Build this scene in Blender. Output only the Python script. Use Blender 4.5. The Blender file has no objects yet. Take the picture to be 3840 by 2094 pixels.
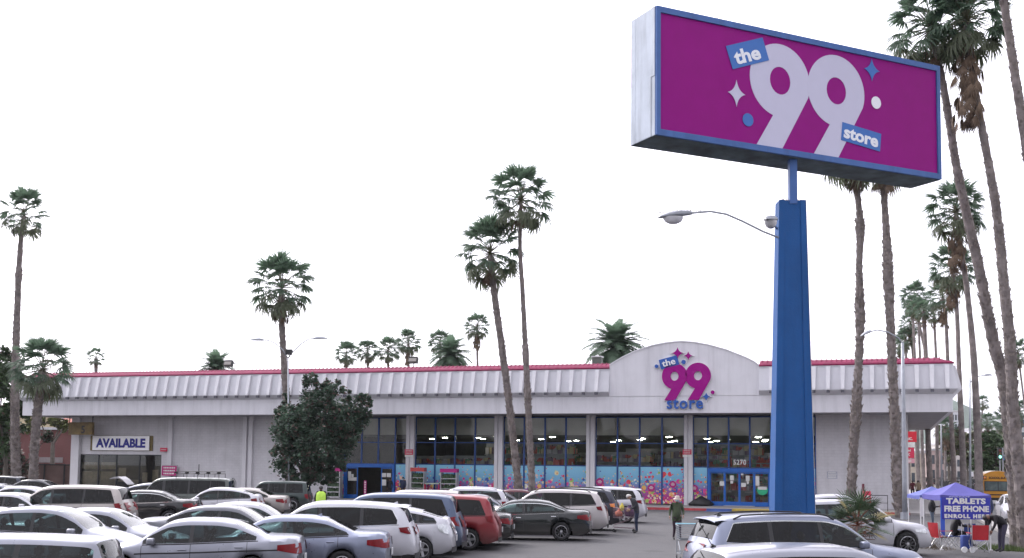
import bpy, bmesh, math, random
import numpy as np
from mathutils import Vector, Matrix
random.seed(7)
PI = math.pi
R = math.radians
scene = bpy.context.scene
COL = scene.collection

# ------------------------------------------------------------------ camera
FPX, CX, CY = 4350.0, 1920.0, 1426.0       # focal length and optical centre in pixels of the 3840 x 2094 photograph
CAMH = 2.6
TH, RHO = math.atan(322 / FPX), 0.0105
F_ = Vector((0, math.cos(TH), math.sin(TH)))
U0 = Vector((0, -math.sin(TH), math.cos(TH)))
RT = Vector((1, 0, 0)) * math.cos(RHO) + U0 * math.sin(RHO)
UP = Vector((-1, 0, 0)) * math.sin(RHO) + U0 * math.cos(RHO)
CAMP = Vector((0, 0, CAMH))
cam_data = bpy.data.cameras.new('camera')
cam = bpy.data.objects.new('camera', cam_data)
COL.objects.link(cam)
m3 = Matrix((RT, UP, -F_)).transposed()
cam.matrix_world = Matrix.Translation(CAMP) @ m3.to_4x4()
cam_data.sensor_fit = 'HORIZONTAL'
cam_data.sensor_width = 36
cam_data.lens = FPX / 3840 * 36
cam_data.shift_y = (CY - 1047) / 3840
cam_data.clip_start = 0.1
cam_data.clip_end = 9000
scene.camera = cam

def ray(px, py):
    return F_ + RT * ((px - CX) / FPX) - UP * ((py - CY) / FPX)
def at(px, py, Y):
    d = ray(px, py)
    return CAMP + d * (Y / d.y)
def ground(px, py, z=0.0):
    d = ray(px, py)
    return CAMP + d * ((z - CAMH) / d.z)
def yh(px):
    return 1748 + 0.0105 * (px - 1920)
def hit(px, py, p0, n):
    d = ray(px, py)
    return CAMP + d * ((p0 - CAMP).dot(n) / d.dot(n))

# ------------------------------------------------------------------ world, sun, exposure
SUN_AZ, SUN_EL = R(-38), R(40)             # behind the store, a little to the left
world = bpy.data.worlds.new('World')
scene.world = world
world.use_nodes = True
wn = world.node_tree
wn.nodes.clear()
wo = wn.nodes.new('ShaderNodeOutputWorld')
wb = wn.nodes.new('ShaderNodeBackground')
sk = wn.nodes.new('ShaderNodeTexSky')
sk.sky_type = 'NISHITA'
sk.sun_disc = False
sk.sun_elevation = SUN_EL
sk.sun_rotation = SUN_AZ
sk.air_density = 1.0
sk.dust_density = 4.0
mx = wn.nodes.new('ShaderNodeMix')
mx.data_type = 'RGBA'
mx.inputs[0].default_value = 0.82          # thin bright overcast over the clear sky
# the cloud veil glows more strongly round the hidden sun
tcw = wn.nodes.new('ShaderNodeTexCoord')
dp = wn.nodes.new('ShaderNodeVectorMath'); dp.operation = 'DOT_PRODUCT'
dp.inputs[1].default_value = (math.sin(SUN_AZ) * math.cos(SUN_EL), math.cos(SUN_AZ) * math.cos(SUN_EL), math.sin(SUN_EL))
wn.links.new(tcw.outputs['Generated'], dp.inputs[0])
mrw = wn.nodes.new('ShaderNodeMapRange'); mrw.inputs[1].default_value = -1; mrw.inputs[2].default_value = 1
wn.links.new(dp.outputs['Value'], mrw.inputs[0])
fc = wn.nodes.new('ShaderNodeFloatCurve')
cv = fc.mapping.curves[0]
cv.points[0].location = (0, 0.26); cv.points[1].location = (1, 0.95)
for q in ((0.5, 0.27), (0.7, 0.34), (0.86, 0.50)): cv.points.new(*q)
fc.mapping.update()
wn.links.new(mrw.outputs[0], fc.inputs[1])
vm = wn.nodes.new('ShaderNodeVectorMath'); vm.operation = 'SCALE'
vm.inputs[0].default_value = (9.2 / 0.27, 9.0 / 0.27, 9.9 / 0.27)
wn.links.new(fc.outputs[0], vm.inputs['Scale'])
wn.links.new(vm.outputs[0], mx.inputs[7])
wn.links.new(sk.outputs[0], mx.inputs[6])
wn.links.new(mx.outputs[2], wb.inputs[0])
wb.inputs[1].default_value = 0.12
wn.links.new(wb.outputs[0], wo.inputs[0])
sd = bpy.data.lights.new('sun', 'SUN')
sd.energy = 1.3
sd.angle = R(14)
sd.color = (1.0, 0.96, 0.9)
sun = bpy.data.objects.new('sun', sd)
COL.objects.link(sun)
sdir = Vector((math.sin(SUN_AZ) * math.cos(SUN_EL), math.cos(SUN_AZ) * math.cos(SUN_EL), math.sin(SUN_EL)))
sun.rotation_euler = sdir.to_track_quat('Z', 'Y').to_euler()
sun.location = (0, 0, 60)
vs = scene.view_settings
vs.view_transform = 'Standard'
vs.look = 'None'
vs.exposure = 0.52
vs.gamma = 1.0
vs.use_curve_mapping = False
scene.cycles.max_bounces = 6
scene.cycles.transparent_max_bounces = 12
scene.cycles.caustics_reflective = False
scene.cycles.caustics_refractive = False

# ------------------------------------------------------------------ materials
MATS = {}
def nmat(name):
    m = bpy.data.materials.new(name)
    m.use_nodes = True
    n = m.node_tree
    n.nodes.clear()
    o = n.nodes.new('ShaderNodeOutputMaterial')
    b = n.nodes.new('ShaderNodeBsdfPrincipled')
    n.links.new(b.outputs[0], o.inputs[0])
    return m, n, b, o
def noise(n, scale, detail=4, rough=0.6, vec=None, obj=True):
    t = n.nodes.new('ShaderNodeTexNoise')
    t.inputs['Scale'].default_value = scale
    t.inputs['Detail'].default_value = detail
    t.inputs['Roughness'].default_value = rough
    if vec is None:
        c = n.nodes.new('ShaderNodeTexCoord')
        vec = c.outputs['Object' if obj else 'Generated']
    n.links.new(vec, t.inputs['Vector'])
    return t
def ramp(n, src, stops):
    r = n.nodes.new('ShaderNodeValToRGB')
    e = r.color_ramp.elements
    while len(e) < len(stops): e.new(0.5)
    for i, (p, c) in enumerate(stops):
        e[i].position = p
        e[i].color = (c[0], c[1], c[2], 1) if not isinstance(c, (int, float)) else (c, c, c, 1)
    n.links.new(src, r.inputs[0])
    return r
def mat(name, c, rough=0.6, metal=0.0, var=0.15, scale=3.0, bump=0.0, bscale=30, coat=0.0, emit=None, estr=1.0, spec=0.5):
    if name in MATS: return MATS[name]
    m, n, b, o = nmat(name)
    if var > 0:
        t = noise(n, scale, 5)
        r = ramp(n, t.outputs[0], [(0.3, [x * (1 - var) for x in c]), (0.7, [min(1, x * (1 + var)) for x in c])])
        n.links.new(r.outputs[0], b.inputs['Base Color'])
    else:
        b.inputs['Base Color'].default_value = (*c, 1)
    b.inputs['Roughness'].default_value = rough
    b.inputs['Metallic'].default_value = metal
    b.inputs['Specular IOR Level'].default_value = spec
    if coat:
        b.inputs['Coat Weight'].default_value = coat
        b.inputs['Coat Roughness'].default_value = 0.04
    if bump:
        t2 = noise(n, bscale, 6, 0.7)
        bp = n.nodes.new('ShaderNodeBump')
        bp.inputs['Strength'].default_value = bump
        bp.inputs['Distance'].default_value = 0.02
        n.links.new(t2.outputs[0], bp.inputs['Height'])
        n.links.new(bp.outputs[0], b.inputs['Normal'])
    if emit:
        b.inputs['Emission Color'].default_value = (*emit, 1)
        b.inputs['Emission Strength'].default_value = estr
    MATS[name] = m
    return m
def glass(name, tint, reflect=1.0, rough=0.02):
    if name in MATS: return MATS[name]
    m, n, b, o = nmat(name)
    n.nodes.remove(b)
    tr = n.nodes.new('ShaderNodeBsdfTransparent')
    tr.inputs[0].default_value = (*tint, 1)
    gl = n.nodes.new('ShaderNodeBsdfGlossy')
    gl.inputs['Roughness'].default_value = rough
    gl.inputs[0].default_value = (reflect, reflect, reflect, 1)
    fr = n.nodes.new('ShaderNodeFresnel')
    fr.inputs[0].default_value = 1.5
    mi = n.nodes.new('ShaderNodeMixShader')
    n.links.new(fr.outputs[0], mi.inputs[0])
    n.links.new(tr.outputs[0], mi.inputs[1])
    n.links.new(gl.outputs[0], mi.inputs[2])
    n.links.new(mi.outputs[0], o.inputs[0])
    MATS[name] = m
    return m

def leafmat(name, c, var=0.5, scale=1.5, trans=0.4):
    if name in MATS: return MATS[name]
    m, n, b, o = nmat(name)
    t = noise(n, scale, 5)
    r = ramp(n, t.outputs[0], [(0.3, [x * (1 - var) for x in c]), (0.7, [min(1, x * (1 + var)) for x in c])])
    n.links.new(r.outputs[0], b.inputs['Base Color'])
    b.inputs['Roughness'].default_value = 0.55
    tl = n.nodes.new('ShaderNodeBsdfTranslucent')
    n.links.new(r.outputs[0], tl.inputs[0])
    mi = n.nodes.new('ShaderNodeMixShader'); mi.inputs[0].default_value = trans
    n.links.new(b.outputs[0], mi.inputs[1]); n.links.new(tl.outputs[0], mi.inputs[2])
    n.links.new(mi.outputs[0], o.inputs[0])
    MATS[name] = m
    return m
def streaks(m, amount=0.12, sx=2.2, sz=0.16):
    # rain streaks and soot running down a wall
    n = m.node_tree
    b = next(q for q in n.nodes if q.type == 'BSDF_PRINCIPLED')
    lk = b.inputs['Base Color'].links
    tc = n.nodes.new('ShaderNodeTexCoord'); mp = n.nodes.new('ShaderNodeMapping'); mp.inputs['Scale'].default_value = (sx, sx, sz)
    n.links.new(tc.outputs['Object'], mp.inputs[0])
    t = noise(n, 1.0, 6, 0.65, mp.outputs[0])
    r = ramp(n, t.outputs[0], [(0.33, 1 - amount * 1.6), (0.5, 1 - amount * .3), (0.62, 1.0)])
    mm = n.nodes.new('ShaderNodeMix'); mm.data_type = 'RGBA'; mm.blend_type = 'MULTIPLY'; mm.inputs[0].default_value = 1
    if lk: n.links.new(lk[0].from_socket, mm.inputs[6])
    else: mm.inputs[6].default_value = b.inputs['Base Color'].default_value
    n.links.new(r.outputs[0], mm.inputs[7]); n.links.new(mm.outputs[2], b.inputs['Base Color'])
# ------------------------------------------------------------------ builders
def tag(o, label=None, cat=None, group=None, kind=None):
    if label: o['label'] = label
    if cat: o['category'] = cat
    if group: o['group'] = group
    if kind: o['kind'] = kind
    return o
def empty(name, loc=(0, 0, 0), rz=0.0, parent=None):
    o = bpy.data.objects.new(name, None)
    o.empty_display_size = 0.2
    COL.objects.link(o)
    o.location = loc
    o.rotation_euler = (0, 0, rz)
    if parent: o.parent = parent
    return o
def thing(name, label, cat, loc=(0, 0, 0), rz=0.0, group=None):
    return tag(empty(name, loc, rz), label, cat, group)
def link(name, me, parent=None, loc=None, rot=None, scl=None):
    o = bpy.data.objects.new(name, me)
    COL.objects.link(o)
    if parent: o.parent = parent
    if loc is not None: o.location = loc
    if rot is not None: o.rotation_euler = rot
    if scl is not None: o.scale = scl
    return o
class MB:
    def __init__(s):
        s.v = []; s.f = []; s.m = []; s.mi = 0
    def add(s, vs, fs):
        b = len(s.v)
        s.v += [tuple(v) for v in vs]
        s.f += [tuple(b + i for i in f) for f in fs]
        s.m += [s.mi] * len(fs)
    def box(s, x0, x1, y0, y1, z0, z1):
        s.add([(x0, y0, z0), (x1, y0, z0), (x1, y1, z0), (x0, y1, z0), (x0, y0, z1), (x1, y0, z1), (x1, y1, z1), (x0, y1, z1)],
              [(0, 3, 2, 1), (4, 5, 6, 7), (0, 1, 5, 4), (1, 2, 6, 5), (2, 3, 7, 6), (3, 0, 4, 7)])
        return s
    def obox(s, c, ax, ay, az):
        c, ax, ay, az = map(Vector, (c, ax, ay, az))
        vs = [c + ax * i + ay * j + az * k for k in (-1, 1) for (i, j) in ((-1, -1), (1, -1), (1, 1), (-1, 1))]
        s.add(vs, [(0, 3, 2, 1), (4, 5, 6, 7), (0, 1, 5, 4), (1, 2, 6, 5), (2, 3, 7, 6), (3, 0, 4, 7)])
        return s
    def tube(s, pts, rad, n=8, cap=True):
        pts = [Vector(p) for p in pts]
        if not isinstance(rad, (list, tuple)): rad = [rad] * len(pts)
        rings = []
        up = Vector((0, 0, 1))
        prev = None
        for i, p in enumerate(pts):
            d = (pts[min(i + 1, len(pts) - 1)] - pts[max(i - 1, 0)]).normalized()
            if prev is None:
                a = up if abs(d.z) < 0.9 else Vector((1, 0, 0))
                x = d.cross(a).normalized()
            else:
                x = (prev - d * prev.dot(d)).normalized()
            prev = x
            y = d.cross(x)
            rings.append([p + (x * math.cos(2 * PI * k / n) + y * math.sin(2 * PI * k / n)) * rad[i] for k in range(n)])
        vs = [v for r in rings for v in r]
        fs = []
        for i in range(len(pts) - 1):
            for k in range(n):
                k2 = (k + 1) % n
                fs.append((i * n + k, i * n + k2, (i + 1) * n + k2, (i + 1) * n + k))
        if cap:
            fs.append(tuple(range(n - 1, -1, -1)))
            fs.append(tuple((len(pts) - 1) * n + k for k in range(n)))
        s.add(vs, fs)
        return s
    def lathe(s, prof, n=20, c=(0, 0, 0), axis='z'):
        vs = []
        for (r, h) in prof:
            for k in range(n):
                a = 2 * PI * k / n
                p = (r * math.cos(a), r * math.sin(a), h)
                if axis == 'y': p = (p[0], p[2], p[1])
                if axis == 'x': p = (p[2], p[0], p[1])
                vs.append((c[0] + p[0], c[1] + p[1], c[2] + p[2]))
        fs = []
        for i in range(len(prof) - 1):
            for k in range(n):
                k2 = (k + 1) % n
                fs.append((i * n + k, i * n + k2, (i + 1) * n + k2, (i + 1) * n + k))
        s.add(vs, fs)
        return s
    def grid(s, rows):
        w = len(rows[0])
        vs = [v for r in rows for v in r]
        fs = [(i * w + j, i * w + j + 1, (i + 1) * w + j + 1, (i + 1) * w + j) for i in range(len(rows) - 1) for j in range(w - 1)]
        s.add(vs, fs)
        return s
    def mesh(s, name, mats, smooth=False):
        me = bpy.data.meshes.new(name)
        me.from_pydata(s.v, [], s.f)
        if not isinstance(mats, (list, tuple)): mats = [mats]
        for m in mats: me.materials.append(m)
        if len(mats) > 1: me.polygons.foreach_set('material_index', s.m)
        if smooth: me.polygons.foreach_set('use_smooth', [True] * len(me.polygons))
        me.update()
        return me
    def build(s, name, mats, parent=None, smooth=False, fixn=False, **k):
        me = s.mesh(name, mats, smooth)
        if fixn: fix_normals(me)
        return link(name, me, parent, **k)
def fix_normals(me):
    bm = bmesh.new(); bm.from_mesh(me)
    bmesh.ops.recalc_face_normals(bm, faces=bm.faces)
    bm.to_mesh(me); bm.free()
def bevel_box(x0, x1, y0, y1, z0, z1, b=0.02, seg=2):
    bm = bmesh.new()
    m = Matrix.Translation(((x0 + x1) / 2, (y0 + y1) / 2, (z0 + z1) / 2)) @ Matrix.Diagonal((x1 - x0, y1 - y0, z1 - z0, 1))
    bmesh.ops.create_cube(bm, size=1, matrix=m)
    bmesh.ops.bevel(bm, geom=bm.edges[:], offset=b, segments=seg, affect='EDGES', profile=0.6)
    me = bpy.data.meshes.new('rounded')
    bm.to_mesh(me); bm.free()
    return me
def bbox(name, dims, b, m, parent, seg=2, **k):
    me = bevel_box(*dims, b, seg)
    me.name = name
    me.materials.append(m)
    me.polygons.foreach_set('use_smooth', [True] * len(me.polygons))
    return link(name, me, parent, **k)
def from_curve(cu):
    o = bpy.data.objects.new('tmp', cu)
    COL.objects.link(o)
    dg = bpy.context.evaluated_depsgraph_get()
    dg.update()
    me = bpy.data.meshes.new_from_object(o.evaluated_get(dg))
    bpy.data.objects.remove(o)
    bpy.data.curves.remove(cu)
    return me
def shape_mesh(loops, depth, m, offset=0.0):
    """flat outline (list of closed loops in x,y) given the thickness `depth`; faces +z"""
    cu = bpy.data.curves.new('shape', 'CURVE')
    cu.dimensions = '2D'
    cu.fill_mode = 'BOTH'
    cu.extrude = depth / 2
    cu.offset = offset
    for lp in loops:
        s = cu.splines.new('POLY')
        s.points.add(len(lp) - 1)
        for i, p in enumerate(lp): s.points[i].co = (p[0], p[1], 0, 1)
        s.use_cyclic_u = True
    me = from_curve(cu)
    me.materials.clear(); me.materials.append(m)
    return me
def text_mesh(body, h, depth, m, bold=0.0, width=None, space=1.0, align='CENTER'):
    """lettering of capital height about h; faces +z, baseline at y=0"""
    cu = bpy.data.curves.new('letters', 'FONT')
    cu.body = body
    cu.size = h / 0.7
    cu.extrude = depth / 2
    cu.offset = bold
    cu.align_x = align
    cu.space_character = space
    cu.resolution_u = 3
    me = from_curve(cu)
    me.materials.clear(); me.materials.append(m)
    yy = [v.co.y for v in me.vertices]
    ky = h / (max(yy) - min(yy)); y0_ = min(yy)
    for v in me.vertices: v.co.y = (v.co.y - y0_) * ky; v.co.x *= ky
    if width:
        xs = [v.co.x for v in me.vertices]
        w = max(xs) - min(xs)
        c = (max(xs) + min(xs)) / 2
        for v in me.vertices: v.co.x = (v.co.x - c) * width / w
    return me
def up_face(me, name, parent, loc, ez=0.0, tilt=0.0):
    """stand a flat mesh (x right, y up, facing +z) up on a wall that faces local -y"""
    o = link(name, me, parent)
    o.location = loc
    o.rotation_euler = (PI / 2, 0, ez)
    if tilt:
        o.matrix_basis = Matrix.Translation(loc) @ Matrix.Rotation(ez, 4, 'Z') @ Matrix.Rotation(PI / 2, 4, 'X') @ Matrix.Rotation(tilt, 4, 'Z')
    return o
def copy_tree(o, parent=None):
    c = o.copy()
    COL.objects.link(c)
    if parent: c.parent = parent
    for ch in o.children: copy_tree(ch, c)
    return c
def pch(pts):
    """monotone interpolation through control points"""
    xs = [p[0] for p in pts]; ys = [p[1] for p in pts]
    n = len(xs)
    h = [xs[i + 1] - xs[i] for i in range(n - 1)]
    d = [(ys[i + 1] - ys[i]) / h[i] for i in range(n - 1)]
    m = [d[0]] + [0.0 if d[i - 1] * d[i] <= 0 else 2 * d[i - 1] * d[i] / (d[i - 1] + d[i]) for i in range(1, n - 1)] + [d[-1]]
    def fn(x):
        if x <= xs[0]: return ys[0]
        if x >= xs[-1]: return ys[-1]
        i = 0
        while x > xs[i + 1]: i += 1
        t = (x - xs[i]) / h[i]
        t2, t3 = t * t, t * t * t
        return (2 * t3 - 3 * t2 + 1) * ys[i] + (t3 - 2 * t2 + t) * h[i] * m[i] + (-2 * t3 + 3 * t2) * ys[i + 1] + (t3 - t2) * h[i] * m[i + 1]
    return fn
# ------------------------------------------------------------------ shared materials
M_white = mat('white_masonry', (0.68, 0.67, 0.70), 0.75, var=0.05, scale=0.7, bump=0.25, bscale=40)
M_fascia = mat('white_stucco', (0.71, 0.705, 0.745), 0.8, var=0.045, scale=0.8, bump=0.3, bscale=25)
M_batten = mat('white_timber', (0.77, 0.765, 0.80), 0.7, var=0.05, scale=2)
M_roofred = mat('raspberry_roofing', (0.22, 0.006, 0.06), 0.8, var=0.18, scale=2.5, bump=0.2, bscale=12)
M_dark = mat('dark_void', (0.012, 0.012, 0.014), 0.7, var=0.2)
M_blueframe = mat('navy_blue_metal', (0.012, 0.06, 0.24), 0.4, var=0.1)
M_bluedoor = mat('bright_blue_metal', (0.01, 0.12, 0.48), 0.4, var=0.08)
M_black = mat('black_plastic', (0.016, 0.016, 0.018), 0.5, var=0.1)
M_grey = mat('grey_metal', (0.3, 0.3, 0.32), 0.45, 0.4, var=0.1)
M_steel = mat('pale_steel', (0.55, 0.55, 0.57), 0.35, 0.6, var=0.08)
M_whitep = mat('white_paint', (0.8, 0.8, 0.8), 0.5, var=0.03)
M_paper = mat('white_paper', (0.72, 0.72, 0.7), 0.8, var=0.03)
M_red = mat('red_sign_paint', (0.55, 0.02, 0.07), 0.5, var=0.08)
M_pink = mat('magenta_sign_paint', (0.46, 0.015, 0.2), 0.5, var=0.06)
M_storeglass = glass('store_glass', (0.95, 0.97, 0.95), 0.5, 0.01)
M_light = mat('lit_tube', (0.9, 0.9, 0.85), 0.5, var=0, emit=(1, 0.98, 0.85), estr=70)

def wall_brick_mat():
    m, n, b, o = nmat('painted_block_wall')
    tc = n.nodes.new('ShaderNodeTexCoord')
    mp = n.nodes.new('ShaderNodeMapping')
    mp.inputs['Rotation'].default_value = (PI / 2, 0, 0)
    n.links.new(tc.outputs['Object'], mp.inputs[0])
    br = n.nodes.new('ShaderNodeTexBrick')
    br.inputs['Scale'].default_value = 1.0
    br.inputs['Brick Width'].default_value = 0.4
    br.inputs['Row Height'].default_value = 0.2
    br.inputs['Mortar Size'].default_value = 0.012
    br.inputs['Color1'].default_value = (0.67, 0.66, 0.69, 1)
    br.inputs['Color2'].default_value = (0.64, 0.63, 0.66, 1)
    br.inputs['Mortar'].default_value = (0.60, 0.59, 0.615, 1)
    n.links.new(mp.outputs[0], br.inputs[0])
    t = noise(n, 0.6, 5, 0.65)
    r = ramp(n, t.outputs[0], [(0.25, (0.86, 0.86, 0.86)), (0.6, (1, 1, 1))])
    mm = n.nodes.new('ShaderNodeMix'); mm.data_type = 'RGBA'; mm.blend_type = 'MULTIPLY'
    mm.inputs[0].default_value = 1
    n.links.new(br.outputs[0], mm.inputs[6]); n.links.new(r.outputs[0], mm.inputs[7])
    n.links.new(mm.outputs[2], b.inputs['Base Color'])
    bp = n.nodes.new('ShaderNodeBump'); bp.inputs['Strength'].default_value = 0.4; bp.inputs['Distance'].default_value = 0.01
    bp.invert = True
    n.links.new(br.outputs[1], bp.inputs['Height']); n.links.new(bp.outputs[0], b.inputs['Normal'])
    b.inputs['Roughness'].default_value = 0.8
    return m
M_block = wall_brick_mat()

def asphalt_mat(name, c, crack=True):
    m, n, b, o = nmat(name)
    t1 = noise(n, 0.05, 6, 0.6); t2 = noise(n, 1.1, 6, 0.7); t3 = noise(n, 40, 3, 0.7)
    r1 = ramp(n, t1.outputs[0], [(0.3, [x * 0.82 for x in c]), (0.7, [x * 1.18 for x in c])])
    r2 = ramp(n, t2.outputs[0], [(0.3, 0.86), (0.52, 1.0), (0.75, 1.08)])
    r3 = ramp(n, t3.outputs[0], [(0.3, 0.78), (0.7, 1.22)])
    last = r1.outputs[0]
    for r in (r2, r3):
        mm = n.nodes.new('ShaderNodeMix'); mm.data_type = 'RGBA'; mm.blend_type = 'MULTIPLY'; mm.inputs[0].default_value = 1
        n.links.new(last, mm.inputs[6]); n.links.new(r.outputs[0], mm.inputs[7]); last = mm.outputs[2]
    vo = n.nodes.new('ShaderNodeTexVoronoi'); vo.feature = 'DISTANCE_TO_EDGE'; vo.inputs['Scale'].default_value = 0.22
    tc = n.nodes.new('ShaderNodeTexCoord')
    tw = noise(n, 0.9, 4)
    va = n.nodes.new('ShaderNodeVectorMath'); va.operation = 'MULTIPLY_ADD'
    va.inputs[1].default_value = (1.6, 1.6, 1.6)
    n.links.new(tw.outputs['Color'], va.inputs[0]); n.links.new(tc.outputs['Object'], va.inputs[2])
    n.links.new(va.outputs[0], vo.inputs['Vector'])
    rc = ramp(n, vo.outputs[0], [(0.0, 0.72), (0.005, 0.85), (0.01, 1.0)])
    mm = n.nodes.new('ShaderNodeMix'); mm.data_type = 'RGBA'; mm.blend_type = 'MULTIPLY'; mm.inputs[0].default_value = 1 if crack else 0
    n.links.new(last, mm.inputs[6]); n.links.new(rc.outputs[0], mm.inputs[7])
    # oil drips
    t4 = noise(n, 0.45, 3, 0.5)
    ro = ramp(n, t4.outputs[0], [(0.30, 0.62), (0.36, 1.0)])
    m2 = n.nodes.new('ShaderNodeMix'); m2.data_type = 'RGBA'; m2.blend_type = 'MULTIPLY'; m2.inputs[0].default_value = 1
    n.links.new(mm.outputs[2], m2.inputs[6]); n.links.new(ro.outputs[0], m2.inputs[7])
    n.links.new(m2.outputs[2], b.inputs['Base Color'])
    bp = n.nodes.new('ShaderNodeBump'); bp.inputs['Strength'].default_value = 0.5; bp.inputs['Distance'].default_value = 0.01
    n.links.new(t3.outputs[0], bp.inputs['Height']); n.links.new(bp.outputs[0], b.inputs['Normal'])
    b.inputs['Roughness'].default_value = 0.85
    return m
M_asph = asphalt_mat('weathered_asphalt', (0.068, 0.066, 0.07))
M_road = asphalt_mat('street_asphalt', (0.13, 0.128, 0.135), False)
M_conc = mat('worn_concrete', (0.30, 0.285, 0.28), 0.85, var=0.14, scale=0.8, bump=0.2, bscale=30)
M_earth = mat('dry_earth', (0.16, 0.135, 0.10), 0.95, var=0.3, scale=0.05)

streaks(M_fascia, 0.09); streaks(M_batten, 0.07); streaks(M_block, 0.07); streaks(M_roofred, 0.2, 5, .6)
def struct(o): return tag(o, kind='structure')

# ------------------------------------------------------------------ ground
ALPHA = R(17.75)
CA, SA = math.cos(ALPHA), math.sin(ALPHA)
C0 = ground(3405, 1912, 0.13)
C0.z = 0
def b2w(u, v, z=0.0):
    return Vector((C0.x + u * CA + v * SA, C0.y - u * SA + v * CA, z))
def w2b(p):
    dx, dy = p.x - C0.x, p.y - C0.y
    return dx * CA - dy * SA, dx * SA + dy * CA
def bl(px, py, v):
    p0 = b2w(0, v); n = Vector((SA, CA, 0))
    p = hit(px, py, p0, n)
    return w2b(p)[0], p.z
NB = -ALPHA

g = MB(); g.box(-1500, 1500, -400, 5000, -2.0, -0.08)
struct(g.build('ground', M_earth))
def bsheet(name, u0, u1, v0, v1, z0, z1, m, kind='structure'):
    g = MB(); g.box(u0, u1, v0, v1, z0, z1)
    o = g.build(name, m, loc=(C0.x, C0.y, 0), rot=(0, 0, NB))
    if kind: o['kind'] = kind
    return o
bsheet('parking_lot', -110, 3.2, -95, -5.8, -0.4, 0.0, M_asph)
bsheet('parking_lot', -110, -64.0, -5.79, 60, -0.4, 0.0, M_asph)
bsheet('road', 4.21, 24.0, -110, 900, -0.5, -0.03, M_road)
bsheet('pavement', 0.02, 4.05, -5.7, 600, -0.4, 0.12, M_conc)
bsheet('pavement', 3.22, 4.05, -95, -5.72, -0.4, 0.12, M_conc)
bsheet('pavement', 24.2, 29, -110, 600, -0.4, 0.12, M_conc)
bsheet('kerb', 4.06, 4.2, -95, 600, -0.4, 0.13, mat('kerb_concrete', (0.36, 0.34, 0.33), 0.8, var=0.15))
bsheet('kerb', 24.03, 24.18, -95, 600, -0.4, 0.13, mat('kerb_concrete', (0.36, 0.34, 0.33)))
# raised walk in front of the shop, its kerb painted red, blue and yellow in turns
bsheet('walkway', -63.9, 0.0, -5.62, 32, -0.4, 0.13, M_conc)
M_kred = mat('red_kerb_paint', (0.42, 0.05, 0.06), 0.7, var=0.25, scale=3)
M_kblue = mat('blue_kerb_paint', (0.06, 0.11, 0.3), 0.7, var=0.25, scale=3)
M_kyel = mat('yellow_ramp_paint', (0.50, 0.36, 0.06), 0.7, var=0.25, scale=3)
uA = bl(2330, 1905, -5.7)[0]; uB = bl(2650, 1905, -5.7)[0]; uC = bl(2745, 1905, -5.7)[0]; uD = bl(2960, 1915, -5.7)[0]
bsheet('kerb', -63.9, uA, -5.78, -5.63, -0.4, 0.14, M_conc)
bsheet('kerb', uA, uB, -5.78, -5.63, -0.4, 0.14, M_kred)
bsheet('kerb', uB, uC, -5.78, -5.63, -0.4, 0.14, M_kblue)
bsheet('kerb', uC, uD, -5.78, -5.63, -0.4, 0.135, M_kyel)
bsheet('kerb', uD, 0.0, -5.78, -5.63, -0.4, 0.14, M_kred)
bsheet('tactile_strip', uC, uD, -5.61, -4.6, 0.1, 0.136, M_kyel)
g = MB()
for (a, b_) in ((uB, uC),):
    g.box(a, b_, -6.9, -5.8, 0.002, 0.006)
o = g.build('painted_marking', M_kblue, loc=(C0.x, C0.y, 0), rot=(0, 0, NB)); o['kind'] = 'structure'
# stall lines: pale worn paint between the ranks of parked cars
M_line = mat('worn_line_paint', (0.48, 0.47, 0.46), 0.8, var=0.35, scale=6)
# white lane lines on the street
g = MB()
for k in range(60):
    for u in (9.3, 19.2): g.box(u, u + 0.12, -80 + k * 9, -77 + k * 9, -0.03 + 0.004, -0.03 + 0.008)
g.box(14.1, 14.22, -80, 500, -0.026, -0.022); g.box(14.35, 14.47, -80, 500, -0.026, -0.022)
o = g.build('lane_marking', M_line, loc=(C0.x, C0.y, 0), rot=(0, 0, NB)); o['kind'] = 'structure'

# ------------------------------------------------------------------ the supermarket
store = thing('supermarket', 'long white supermarket with raspberry roof edge, ribbed canopy and arched entrance gable', 'building', (C0.x, C0.y, 0), NB)
VF = -3.3                                       # canopy front plane
z_b0 = bl(2400, 1550, VF)[1]
z_b1 = bl(2400, 1487, VF)[1]
z_m2 = bl(2078, 1388, VF)[1]
z_r3 = bl(2078, 1368, VF + 0.8)[1]
U_R = bl(3573, 1500, VF)[0]
U_L = bl(86, 1500, VF)[0]
W_L = bl(267, 1700, 0)[0]
print('store', C0, z_b0, z_b1, z_m2, z_r3, U_R, U_L, W_L)
VB = 30.0
def sweep(prof, name, m, parent=store, close=False):
    g = MB()
    if close:      # broken by the gable: two runs with capped ends
        g.grid([[(U_L - o, VB, z), (U_L - o, VF - o, z), (ARC_L, VF - o, z)] for (o, z) in prof])
        g.grid([[(ARC_R, VF - o, z), (U_R + o, VF - o, z), (U_R + o, VB, z)] for (o, z) in prof])
        for x in (ARC_L, ARC_R):
            g.add([(x, VF - o, z) for (o, z) in prof] + [(x, VF + .3, prof[-1][1]), (x, VF + .3, prof[0][1])], [tuple(range(len(prof) + 2))])
    else:
        g.grid([[(U_L - o, VB, z), (U_L - o, VF - o, z), (U_R + o, VF - o, z), (U_R + o, VB, z)] for (o, z) in prof])
    ob = g.build(name, m, parent)
    fix_normals(ob.data)
    return ob
zf = z_b1 + 0.26
ARC_L = bl(2286, 1430, VF)[0]; ARC_R = bl(2847, 1430, VF)[0]
sweep([(-0.25, z_b0), (0, z_b0), (0, z_b1)], 'fascia_band', M_fascia)
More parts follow.
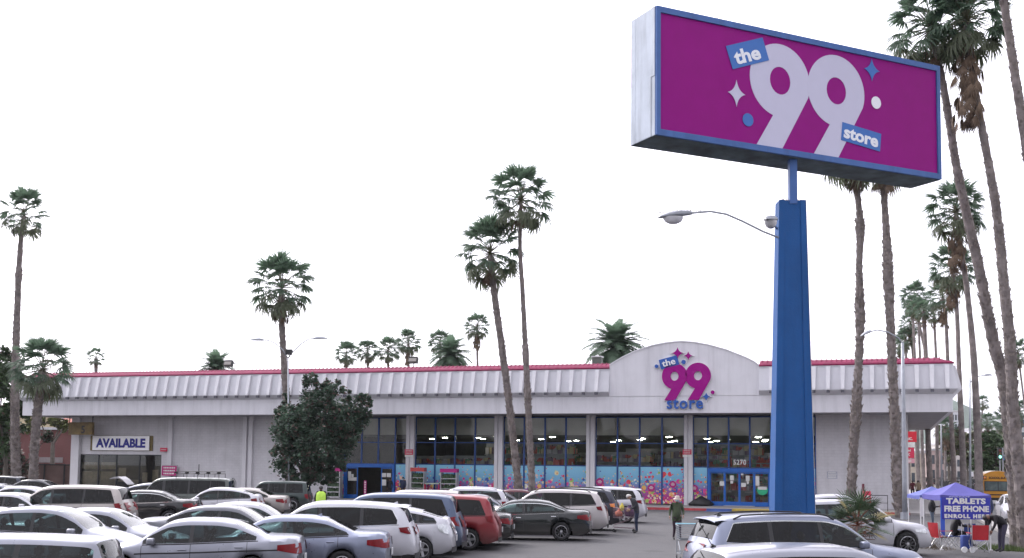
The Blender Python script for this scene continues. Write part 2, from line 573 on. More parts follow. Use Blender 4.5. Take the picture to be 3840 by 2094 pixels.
sweep([(-0.02, z_b1 + 0.002), (0.28, zf), (0.30, zf + 0.05), (0.02, z_m2 - 0.06), (0.06, z_m2 - 0.06), (0.06, z_m2)], 'fascia_slope', mat('grey_white_slope_panel', (0.64, 0.64, 0.68), 0.85, var=0.06, scale=0.9, bump=0.3, bscale=25), close=True)  # same white paint, toned darker for the shade between the battens
dz = z_r3 - z_m2
sweep([(0.06, z_m2 + 0.003), (0.10, z_m2 + 0.03), (0.10, z_m2 + 0.10), (0.0, z_m2 + 0.14), (-0.05, z_m2 + dz * 0.45), (-0.25, z_m2 + dz * 0.5), (-0.3, z_m2 + dz * 0.55), (-0.75, z_r3), (-1.0, z_r3 - 0.05), (-1.4, z_m2 + 0.05)], 'roof_edge', M_roofred, close=True)
g = MB(); g.box(U_L + 1.0, U_R - 1.0, VF + 1.0, VB - 0.1, z_m2 - 0.1, z_m2 + 0.04)
g.build('roof', mat('grey_roof_felt', (0.3, 0.28, 0.27), 0.9), store)
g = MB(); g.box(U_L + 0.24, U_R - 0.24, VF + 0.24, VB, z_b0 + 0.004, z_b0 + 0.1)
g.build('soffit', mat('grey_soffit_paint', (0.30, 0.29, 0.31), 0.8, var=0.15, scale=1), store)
# ridge caps along the raspberry roof edge
g = MB(); u = U_L + 0.4
while u < U_R - 0.4:
    g.tube([(u, VF + 0.42, z_m2 + dz * 0.62), (u, VF + 0.74, z_r3 + 0.012)], 0.05, 6)
    u += 0.30
    if ARC_L - .1 < u < ARC_R: u = ARC_R + .15
o = g.build('roof_tile_roll', M_roofred, store); o['kind'] = 'stuff'
# sloping battens, one by one
ARC_L = bl(2286, 1430, VF)[0]; ARC_R = bl(2847, 1430, VF)[0]
g = MB()
bw0, bw1 = 0.10, 0.13
prof = [(0.32, zf + 0.03), (0.54, zf + 0.02), (0.54, zf + 0.12), (0.20, z_m2 - 0.07), (0.02, z_m2 - 0.07)]
n_ = len(prof)
vs_ = [(-(bw1 if i in (3, 4) else bw0), -o_, z_) for i, (o_, z_) in enumerate(prof)] + [((bw1 if i in (3, 4) else bw0), -o_, z_) for i, (o_, z_) in enumerate(prof)]
g.add(vs_, [tuple(range(n_ - 1, -1, -1)), tuple(range(n_, 2 * n_))] + [(i, (i + 1) % n_, n_ + (i + 1) % n_, n_ + i) for i in range(n_)])
bme = g.mesh('batten', M_batten); fix_normals(bme)
g = MB(); g.box(-bw0 * .95, bw0 * .95, -0.53, -0.33, zf - 0.15, zf + 0.018)
foot = g.mesh('batten_foot', mat('dark_end_grain', (0.10, 0.10, 0.12), 0.8))
ub = U_R - 0.25
u_first = bl(3551, 1400, VF)[0]
u = u_first
while u > U_L + 0.2:
    if not (ARC_L - 0.1 < u < ARC_R + 0.1):
        b_ = link('batten', bme, store, (u, VF, 0))
        link('batten_foot', foot, b_)
    u -= 0.857
v = VF + 0.5
while v < VB:
    b_ = link('batten', bme, store, (U_R, v, 0), (0, 0, PI / 2))
    link('batten', bme, store, (U_L, v, 0), (0, 0, -PI / 2))
    v += 0.857
# arched gable
arc = [(2286, 1371), (2300, 1362), (2332, 1343), (2378, 1320), (2448, 1297), (2500, 1287), (2550, 1282), (2600, 1285), (2656, 1295), (2725, 1314), (2796, 1342), (2828, 1358), (2847, 1372)]
VG = VF - 0.025
pts = [bl(x, y, VG) for x, y in arc]
poly = [(pts[0][0], z_b1 + 0.01)] + pts + [(pts[-1][0], z_b1 + 0.01)]
g = MB()
n_ = len(poly)
g.add([(x, VG, z) for x, z in poly] + [(x, VF + 0.5, z) for x, z in poly],
      [tuple(range(n_)), tuple(range(2 * n_ - 1, n_ - 1, -1))] + [(i, n_ + i, n_ + (i + 1) % n_, (i + 1) % n_) for i in range(n_)])
o = g.build('gable', M_fascia, store); fix_normals(o.data)
g = MB()
for i in range(1, n_ - 2):
    a, b_ = poly[i], poly[i + 1]
    g.add([(a[0], VG - 0.05, a[1]), (b_[0], VG - 0.05, b_[1]), (b_[0], VF + 0.56, b_[1]), (a[0], VF + 0.56, a[1]),
           (a[0], VG - 0.05, a[1] + 0.07), (b_[0], VG - 0.05, b_[1] + 0.07), (b_[0], VF + 0.56, b_[1] + 0.07), (a[0], VF + 0.56, a[1] + 0.07)],
          [(0, 3, 2, 1), (4, 5, 6, 7), (0, 1, 5, 4), (1, 2, 6, 5), (2, 3, 7, 6), (3, 0, 4, 7)])
g.build('gable_coping', M_batten, store)

# walls
ZT = z_b0 + 0.003
cols_px = [(1522, 1552), (1853, 1884), (2198, 2230), (2565, 2597)]
cols = [(bl(a, 1700, -0.3)[0], bl(b_, 1700, -0.3)[0]) for a, b_ in cols_px]
G_L = cols[0][0] - (cols[1][0] - cols[0][0]) * 0.78
G_R = bl(3060, 1700, 0)[0]
sh0, sh1 = bl(296, 1760, 0)[0], bl(604, 1760, 0)[0]
zs_top = bl(450, 1705, 0)[1]
print('glazing', G_L, cols, G_R, 'shop', sh0, sh1, zs_top)
def wseg(u0, u1, z0, z1, m=M_block, name='wall'):
    g = MB(); g.box(u0, u1, 0, 0.3, z0, z1); return g.build(name, m, store)
wseg(W_L, sh0, 0, ZT); wseg(sh0, sh1, zs_top, ZT); wseg(sh1, G_L, 0, ZT); wseg(G_R, 0, 0, ZT)
g = MB(); g.box(-0.3, 0.0, 0.31, 32, 0, ZT); g.build('wall', M_block, store)
g = MB(); g.box(W_L, W_L + 0.3, 0.31, 32, 0, ZT); g.build('wall', M_block, store)
g = MB(); g.box(W_L, 0, 31.9, 32.2, 0, ZT); g.build('wall', M_block, store)
def pier(px0, px1, d=0.22):
    a, b_ = bl(px0, 1700, -d)[0], bl(px1, 1700, -d)[0]
    g = MB(); g.box(a, b_, -d, -0.002, 0, ZT); g.build('pilaster', M_white, store)
pier(265, 294, 0.3); pier(628, 642); pier(908, 922); pier(930, 944); pier(3372, 3406, 0.3)
for c0, c1 in cols + [(bl(2930, 1700, -0.3)[0], bl(2962, 1700, -0.3)[0])]:
    w = c1 - c0
    o = MB().box(c0, c0 + w * 0.40, -0.32, -0.002, 0.12, ZT).box(c0 + w * 0.52, c1, -0.32, -0.002, 0.12, ZT).box(c0 + w * 0.402, c0 + w * 0.518, -0.24, -0.002, 0.12, ZT).build('column', M_white, store)
# glazing: a window object per light, with its panes and printed panels
zg_t = bl(1700, 1566, 0)[1]; z_rail = bl(1800, 1661, 0)[1]; z_post = bl(1800, 1744, 0)[1]
print('z', zg_t, z_rail, z_post)
def poster_mat(name, seed):
    m, n, b, o = nmat(name)
    tc = n.nodes.new('ShaderNodeTexCoord')
    sx = n.nodes.new('ShaderNodeSeparateXYZ'); n.links.new(tc.outputs['Object'], sx.inputs[0])
    bg = ramp(n, sx.outputs[2], [(0.0, (0.50, 0.03, 0.16)), (0.20, (0.42, 0.04, 0.24)), (0.42, (0.22, 0.14, 0.42)), (0.60, (0.17, 0.42, 0.64)), (0.95, (0.26, 0.60, 0.80))])
    # map z (0.2 .. 2.9) to 0..1
    mr = n.nodes.new('ShaderNodeMapRange'); mr.inputs[1].default_value = 0.15; mr.inputs[2].default_value = z_post
    n.links.new(sx.outputs[2], mr.inputs[0]); n.links.new(mr.outputs[0], bg.inputs[0])
    last = bg.outputs[0]
    for i, (sc, r0) in enumerate(((2.3, 0.36), (4.0, 0.34), (6.5, 0.30))):
        cb = n.nodes.new('ShaderNodeCombineXYZ')
        mp = n.nodes.new('ShaderNodeMath'); mp.operation = 'ADD'; mp.inputs[1].default_value = seed * 7.3 + i * 3.1
        n.links.new(sx.outputs[0], mp.inputs[0]); n.links.new(mp.outputs[0], cb.inputs[0]); n.links.new(sx.outputs[2], cb.inputs[1])
        vo = n.nodes.new('ShaderNodeTexVoronoi'); vo.voronoi_dimensions = '2D'; vo.inputs['Scale'].default_value = sc
        n.links.new(cb.outputs[0], vo.inputs['Vector'])
        hs = n.nodes.new('ShaderNodeSeparateColor'); n.links.new(vo.outputs['Color'], hs.inputs[0])
        colr = ramp(n, hs.outputs[0], [(0.0, (0.75, 0.05, 0.08)), (0.18, (0.8, 0.45, 0.12)), (0.34, (0.72, 0.06, 0.30)), (0.5, (0.75, 0.68, 0.35)), (0.62, (0.35, 0.55, 0.12)), (0.74, (0.85, 0.55, 0.4)), (0.85, (0.05, 0.1, 0.4)), (0.94, (0.8, 0.78, 0.7))])
        colr.color_ramp.interpolation = 'CONSTANT'
        # density falls off upwards
        de = n.nodes.new('ShaderNodeMath'); de.operation = 'MULTIPLY_ADD'; de.inputs[1].default_value = 1.0; de.inputs[2].default_value = 0.04
        n.links.new(mr.outputs[0], de.inputs[0])
        gt = n.nodes.new('ShaderNodeMath'); gt.operation = 'GREATER_THAN'; n.links.new(hs.outputs[1], gt.inputs[0]); n.links.new(de.outputs[0], gt.inputs[1])
        lt = n.nodes.new('ShaderNodeMath'); lt.operation = 'LESS_THAN'; lt.inputs[1].default_value = r0
        n.links.new(vo.outputs['Distance'], lt.inputs[0])
        mu = n.nodes.new('ShaderNodeMath'); mu.operation = 'MULTIPLY'; n.links.new(gt.outputs[0], mu.inputs[0]); n.links.new(lt.outputs[0], mu.inputs[1])
        mm = n.nodes.new('ShaderNodeMix'); mm.data_type = 'RGBA'
        n.links.new(mu.outputs[0], mm.inputs[0]); n.links.new(last, mm.inputs[6]); n.links.new(colr.outputs[0], mm.inputs[7])
        last = mm.outputs[2]
    n.links.new(last, b.inputs['Base Color'])
    b.inputs['Roughness'].default_value = 0.35
    return m
M_posters = [poster_mat('fruit_print_%s' % w, i) for i, w in enumerate(('one', 'two', 'three'))]
pcount = [0]
def window(u0, u1, zlo, poster=True):
    g = MB()
    g.box(u0, u0 + 0.055, -0.06, 0.06, zlo, zg_t)
    g.box(u1 - 0.055, u1, -0.06, 0.06, zlo, zg_t)
    g.box(u0 + 0.056, u1 - 0.056, -0.05, 0.05, zg_t - 0.06, zg_t)
    g.box(u0 + 0.056, u1 - 0.056, -0.05, 0.05, z_rail - 0.03, z_rail + 0.03)
    zz = z_post if poster else zlo
    g.box(u0 + 0.056, u1 - 0.056, -0.05, 0.05, zz - 0.02, zz + 0.04)
    w = g.build('window', M_blueframe, store)
    MB().box(u0 + 0.056, u1 - 0.056, -0.008, 0.0, z_rail + 0.031, zg_t - 0.061).build('pane', M_storeglass, w)
    MB().box(u0 + 0.056, u1 - 0.056, -0.008, 0.0, zz + 0.041, z_rail - 0.031).build('pane', M_storeglass, w)
    if poster:
        MB().box(u0 + 0.056, u1 - 0.056, -0.012, 0.02, 0.2, z_post - 0.021).build('printed_panel', M_posters[pcount[0] % 3], w)
        pcount[0] += 1
    return w
def bay(u0, u1, n):
    for i in range(n):
        a = u0 + (u1 - u0) * i / n; b_ = u0 + (u1 - u0) * (i + 1) / n
        window(a, b_, 0.13)
for i in range(3): bay(cols[i][1], cols[i + 1][0], 4)
# left entrance bay
eL, eR = bl(1293, 1780, 0)[0], bl(1481, 1780, 0)[0]
zd = bl(1400, 1741, 0)[1]
window(G_L + 0.01, eL, 0.13)
n_ = 3
for i in range(n_): window(eL + (eR - eL) * i / n_, eL + (eR - eL) * (i + 1) / n_, zd + 0.02, False)
window(eR, cols[0][0], 0.13)
# right entrance bay
fL, fR = bl(2655, 1830, 0)[0], bl(2893, 1830, 0)[0]
zd2 = bl(2770, 1758, 0)[1]
window(cols[3][1], fL, 0.13)
for i in range(3): window(fL + (fR - fL) * i / 3, fL + (fR - fL) * (i + 1) / 3, zd2 + 0.02, False)
window(fR, fR + 0.75, 0.13); 
for i in range(2): window(fR + 0.76 + (G_R - fR - 0.76) * i / 2, fR + 0.76 + (G_R - fR - 0.76) * (i + 1) / 2, 0.13)
def entrance(u0, u1, ztop, n, open_=()):
    g = MB()
    fw = 0.14
    g.box(u0, u0 + fw, -0.14, 0.1, 0.13, ztop); g.box(u1 - fw, u1, -0.14, 0.1, 0.13, ztop)
    g.box(u0 + fw, u1 - fw, -0.14, 0.1, ztop - 0.24, ztop)
    e = g.build('entrance', M_bluedoor, store)
    w = (u1 - u0 - 2 * fw) / n
    for i in range(n):
        if i in open_: continue
        a = u0 + fw + i * w; b_ = a + w
        s = 0.07
        MB().box(a, a + s, -0.05, 0.03, 0.14, ztop - 0.25).box(b_ - s, b_, -0.05, 0.03, 0.14, ztop - 0.25).box(a + s, b_ - s, -0.05, 0.03, 0.14, 0.42).box(a + s, b_ - s, -0.05, 0.03, ztop - 0.33, ztop - 0.25).build('door', M_bluedoor, e)
        MB().box(a + s, b_ - s, -0.012, -0.004, 0.42, ztop - 0.33).build('pane', M_storeglass, e)
    return e
ent1 = entrance(eL, eR, zd, 4, (1, 2))
ent2 = entrance(fL, fR, zd2, 4)
def paper(px0, px1, py0, py1, m, par, d=-0.03, name='notice'):
    a = bl(px0, py1, d); b_ = bl(px1, py0, d)
    return MB().box(a[0], b_[0], d, d + 0.006, a[1], b_[1]).build(name, m, par)
def zz5(x, y): return 2600 + x / 5.367, 1700 + y / 5.367
for (x0, y0, x1, y1) in ((735, 450, 815, 545), (1055, 455, 1132, 560), (530, 565, 620, 655), (962, 600, 1058, 680), (1252, 460, 1328, 655), (745, 560, 800, 612), (1075, 565, 1115, 622), (960, 410, 1008, 445)):
    a, b_ = zz5(x0, y0), zz5(x1, y1)
    paper(a[0], b_[0], a[1], b_[1], M_paper, ent2, -0.06)
# green round sticker
M_green = mat('green_sticker', (0.02, 0.42, 0.2), 0.5)
a, b_ = zz5(1290, 660), zz5(1490, 850)
cc = bl((a[0] + b_[0]) / 2, (a[1] + b_[1]) / 2, -0.06); rr = 0.36
lp = [(rr * math.cos(t) , rr * max(math.sin(t), -1) * 0.95) for t in [i * 2 * PI / 24 for i in range(24)]]
lp = [(x, min(y, 0.12)) for x, y in lp]
up_face(shape_mesh([lp], 0.008, M_green), 'sticker', ent2, (cc[0], -0.06, cc[1] + 0.05))
MB().box(cc[0] - 0.28, cc[0] + 0.28, -0.075, -0.07, cc[1] + 0.06, cc[1] + 0.26).build('sticker_label', M_paper, ent2)
MB().box(fL + 1.05, fR - 1.05, -0.3, -0.16, 0.131, 0.17).build('door_threshold', M_steel, ent2)
for (x0, y0, x1, y1) in ((1087, 318, 1118, 385), (1120, 345, 1143, 375), (1088, 378, 1173, 410), (1428, 335, 1470, 375), (1476, 335, 1518, 375), (1428, 400, 1470, 460)):
    paper(900 + x0 / 2.683, 900 + x1 / 2.683, 1650 + y0 / 2.683, 1650 + y1 / 2.683, M_paper, ent1, -0.06)
# address
p = bl(2774, 1745, -0.09)
up_face(text_mesh('5270', 0.34, 0.03, M_whitep, 0.008, width=0.83, space=1.1), 'house_number', store, (p[0], -0.09, p[1] + 0.02))
# round magenta badges on the printed panels
for (px, py, r) in ((2249, 1808, 15), (2442, 1830, 14), (2523, 1817, 13), (2604, 1832, 13)):
    p = bl(px, py, -0.07); rr = r / 56
    lp = [(rr * math.cos(i * PI / 12), rr * math.sin(i * PI / 12)) for i in range(24)]
    up_face(shape_mesh([lp], 0.008, M_pink), 'printed_badge', store, (p[0], -0.07, p[1]))
    g = MB()
    for k, w in ((0.22, 0.5), (0.0, 0.9), (-0.22, 0.7)): g.box(p[0] - rr * w / 1.6, p[0] + rr * w / 1.6, -0.082, -0.078, p[1] + rr * k * 1.3, p[1] + rr * k * 1.3 + rr * 0.14)
    g.build('badge_lettering', M_paper, store)
# interior
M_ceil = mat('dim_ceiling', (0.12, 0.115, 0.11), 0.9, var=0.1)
M_bulk = mat('beige_bulkhead', (0.50, 0.48, 0.44), 0.9, var=0.08, scale=1)
zc = bl(2300, 1633, 0.12)[1]
MB().box(G_L + 0.02, G_R - 0.02, 0.12, 0.16, zc, zg_t).build('bulkhead', M_bulk, store)
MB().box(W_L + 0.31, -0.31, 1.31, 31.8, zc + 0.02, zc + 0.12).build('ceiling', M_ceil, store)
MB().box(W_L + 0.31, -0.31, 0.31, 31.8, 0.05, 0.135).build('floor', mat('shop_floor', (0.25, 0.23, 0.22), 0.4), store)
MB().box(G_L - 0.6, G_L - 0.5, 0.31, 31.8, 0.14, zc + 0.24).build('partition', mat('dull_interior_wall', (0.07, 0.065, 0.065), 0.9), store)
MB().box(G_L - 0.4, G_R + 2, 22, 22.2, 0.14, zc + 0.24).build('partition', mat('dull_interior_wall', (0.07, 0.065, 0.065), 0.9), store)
g = MB(); g.box(-0.2, 0.2, -0.02, 0.02, -0.01, 0.01); tube_me = g.mesh('ceiling_tube', M_light)
for i in range(5):
    for j in range(9):
        if random.random() < 0.35: continue
        link('ceiling_tube', tube_me, store, (G_L + 3 + j * 4.3 + (i % 2) * 1.3 + random.uniform(-1.2, 1.2), 4 + i * 3.5 + random.uniform(-.8, .8), zc - 0.03))
def goods_mat():
    m, n, b, o = nmat('stacked_goods')
    tc = n.nodes.new('ShaderNodeTexCoord')
    vo = n.nodes.new('ShaderNodeTexVoronoi'); vo.inputs['Scale'].default_value = 3.5; vo.distance = 'CHEBYCHEV'
    n.links.new(tc.outputs['Object'], vo.inputs['Vector'])
    hs = n.nodes.new('ShaderNodeSeparateColor'); n.links.new(vo.outputs['Color'], hs.inputs[0])
    c = ramp(n, hs.outputs[0], [(0, (0.5, 0.10, 0.08)), (0.2, (0.16, 0.3, 0.2)), (0.4, (0.55, 0.45, 0.28)), (0.6, (0.22, 0.15, 0.22)), (0.8, (0.5, 0.46, 0.5)), (0.95, (0.7, 0.2, 0.2))])
    c.color_ramp.interpolation = 'CONSTANT'
    n.links.new(c.outputs[0], b.inputs['Base Color'])
    return m
M_goods = goods_mat()
g = MB()
for k in range(5):
    g.box(-1.9, 1.9, -0.45, 0.45, 0.05 + k * 0.42, 0.09 + k * 0.42)
g.box(-1.9, 1.9, -0.03, 0.03, 0, 2.2)
sh_me = g.mesh('shelving', M_grey)
g = MB()
for k in range(5):
    x = -1.85
    while x < 1.7:
        w = random.uniform(0.15, 0.4)
        for s in (-1, 1): g.box(x, x + w - 0.03, min(s * 0.06, s * 0.4), max(s * 0.06, s * 0.4), 0.092 + k * 0.42, 0.092 + k * 0.42 + random.uniform(0.18, 0.33))
        x += w
goods_me = g.mesh('goods', M_goods)
xs_ = [G_L + 3.2, G_L + 9, G_L + 14.5, G_L + 20, G_L + 25.5, G_L + 31, fL + 1.0, fL + 4.2]
for i, u in enumerate(xs_):
    for j, v in enumerate((3.2, 8.0)):
        if i == 0 and j == 0: continue
        p = b2w(u + j * 1.6, v)
        s = thing('shelving_unit', 'grey shelving unit stacked with goods behind the store glass', 'shelf', (p.x, p.y, 0.136), NB + (0 if i % 2 else 0), 'shelving units inside the store')
        link('shelving', sh_me, s); link('goods', goods_me, s)
        s.scale = (1.15, 1, (1.75, 1.45, 1.9, 1.6)[(i + j) % 4])
# shop unit at the left end: window under the board
g = MB(); z0 = 0.13
for u in (sh0, sh0 + (sh1 - sh0) * 0.23, sh0 + (sh1 - sh0) * 0.45, sh0 + (sh1 - sh0) * 0.73, sh1 - 0.06): g.box(u, u + 0.06, 0.05, 0.16, z0, zs_top - 0.06)
g.box(sh0, sh1, 0.04, 0.17, zs_top - 0.06, zs_top - 0.001); g.box(sh0, sh1, 0.04, 0.17, z0, z0 + 0.5); 
w = g.build('window', mat('dark_aluminium', (0.05, 0.055, 0.06), 0.4, 0.5), store)
fr_ = (0, 0.23, 0.45, 0.73, 1.0)
for i in range(4):
    MB().box(sh0 + (sh1 - sh0) * fr_[i] + 0.062, sh0 + (sh1 - sh0) * fr_[i + 1] - 0.062, 0.09, 0.098, z0 + 0.52, zs_top - 0.07).build('pane', M_storeglass, w)
M_kraft = mat('brown_paper', (0.24, 0.20, 0.15), 0.9, var=0.2)
for (a, b_, c, d) in ((0.02, 0.21, 0.16, 0.56), (0.25, 0.44, 0.16, 0.56), (0.02, 0.21, 0.62, 0.80), (0.25, 0.44, 0.62, 0.80), (0.47, 0.56, 0.3, 0.66), (0.60, 0.72, 0.16, 0.36), (0.76, 0.82, 0.30, 0.55), (0.88, 0.95, 0.30, 0.62), (0.75, 0.98, 0.14, 0.26)):
    H_ = zs_top - 0.13
    MB().box(sh0 + (sh1 - sh0) * a, sh0 + (sh1 - sh0) * b_, 0.2, 0.22, 0.13 + H_ * c, 0.13 + H_ * d).build('window_poster', M_kraft, store)
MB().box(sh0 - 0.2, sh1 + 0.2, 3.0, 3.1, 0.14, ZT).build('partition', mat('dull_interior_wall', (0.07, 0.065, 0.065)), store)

# ---- signs on the wall
def board(name, label, cat, px0, px1, py0, py1, v, m, depth=0.06, group=None):
    a = bl(px0, py1, v); b_ = bl(px1, py0, v)
    p = b2w((a[0] + b_[0]) / 2, v, (a[1] + b_[1]) / 2)
    t = thing(name, label, cat, tuple(p), NB, group)
    w, h = b_[0] - a[0], b_[1] - a[1]
    MB().box(-w / 2, w / 2, 0, depth, -h / 2, h / 2).build('board', m, t)
    return t, w, h
M_navyink = mat('navy_ink', (0.012, 0.015, 0.24), 0.5, var=0)
t, w, h = board('banner_sign', 'white AVAILABLE board in navy capitals above the dark shop window', 'sign', 345.5, 560, 1636, 1688.5, -0.2, mat('clean_white_board', (0.97, 0.97, 0.99), 0.5, var=0), 0.04)
up_face(text_mesh('AVAILABLE', h * 0.65, 0.012, M_navyink, 0.05, width=w * 0.87), 'lettering', t, (0, -0.012, -h * 0.32))
a = bl(338, 1690, -0.1); b_ = bl(572, 1635, -0.1)
p = b2w((a[0] + b_[0]) / 2, -0.1, (a[1] + b_[1]) / 2)
t = thing('sign_box', 'old yellow and brown sign box showing behind the white letting board', 'sign', tuple(p), NB)
hw, hh = (b_[0] - a[0]) / 2, (b_[1] - a[1]) / 2
MB().box(-hw, hw, 0, 0.1, -hh, hh).build('board', mat('olive_yellow_sign', (0.16, 0.12, 0.04), 0.6, var=0.3), t)
t, w, h = board('hanging_sign', 'dim yellow and brown sign with a dark 5 under the left canopy', 'sign', 256, 347, 1584, 1631, -1.4, mat('dull_yellow_sign', (0.15, 0.10, 0.03), 0.6, var=0.35, scale=2), 0.25)
up_face(text_mesh('5', h * 0.6, 0.012, M_black, 0.02), 'numeral', t, (w * 0.12, -0.012, -h * 0.38))
MB().box(-w / 2, -w / 2 + 0.06, 0.05, 0.1, h / 2, ZT - p.z + 0.4).box(w / 2 - 0.06, w / 2, 0.05, 0.1, h / 2, ZT - p.z + 0.4).build('bracket', M_black, t)
def notice(label, px0, px1, py0, py1, v, m, lines=2, group=None):
    t, w, h = board('notice_board', label, 'sign', px0, px1, py0, py1, v, m, 0.03, group)
    g = MB()
    for k in range(lines):
        zc_ = h / 2 - h * (k + 0.7) / (lines + 0.4)
        x = -w * 0.38
        while x < w * 0.36:
            l = random.uniform(0.06, 0.14) * w
            g.box(x, min(x + l, w * 0.4), -0.006, -0.001, zc_ - h * 0.06, zc_ + h * 0.08)
            x += l + w * 0.03
    o = g.build('lettering', M_paper, t)
    return t, w, h
notice('small red notice high on the pier right of the AVAILABLE board', 600, 627, 1680, 1694, -0.3, M_red, 1)
t, w, h = notice('magenta poster board on legs against the wall beside the dark shop window', 606, 662, 1748, 1784, -0.35, mat('magenta_board', (0.45, 0.02, 0.17), 0.5), 3)
MB().box(w / 2 + 0.06, w / 2 + 0.1, 0, 0.04, -h / 2 - 1.2, h / 2 + 0.02).box(-w / 2, w / 2 + 0.1, 0, 0.03, h / 2 + 0.01, h / 2 + 0.05).build('frame', M_grey, t)
notice('red and white notice on the column left of the plant racks', 1518, 1549, 1686, 1706, -0.36, M_red, 2)
notice('red and white notice on the column left of the right-hand doors', 2560, 2593, 1686, 1705, -0.36, M_red, 2)
for (a_, b_) in ((1518, 1549), (2560, 2593)):
    p0 = bl(a_, 1715, -0.36); p1 = bl(b_, 1706.5, -0.36)
    p = b2w((p0[0] + p1[0]) / 2, -0.36, (p0[1] + p1[1]) / 2)
    o = MB().box(-(p1[0] - p0[0]) / 2, (p1[0] - p0[0]) / 2, 0, 0.03, -0.08, 0.08).build('notice_board', M_paper, loc=tuple(p), rot=(0, 0, NB))
    tag(o, 'narrow white notice right under the red one on the %s column' % ('left' if a_ < 2000 else 'entrance'), 'sign')
t, w, h = notice('small white and blue notice low on the blank wall right of the blue pylon', 3101, 3140, 1769, 1796, -0.01, mat('pale_blue_grey_board', (0.42, 0.43, 0.5), 0.6), 4)
# ---- number nine outline shared by both big signs
def nine(R_=1.0, hole=0.36, n=40):
    outer = []
    a0, a1 = R(-20), R(256)
    for i in range(n + 1):
        a = a0 + (a1 - a0) * i / n
        outer.append((R_ * math.cos(a), R_ * math.sin(a)))
    outer += [(-0.80 * R_, -1.85 * R_), (0.05 * R_, -1.85 * R_)]
    inner = [(hole * R_ * 0.95 * math.cos(i * PI / 12), hole * R_ * 1.05 * math.sin(i * PI / 12)) for i in range(24)]
    return [outer, inner]
def star4(r, w=0.22, n=6):
    pts = []
    for q in range(4):
        a = PI / 2 * q
        p0 = Vector((math.cos(a), math.sin(a))) * r
        p1 = Vector((math.cos(a + PI / 2), math.sin(a + PI / 2))) * r
        c = (p0 + p1) * 0.5 * w * 2 * 0.9
        for i in range(n):
            t = i / n
            p = p0 * (1 - t) ** 2 + c * (2 * t * (1 - t)) * 0.9 + p1 * t ** 2
            pts.append((p.x, p.y))
    return [pts]
def disc(r, n=24): return [[(r * math.cos(i * 2 * PI / n), r * math.sin(i * 2 * PI / n)) for i in range(n)]]
def rect(w, h): return [[(-w / 2, -h / 2), (w / 2, -h / 2), (w / 2, h / 2), (-w / 2, h / 2)]]
M_lpink = mat('magenta_letter', (0.32, 0.004, 0.22), 0.6, var=0.05, spec=0.15)
M_lblue = mat('blue_letter', (0.012, 0.085, 0.38), 0.4, var=0.05)
M_halo = mat('white_letter_edge', (0.8, 0.8, 0.82), 0.5, var=0.02)
def zl(x, y): return 1800 + x / 2.161, 1200 + y / 2.161
VS = VG
pc = bl(*zl(1670, 480), VS)
logo = thing('store_sign', 'the 99 store sign in magenta and blue letters on the white arch', 'sign', tuple(b2w(pc[0], VS, pc[1])), NB)
sc_ = 2.161 * 57.2     # zoomed pixels per metre on the gable
def lp_(x, y):
    q = bl(*zl(x, y), VS - 0.1)
    return q[0] - pc[0], q[1] - pc[1]
def letter(me_fn, name, x, y, m, rot=0.0, dep=0.09):
    px_, pz_ = lp_(x, y)
    a = me_fn(0.0, m, dep); up_face(a, name, logo, (px_, -0.02 - dep / 2 - 0.05, pz_), tilt=rot)
    b_ = me_fn(0.035, M_halo, 0.06); up_face(b_, name + '_edge', logo, (px_, -0.035, pz_), tilt=rot)
R9 = 98 / sc_
for x in (1577, 1767):
    # the two nines lean on each other; hole centres sit at x
    letter(lambda off, m, d: shape_mesh([[(p[0] * 1.0, p[1] * 1.02) for p in l] for l in nine(R9 * 1.03, 0.33)], d, m, off), 'numeral', x, 457 if x < 1700 else 453, M_lpink)
letter(lambda off, m, d: shape_mesh(rect(150 / sc_, 78 / sc_), d, m, off), 'tile', 1532, 345, M_lblue, R(14))
px_, pz_ = lp_(1536, 371)
up_face(text_mesh('the', 52 / sc_, 0.04, M_halo, 0.012, width=108 / sc_), 'lettering', logo, (px_, -0.185, pz_), tilt=R(14))
letter(lambda off, m, d: shape_mesh(star4(46 / sc_), d, m, off), 'spark', 1601, 270, M_lpink)
letter(lambda off, m, d: shape_mesh(star4(34 / sc_), d, m, off), 'spark', 1688, 291, M_lpink)
letter(lambda off, m, d: shape_mesh(star4(32 / sc_), d, m, off), 'spark', 1834, 622, M_lblue)
for (x, y, r, m) in ((1650, 342, 17, M_lblue), (1431, 377, 15, M_lblue), (1885, 587, 15, M_lpink)):
    letter(lambda off, mm, d: shape_mesh(disc(r / sc_), d, mm, off), 'dot', x, y, m)
letter(lambda off, m, d: text_mesh('store', (82 + off * 200) / sc_, d, m, 0.022 + off * 0.4, width=(286 + off * 300) / sc_, space=1.12), 'lettering', 1660, 722 + (0), M_lblue)

# ---- things on the roof
def roofbox(label, name, cat, px, py, w, d, h, v, m):
    q = bl(px, py, v)
    p = b2w(q[0], v, q[1] - h)
    t = thing(name, label, cat, (p.x, p.y, z_m2 + 0.045), NB)
    hh = p.z - z_m2 - 0.045
    return t, hh
def floodlight(label, px, py, v=0.6):
    q = bl(px, py, v); p = b2w(q[0], v)
    t = thing('floodlight', label, 'floodlight', (p.x, p.y, z_m2 + 0.045), NB, 'floodlights on the roof edge')
    hh = q[1] - z_m2
    MB().tube([(0, 0, 0), (0, 0, hh)], 0.03, 6).tube([(-0.22, 0, hh - 0.1), (-0.22, 0, hh + .1)], 0.02, 6).build('post', M_black, t)
    MB().obox((0, -0.05, hh + 0.12), (0.34, 0, 0), (0, 0.14, -0.06), (0, 0.06, 0.2)).build('housing', M_black, t)
    MB().obox((0, -0.2, hh + 0.17), (0.3, 0, 0), (0, 0.006, 0), (0, 0.07, 0.16)).build('lens', mat('dull_lens', (0.25, 0.24, 0.22), 0.3), t)
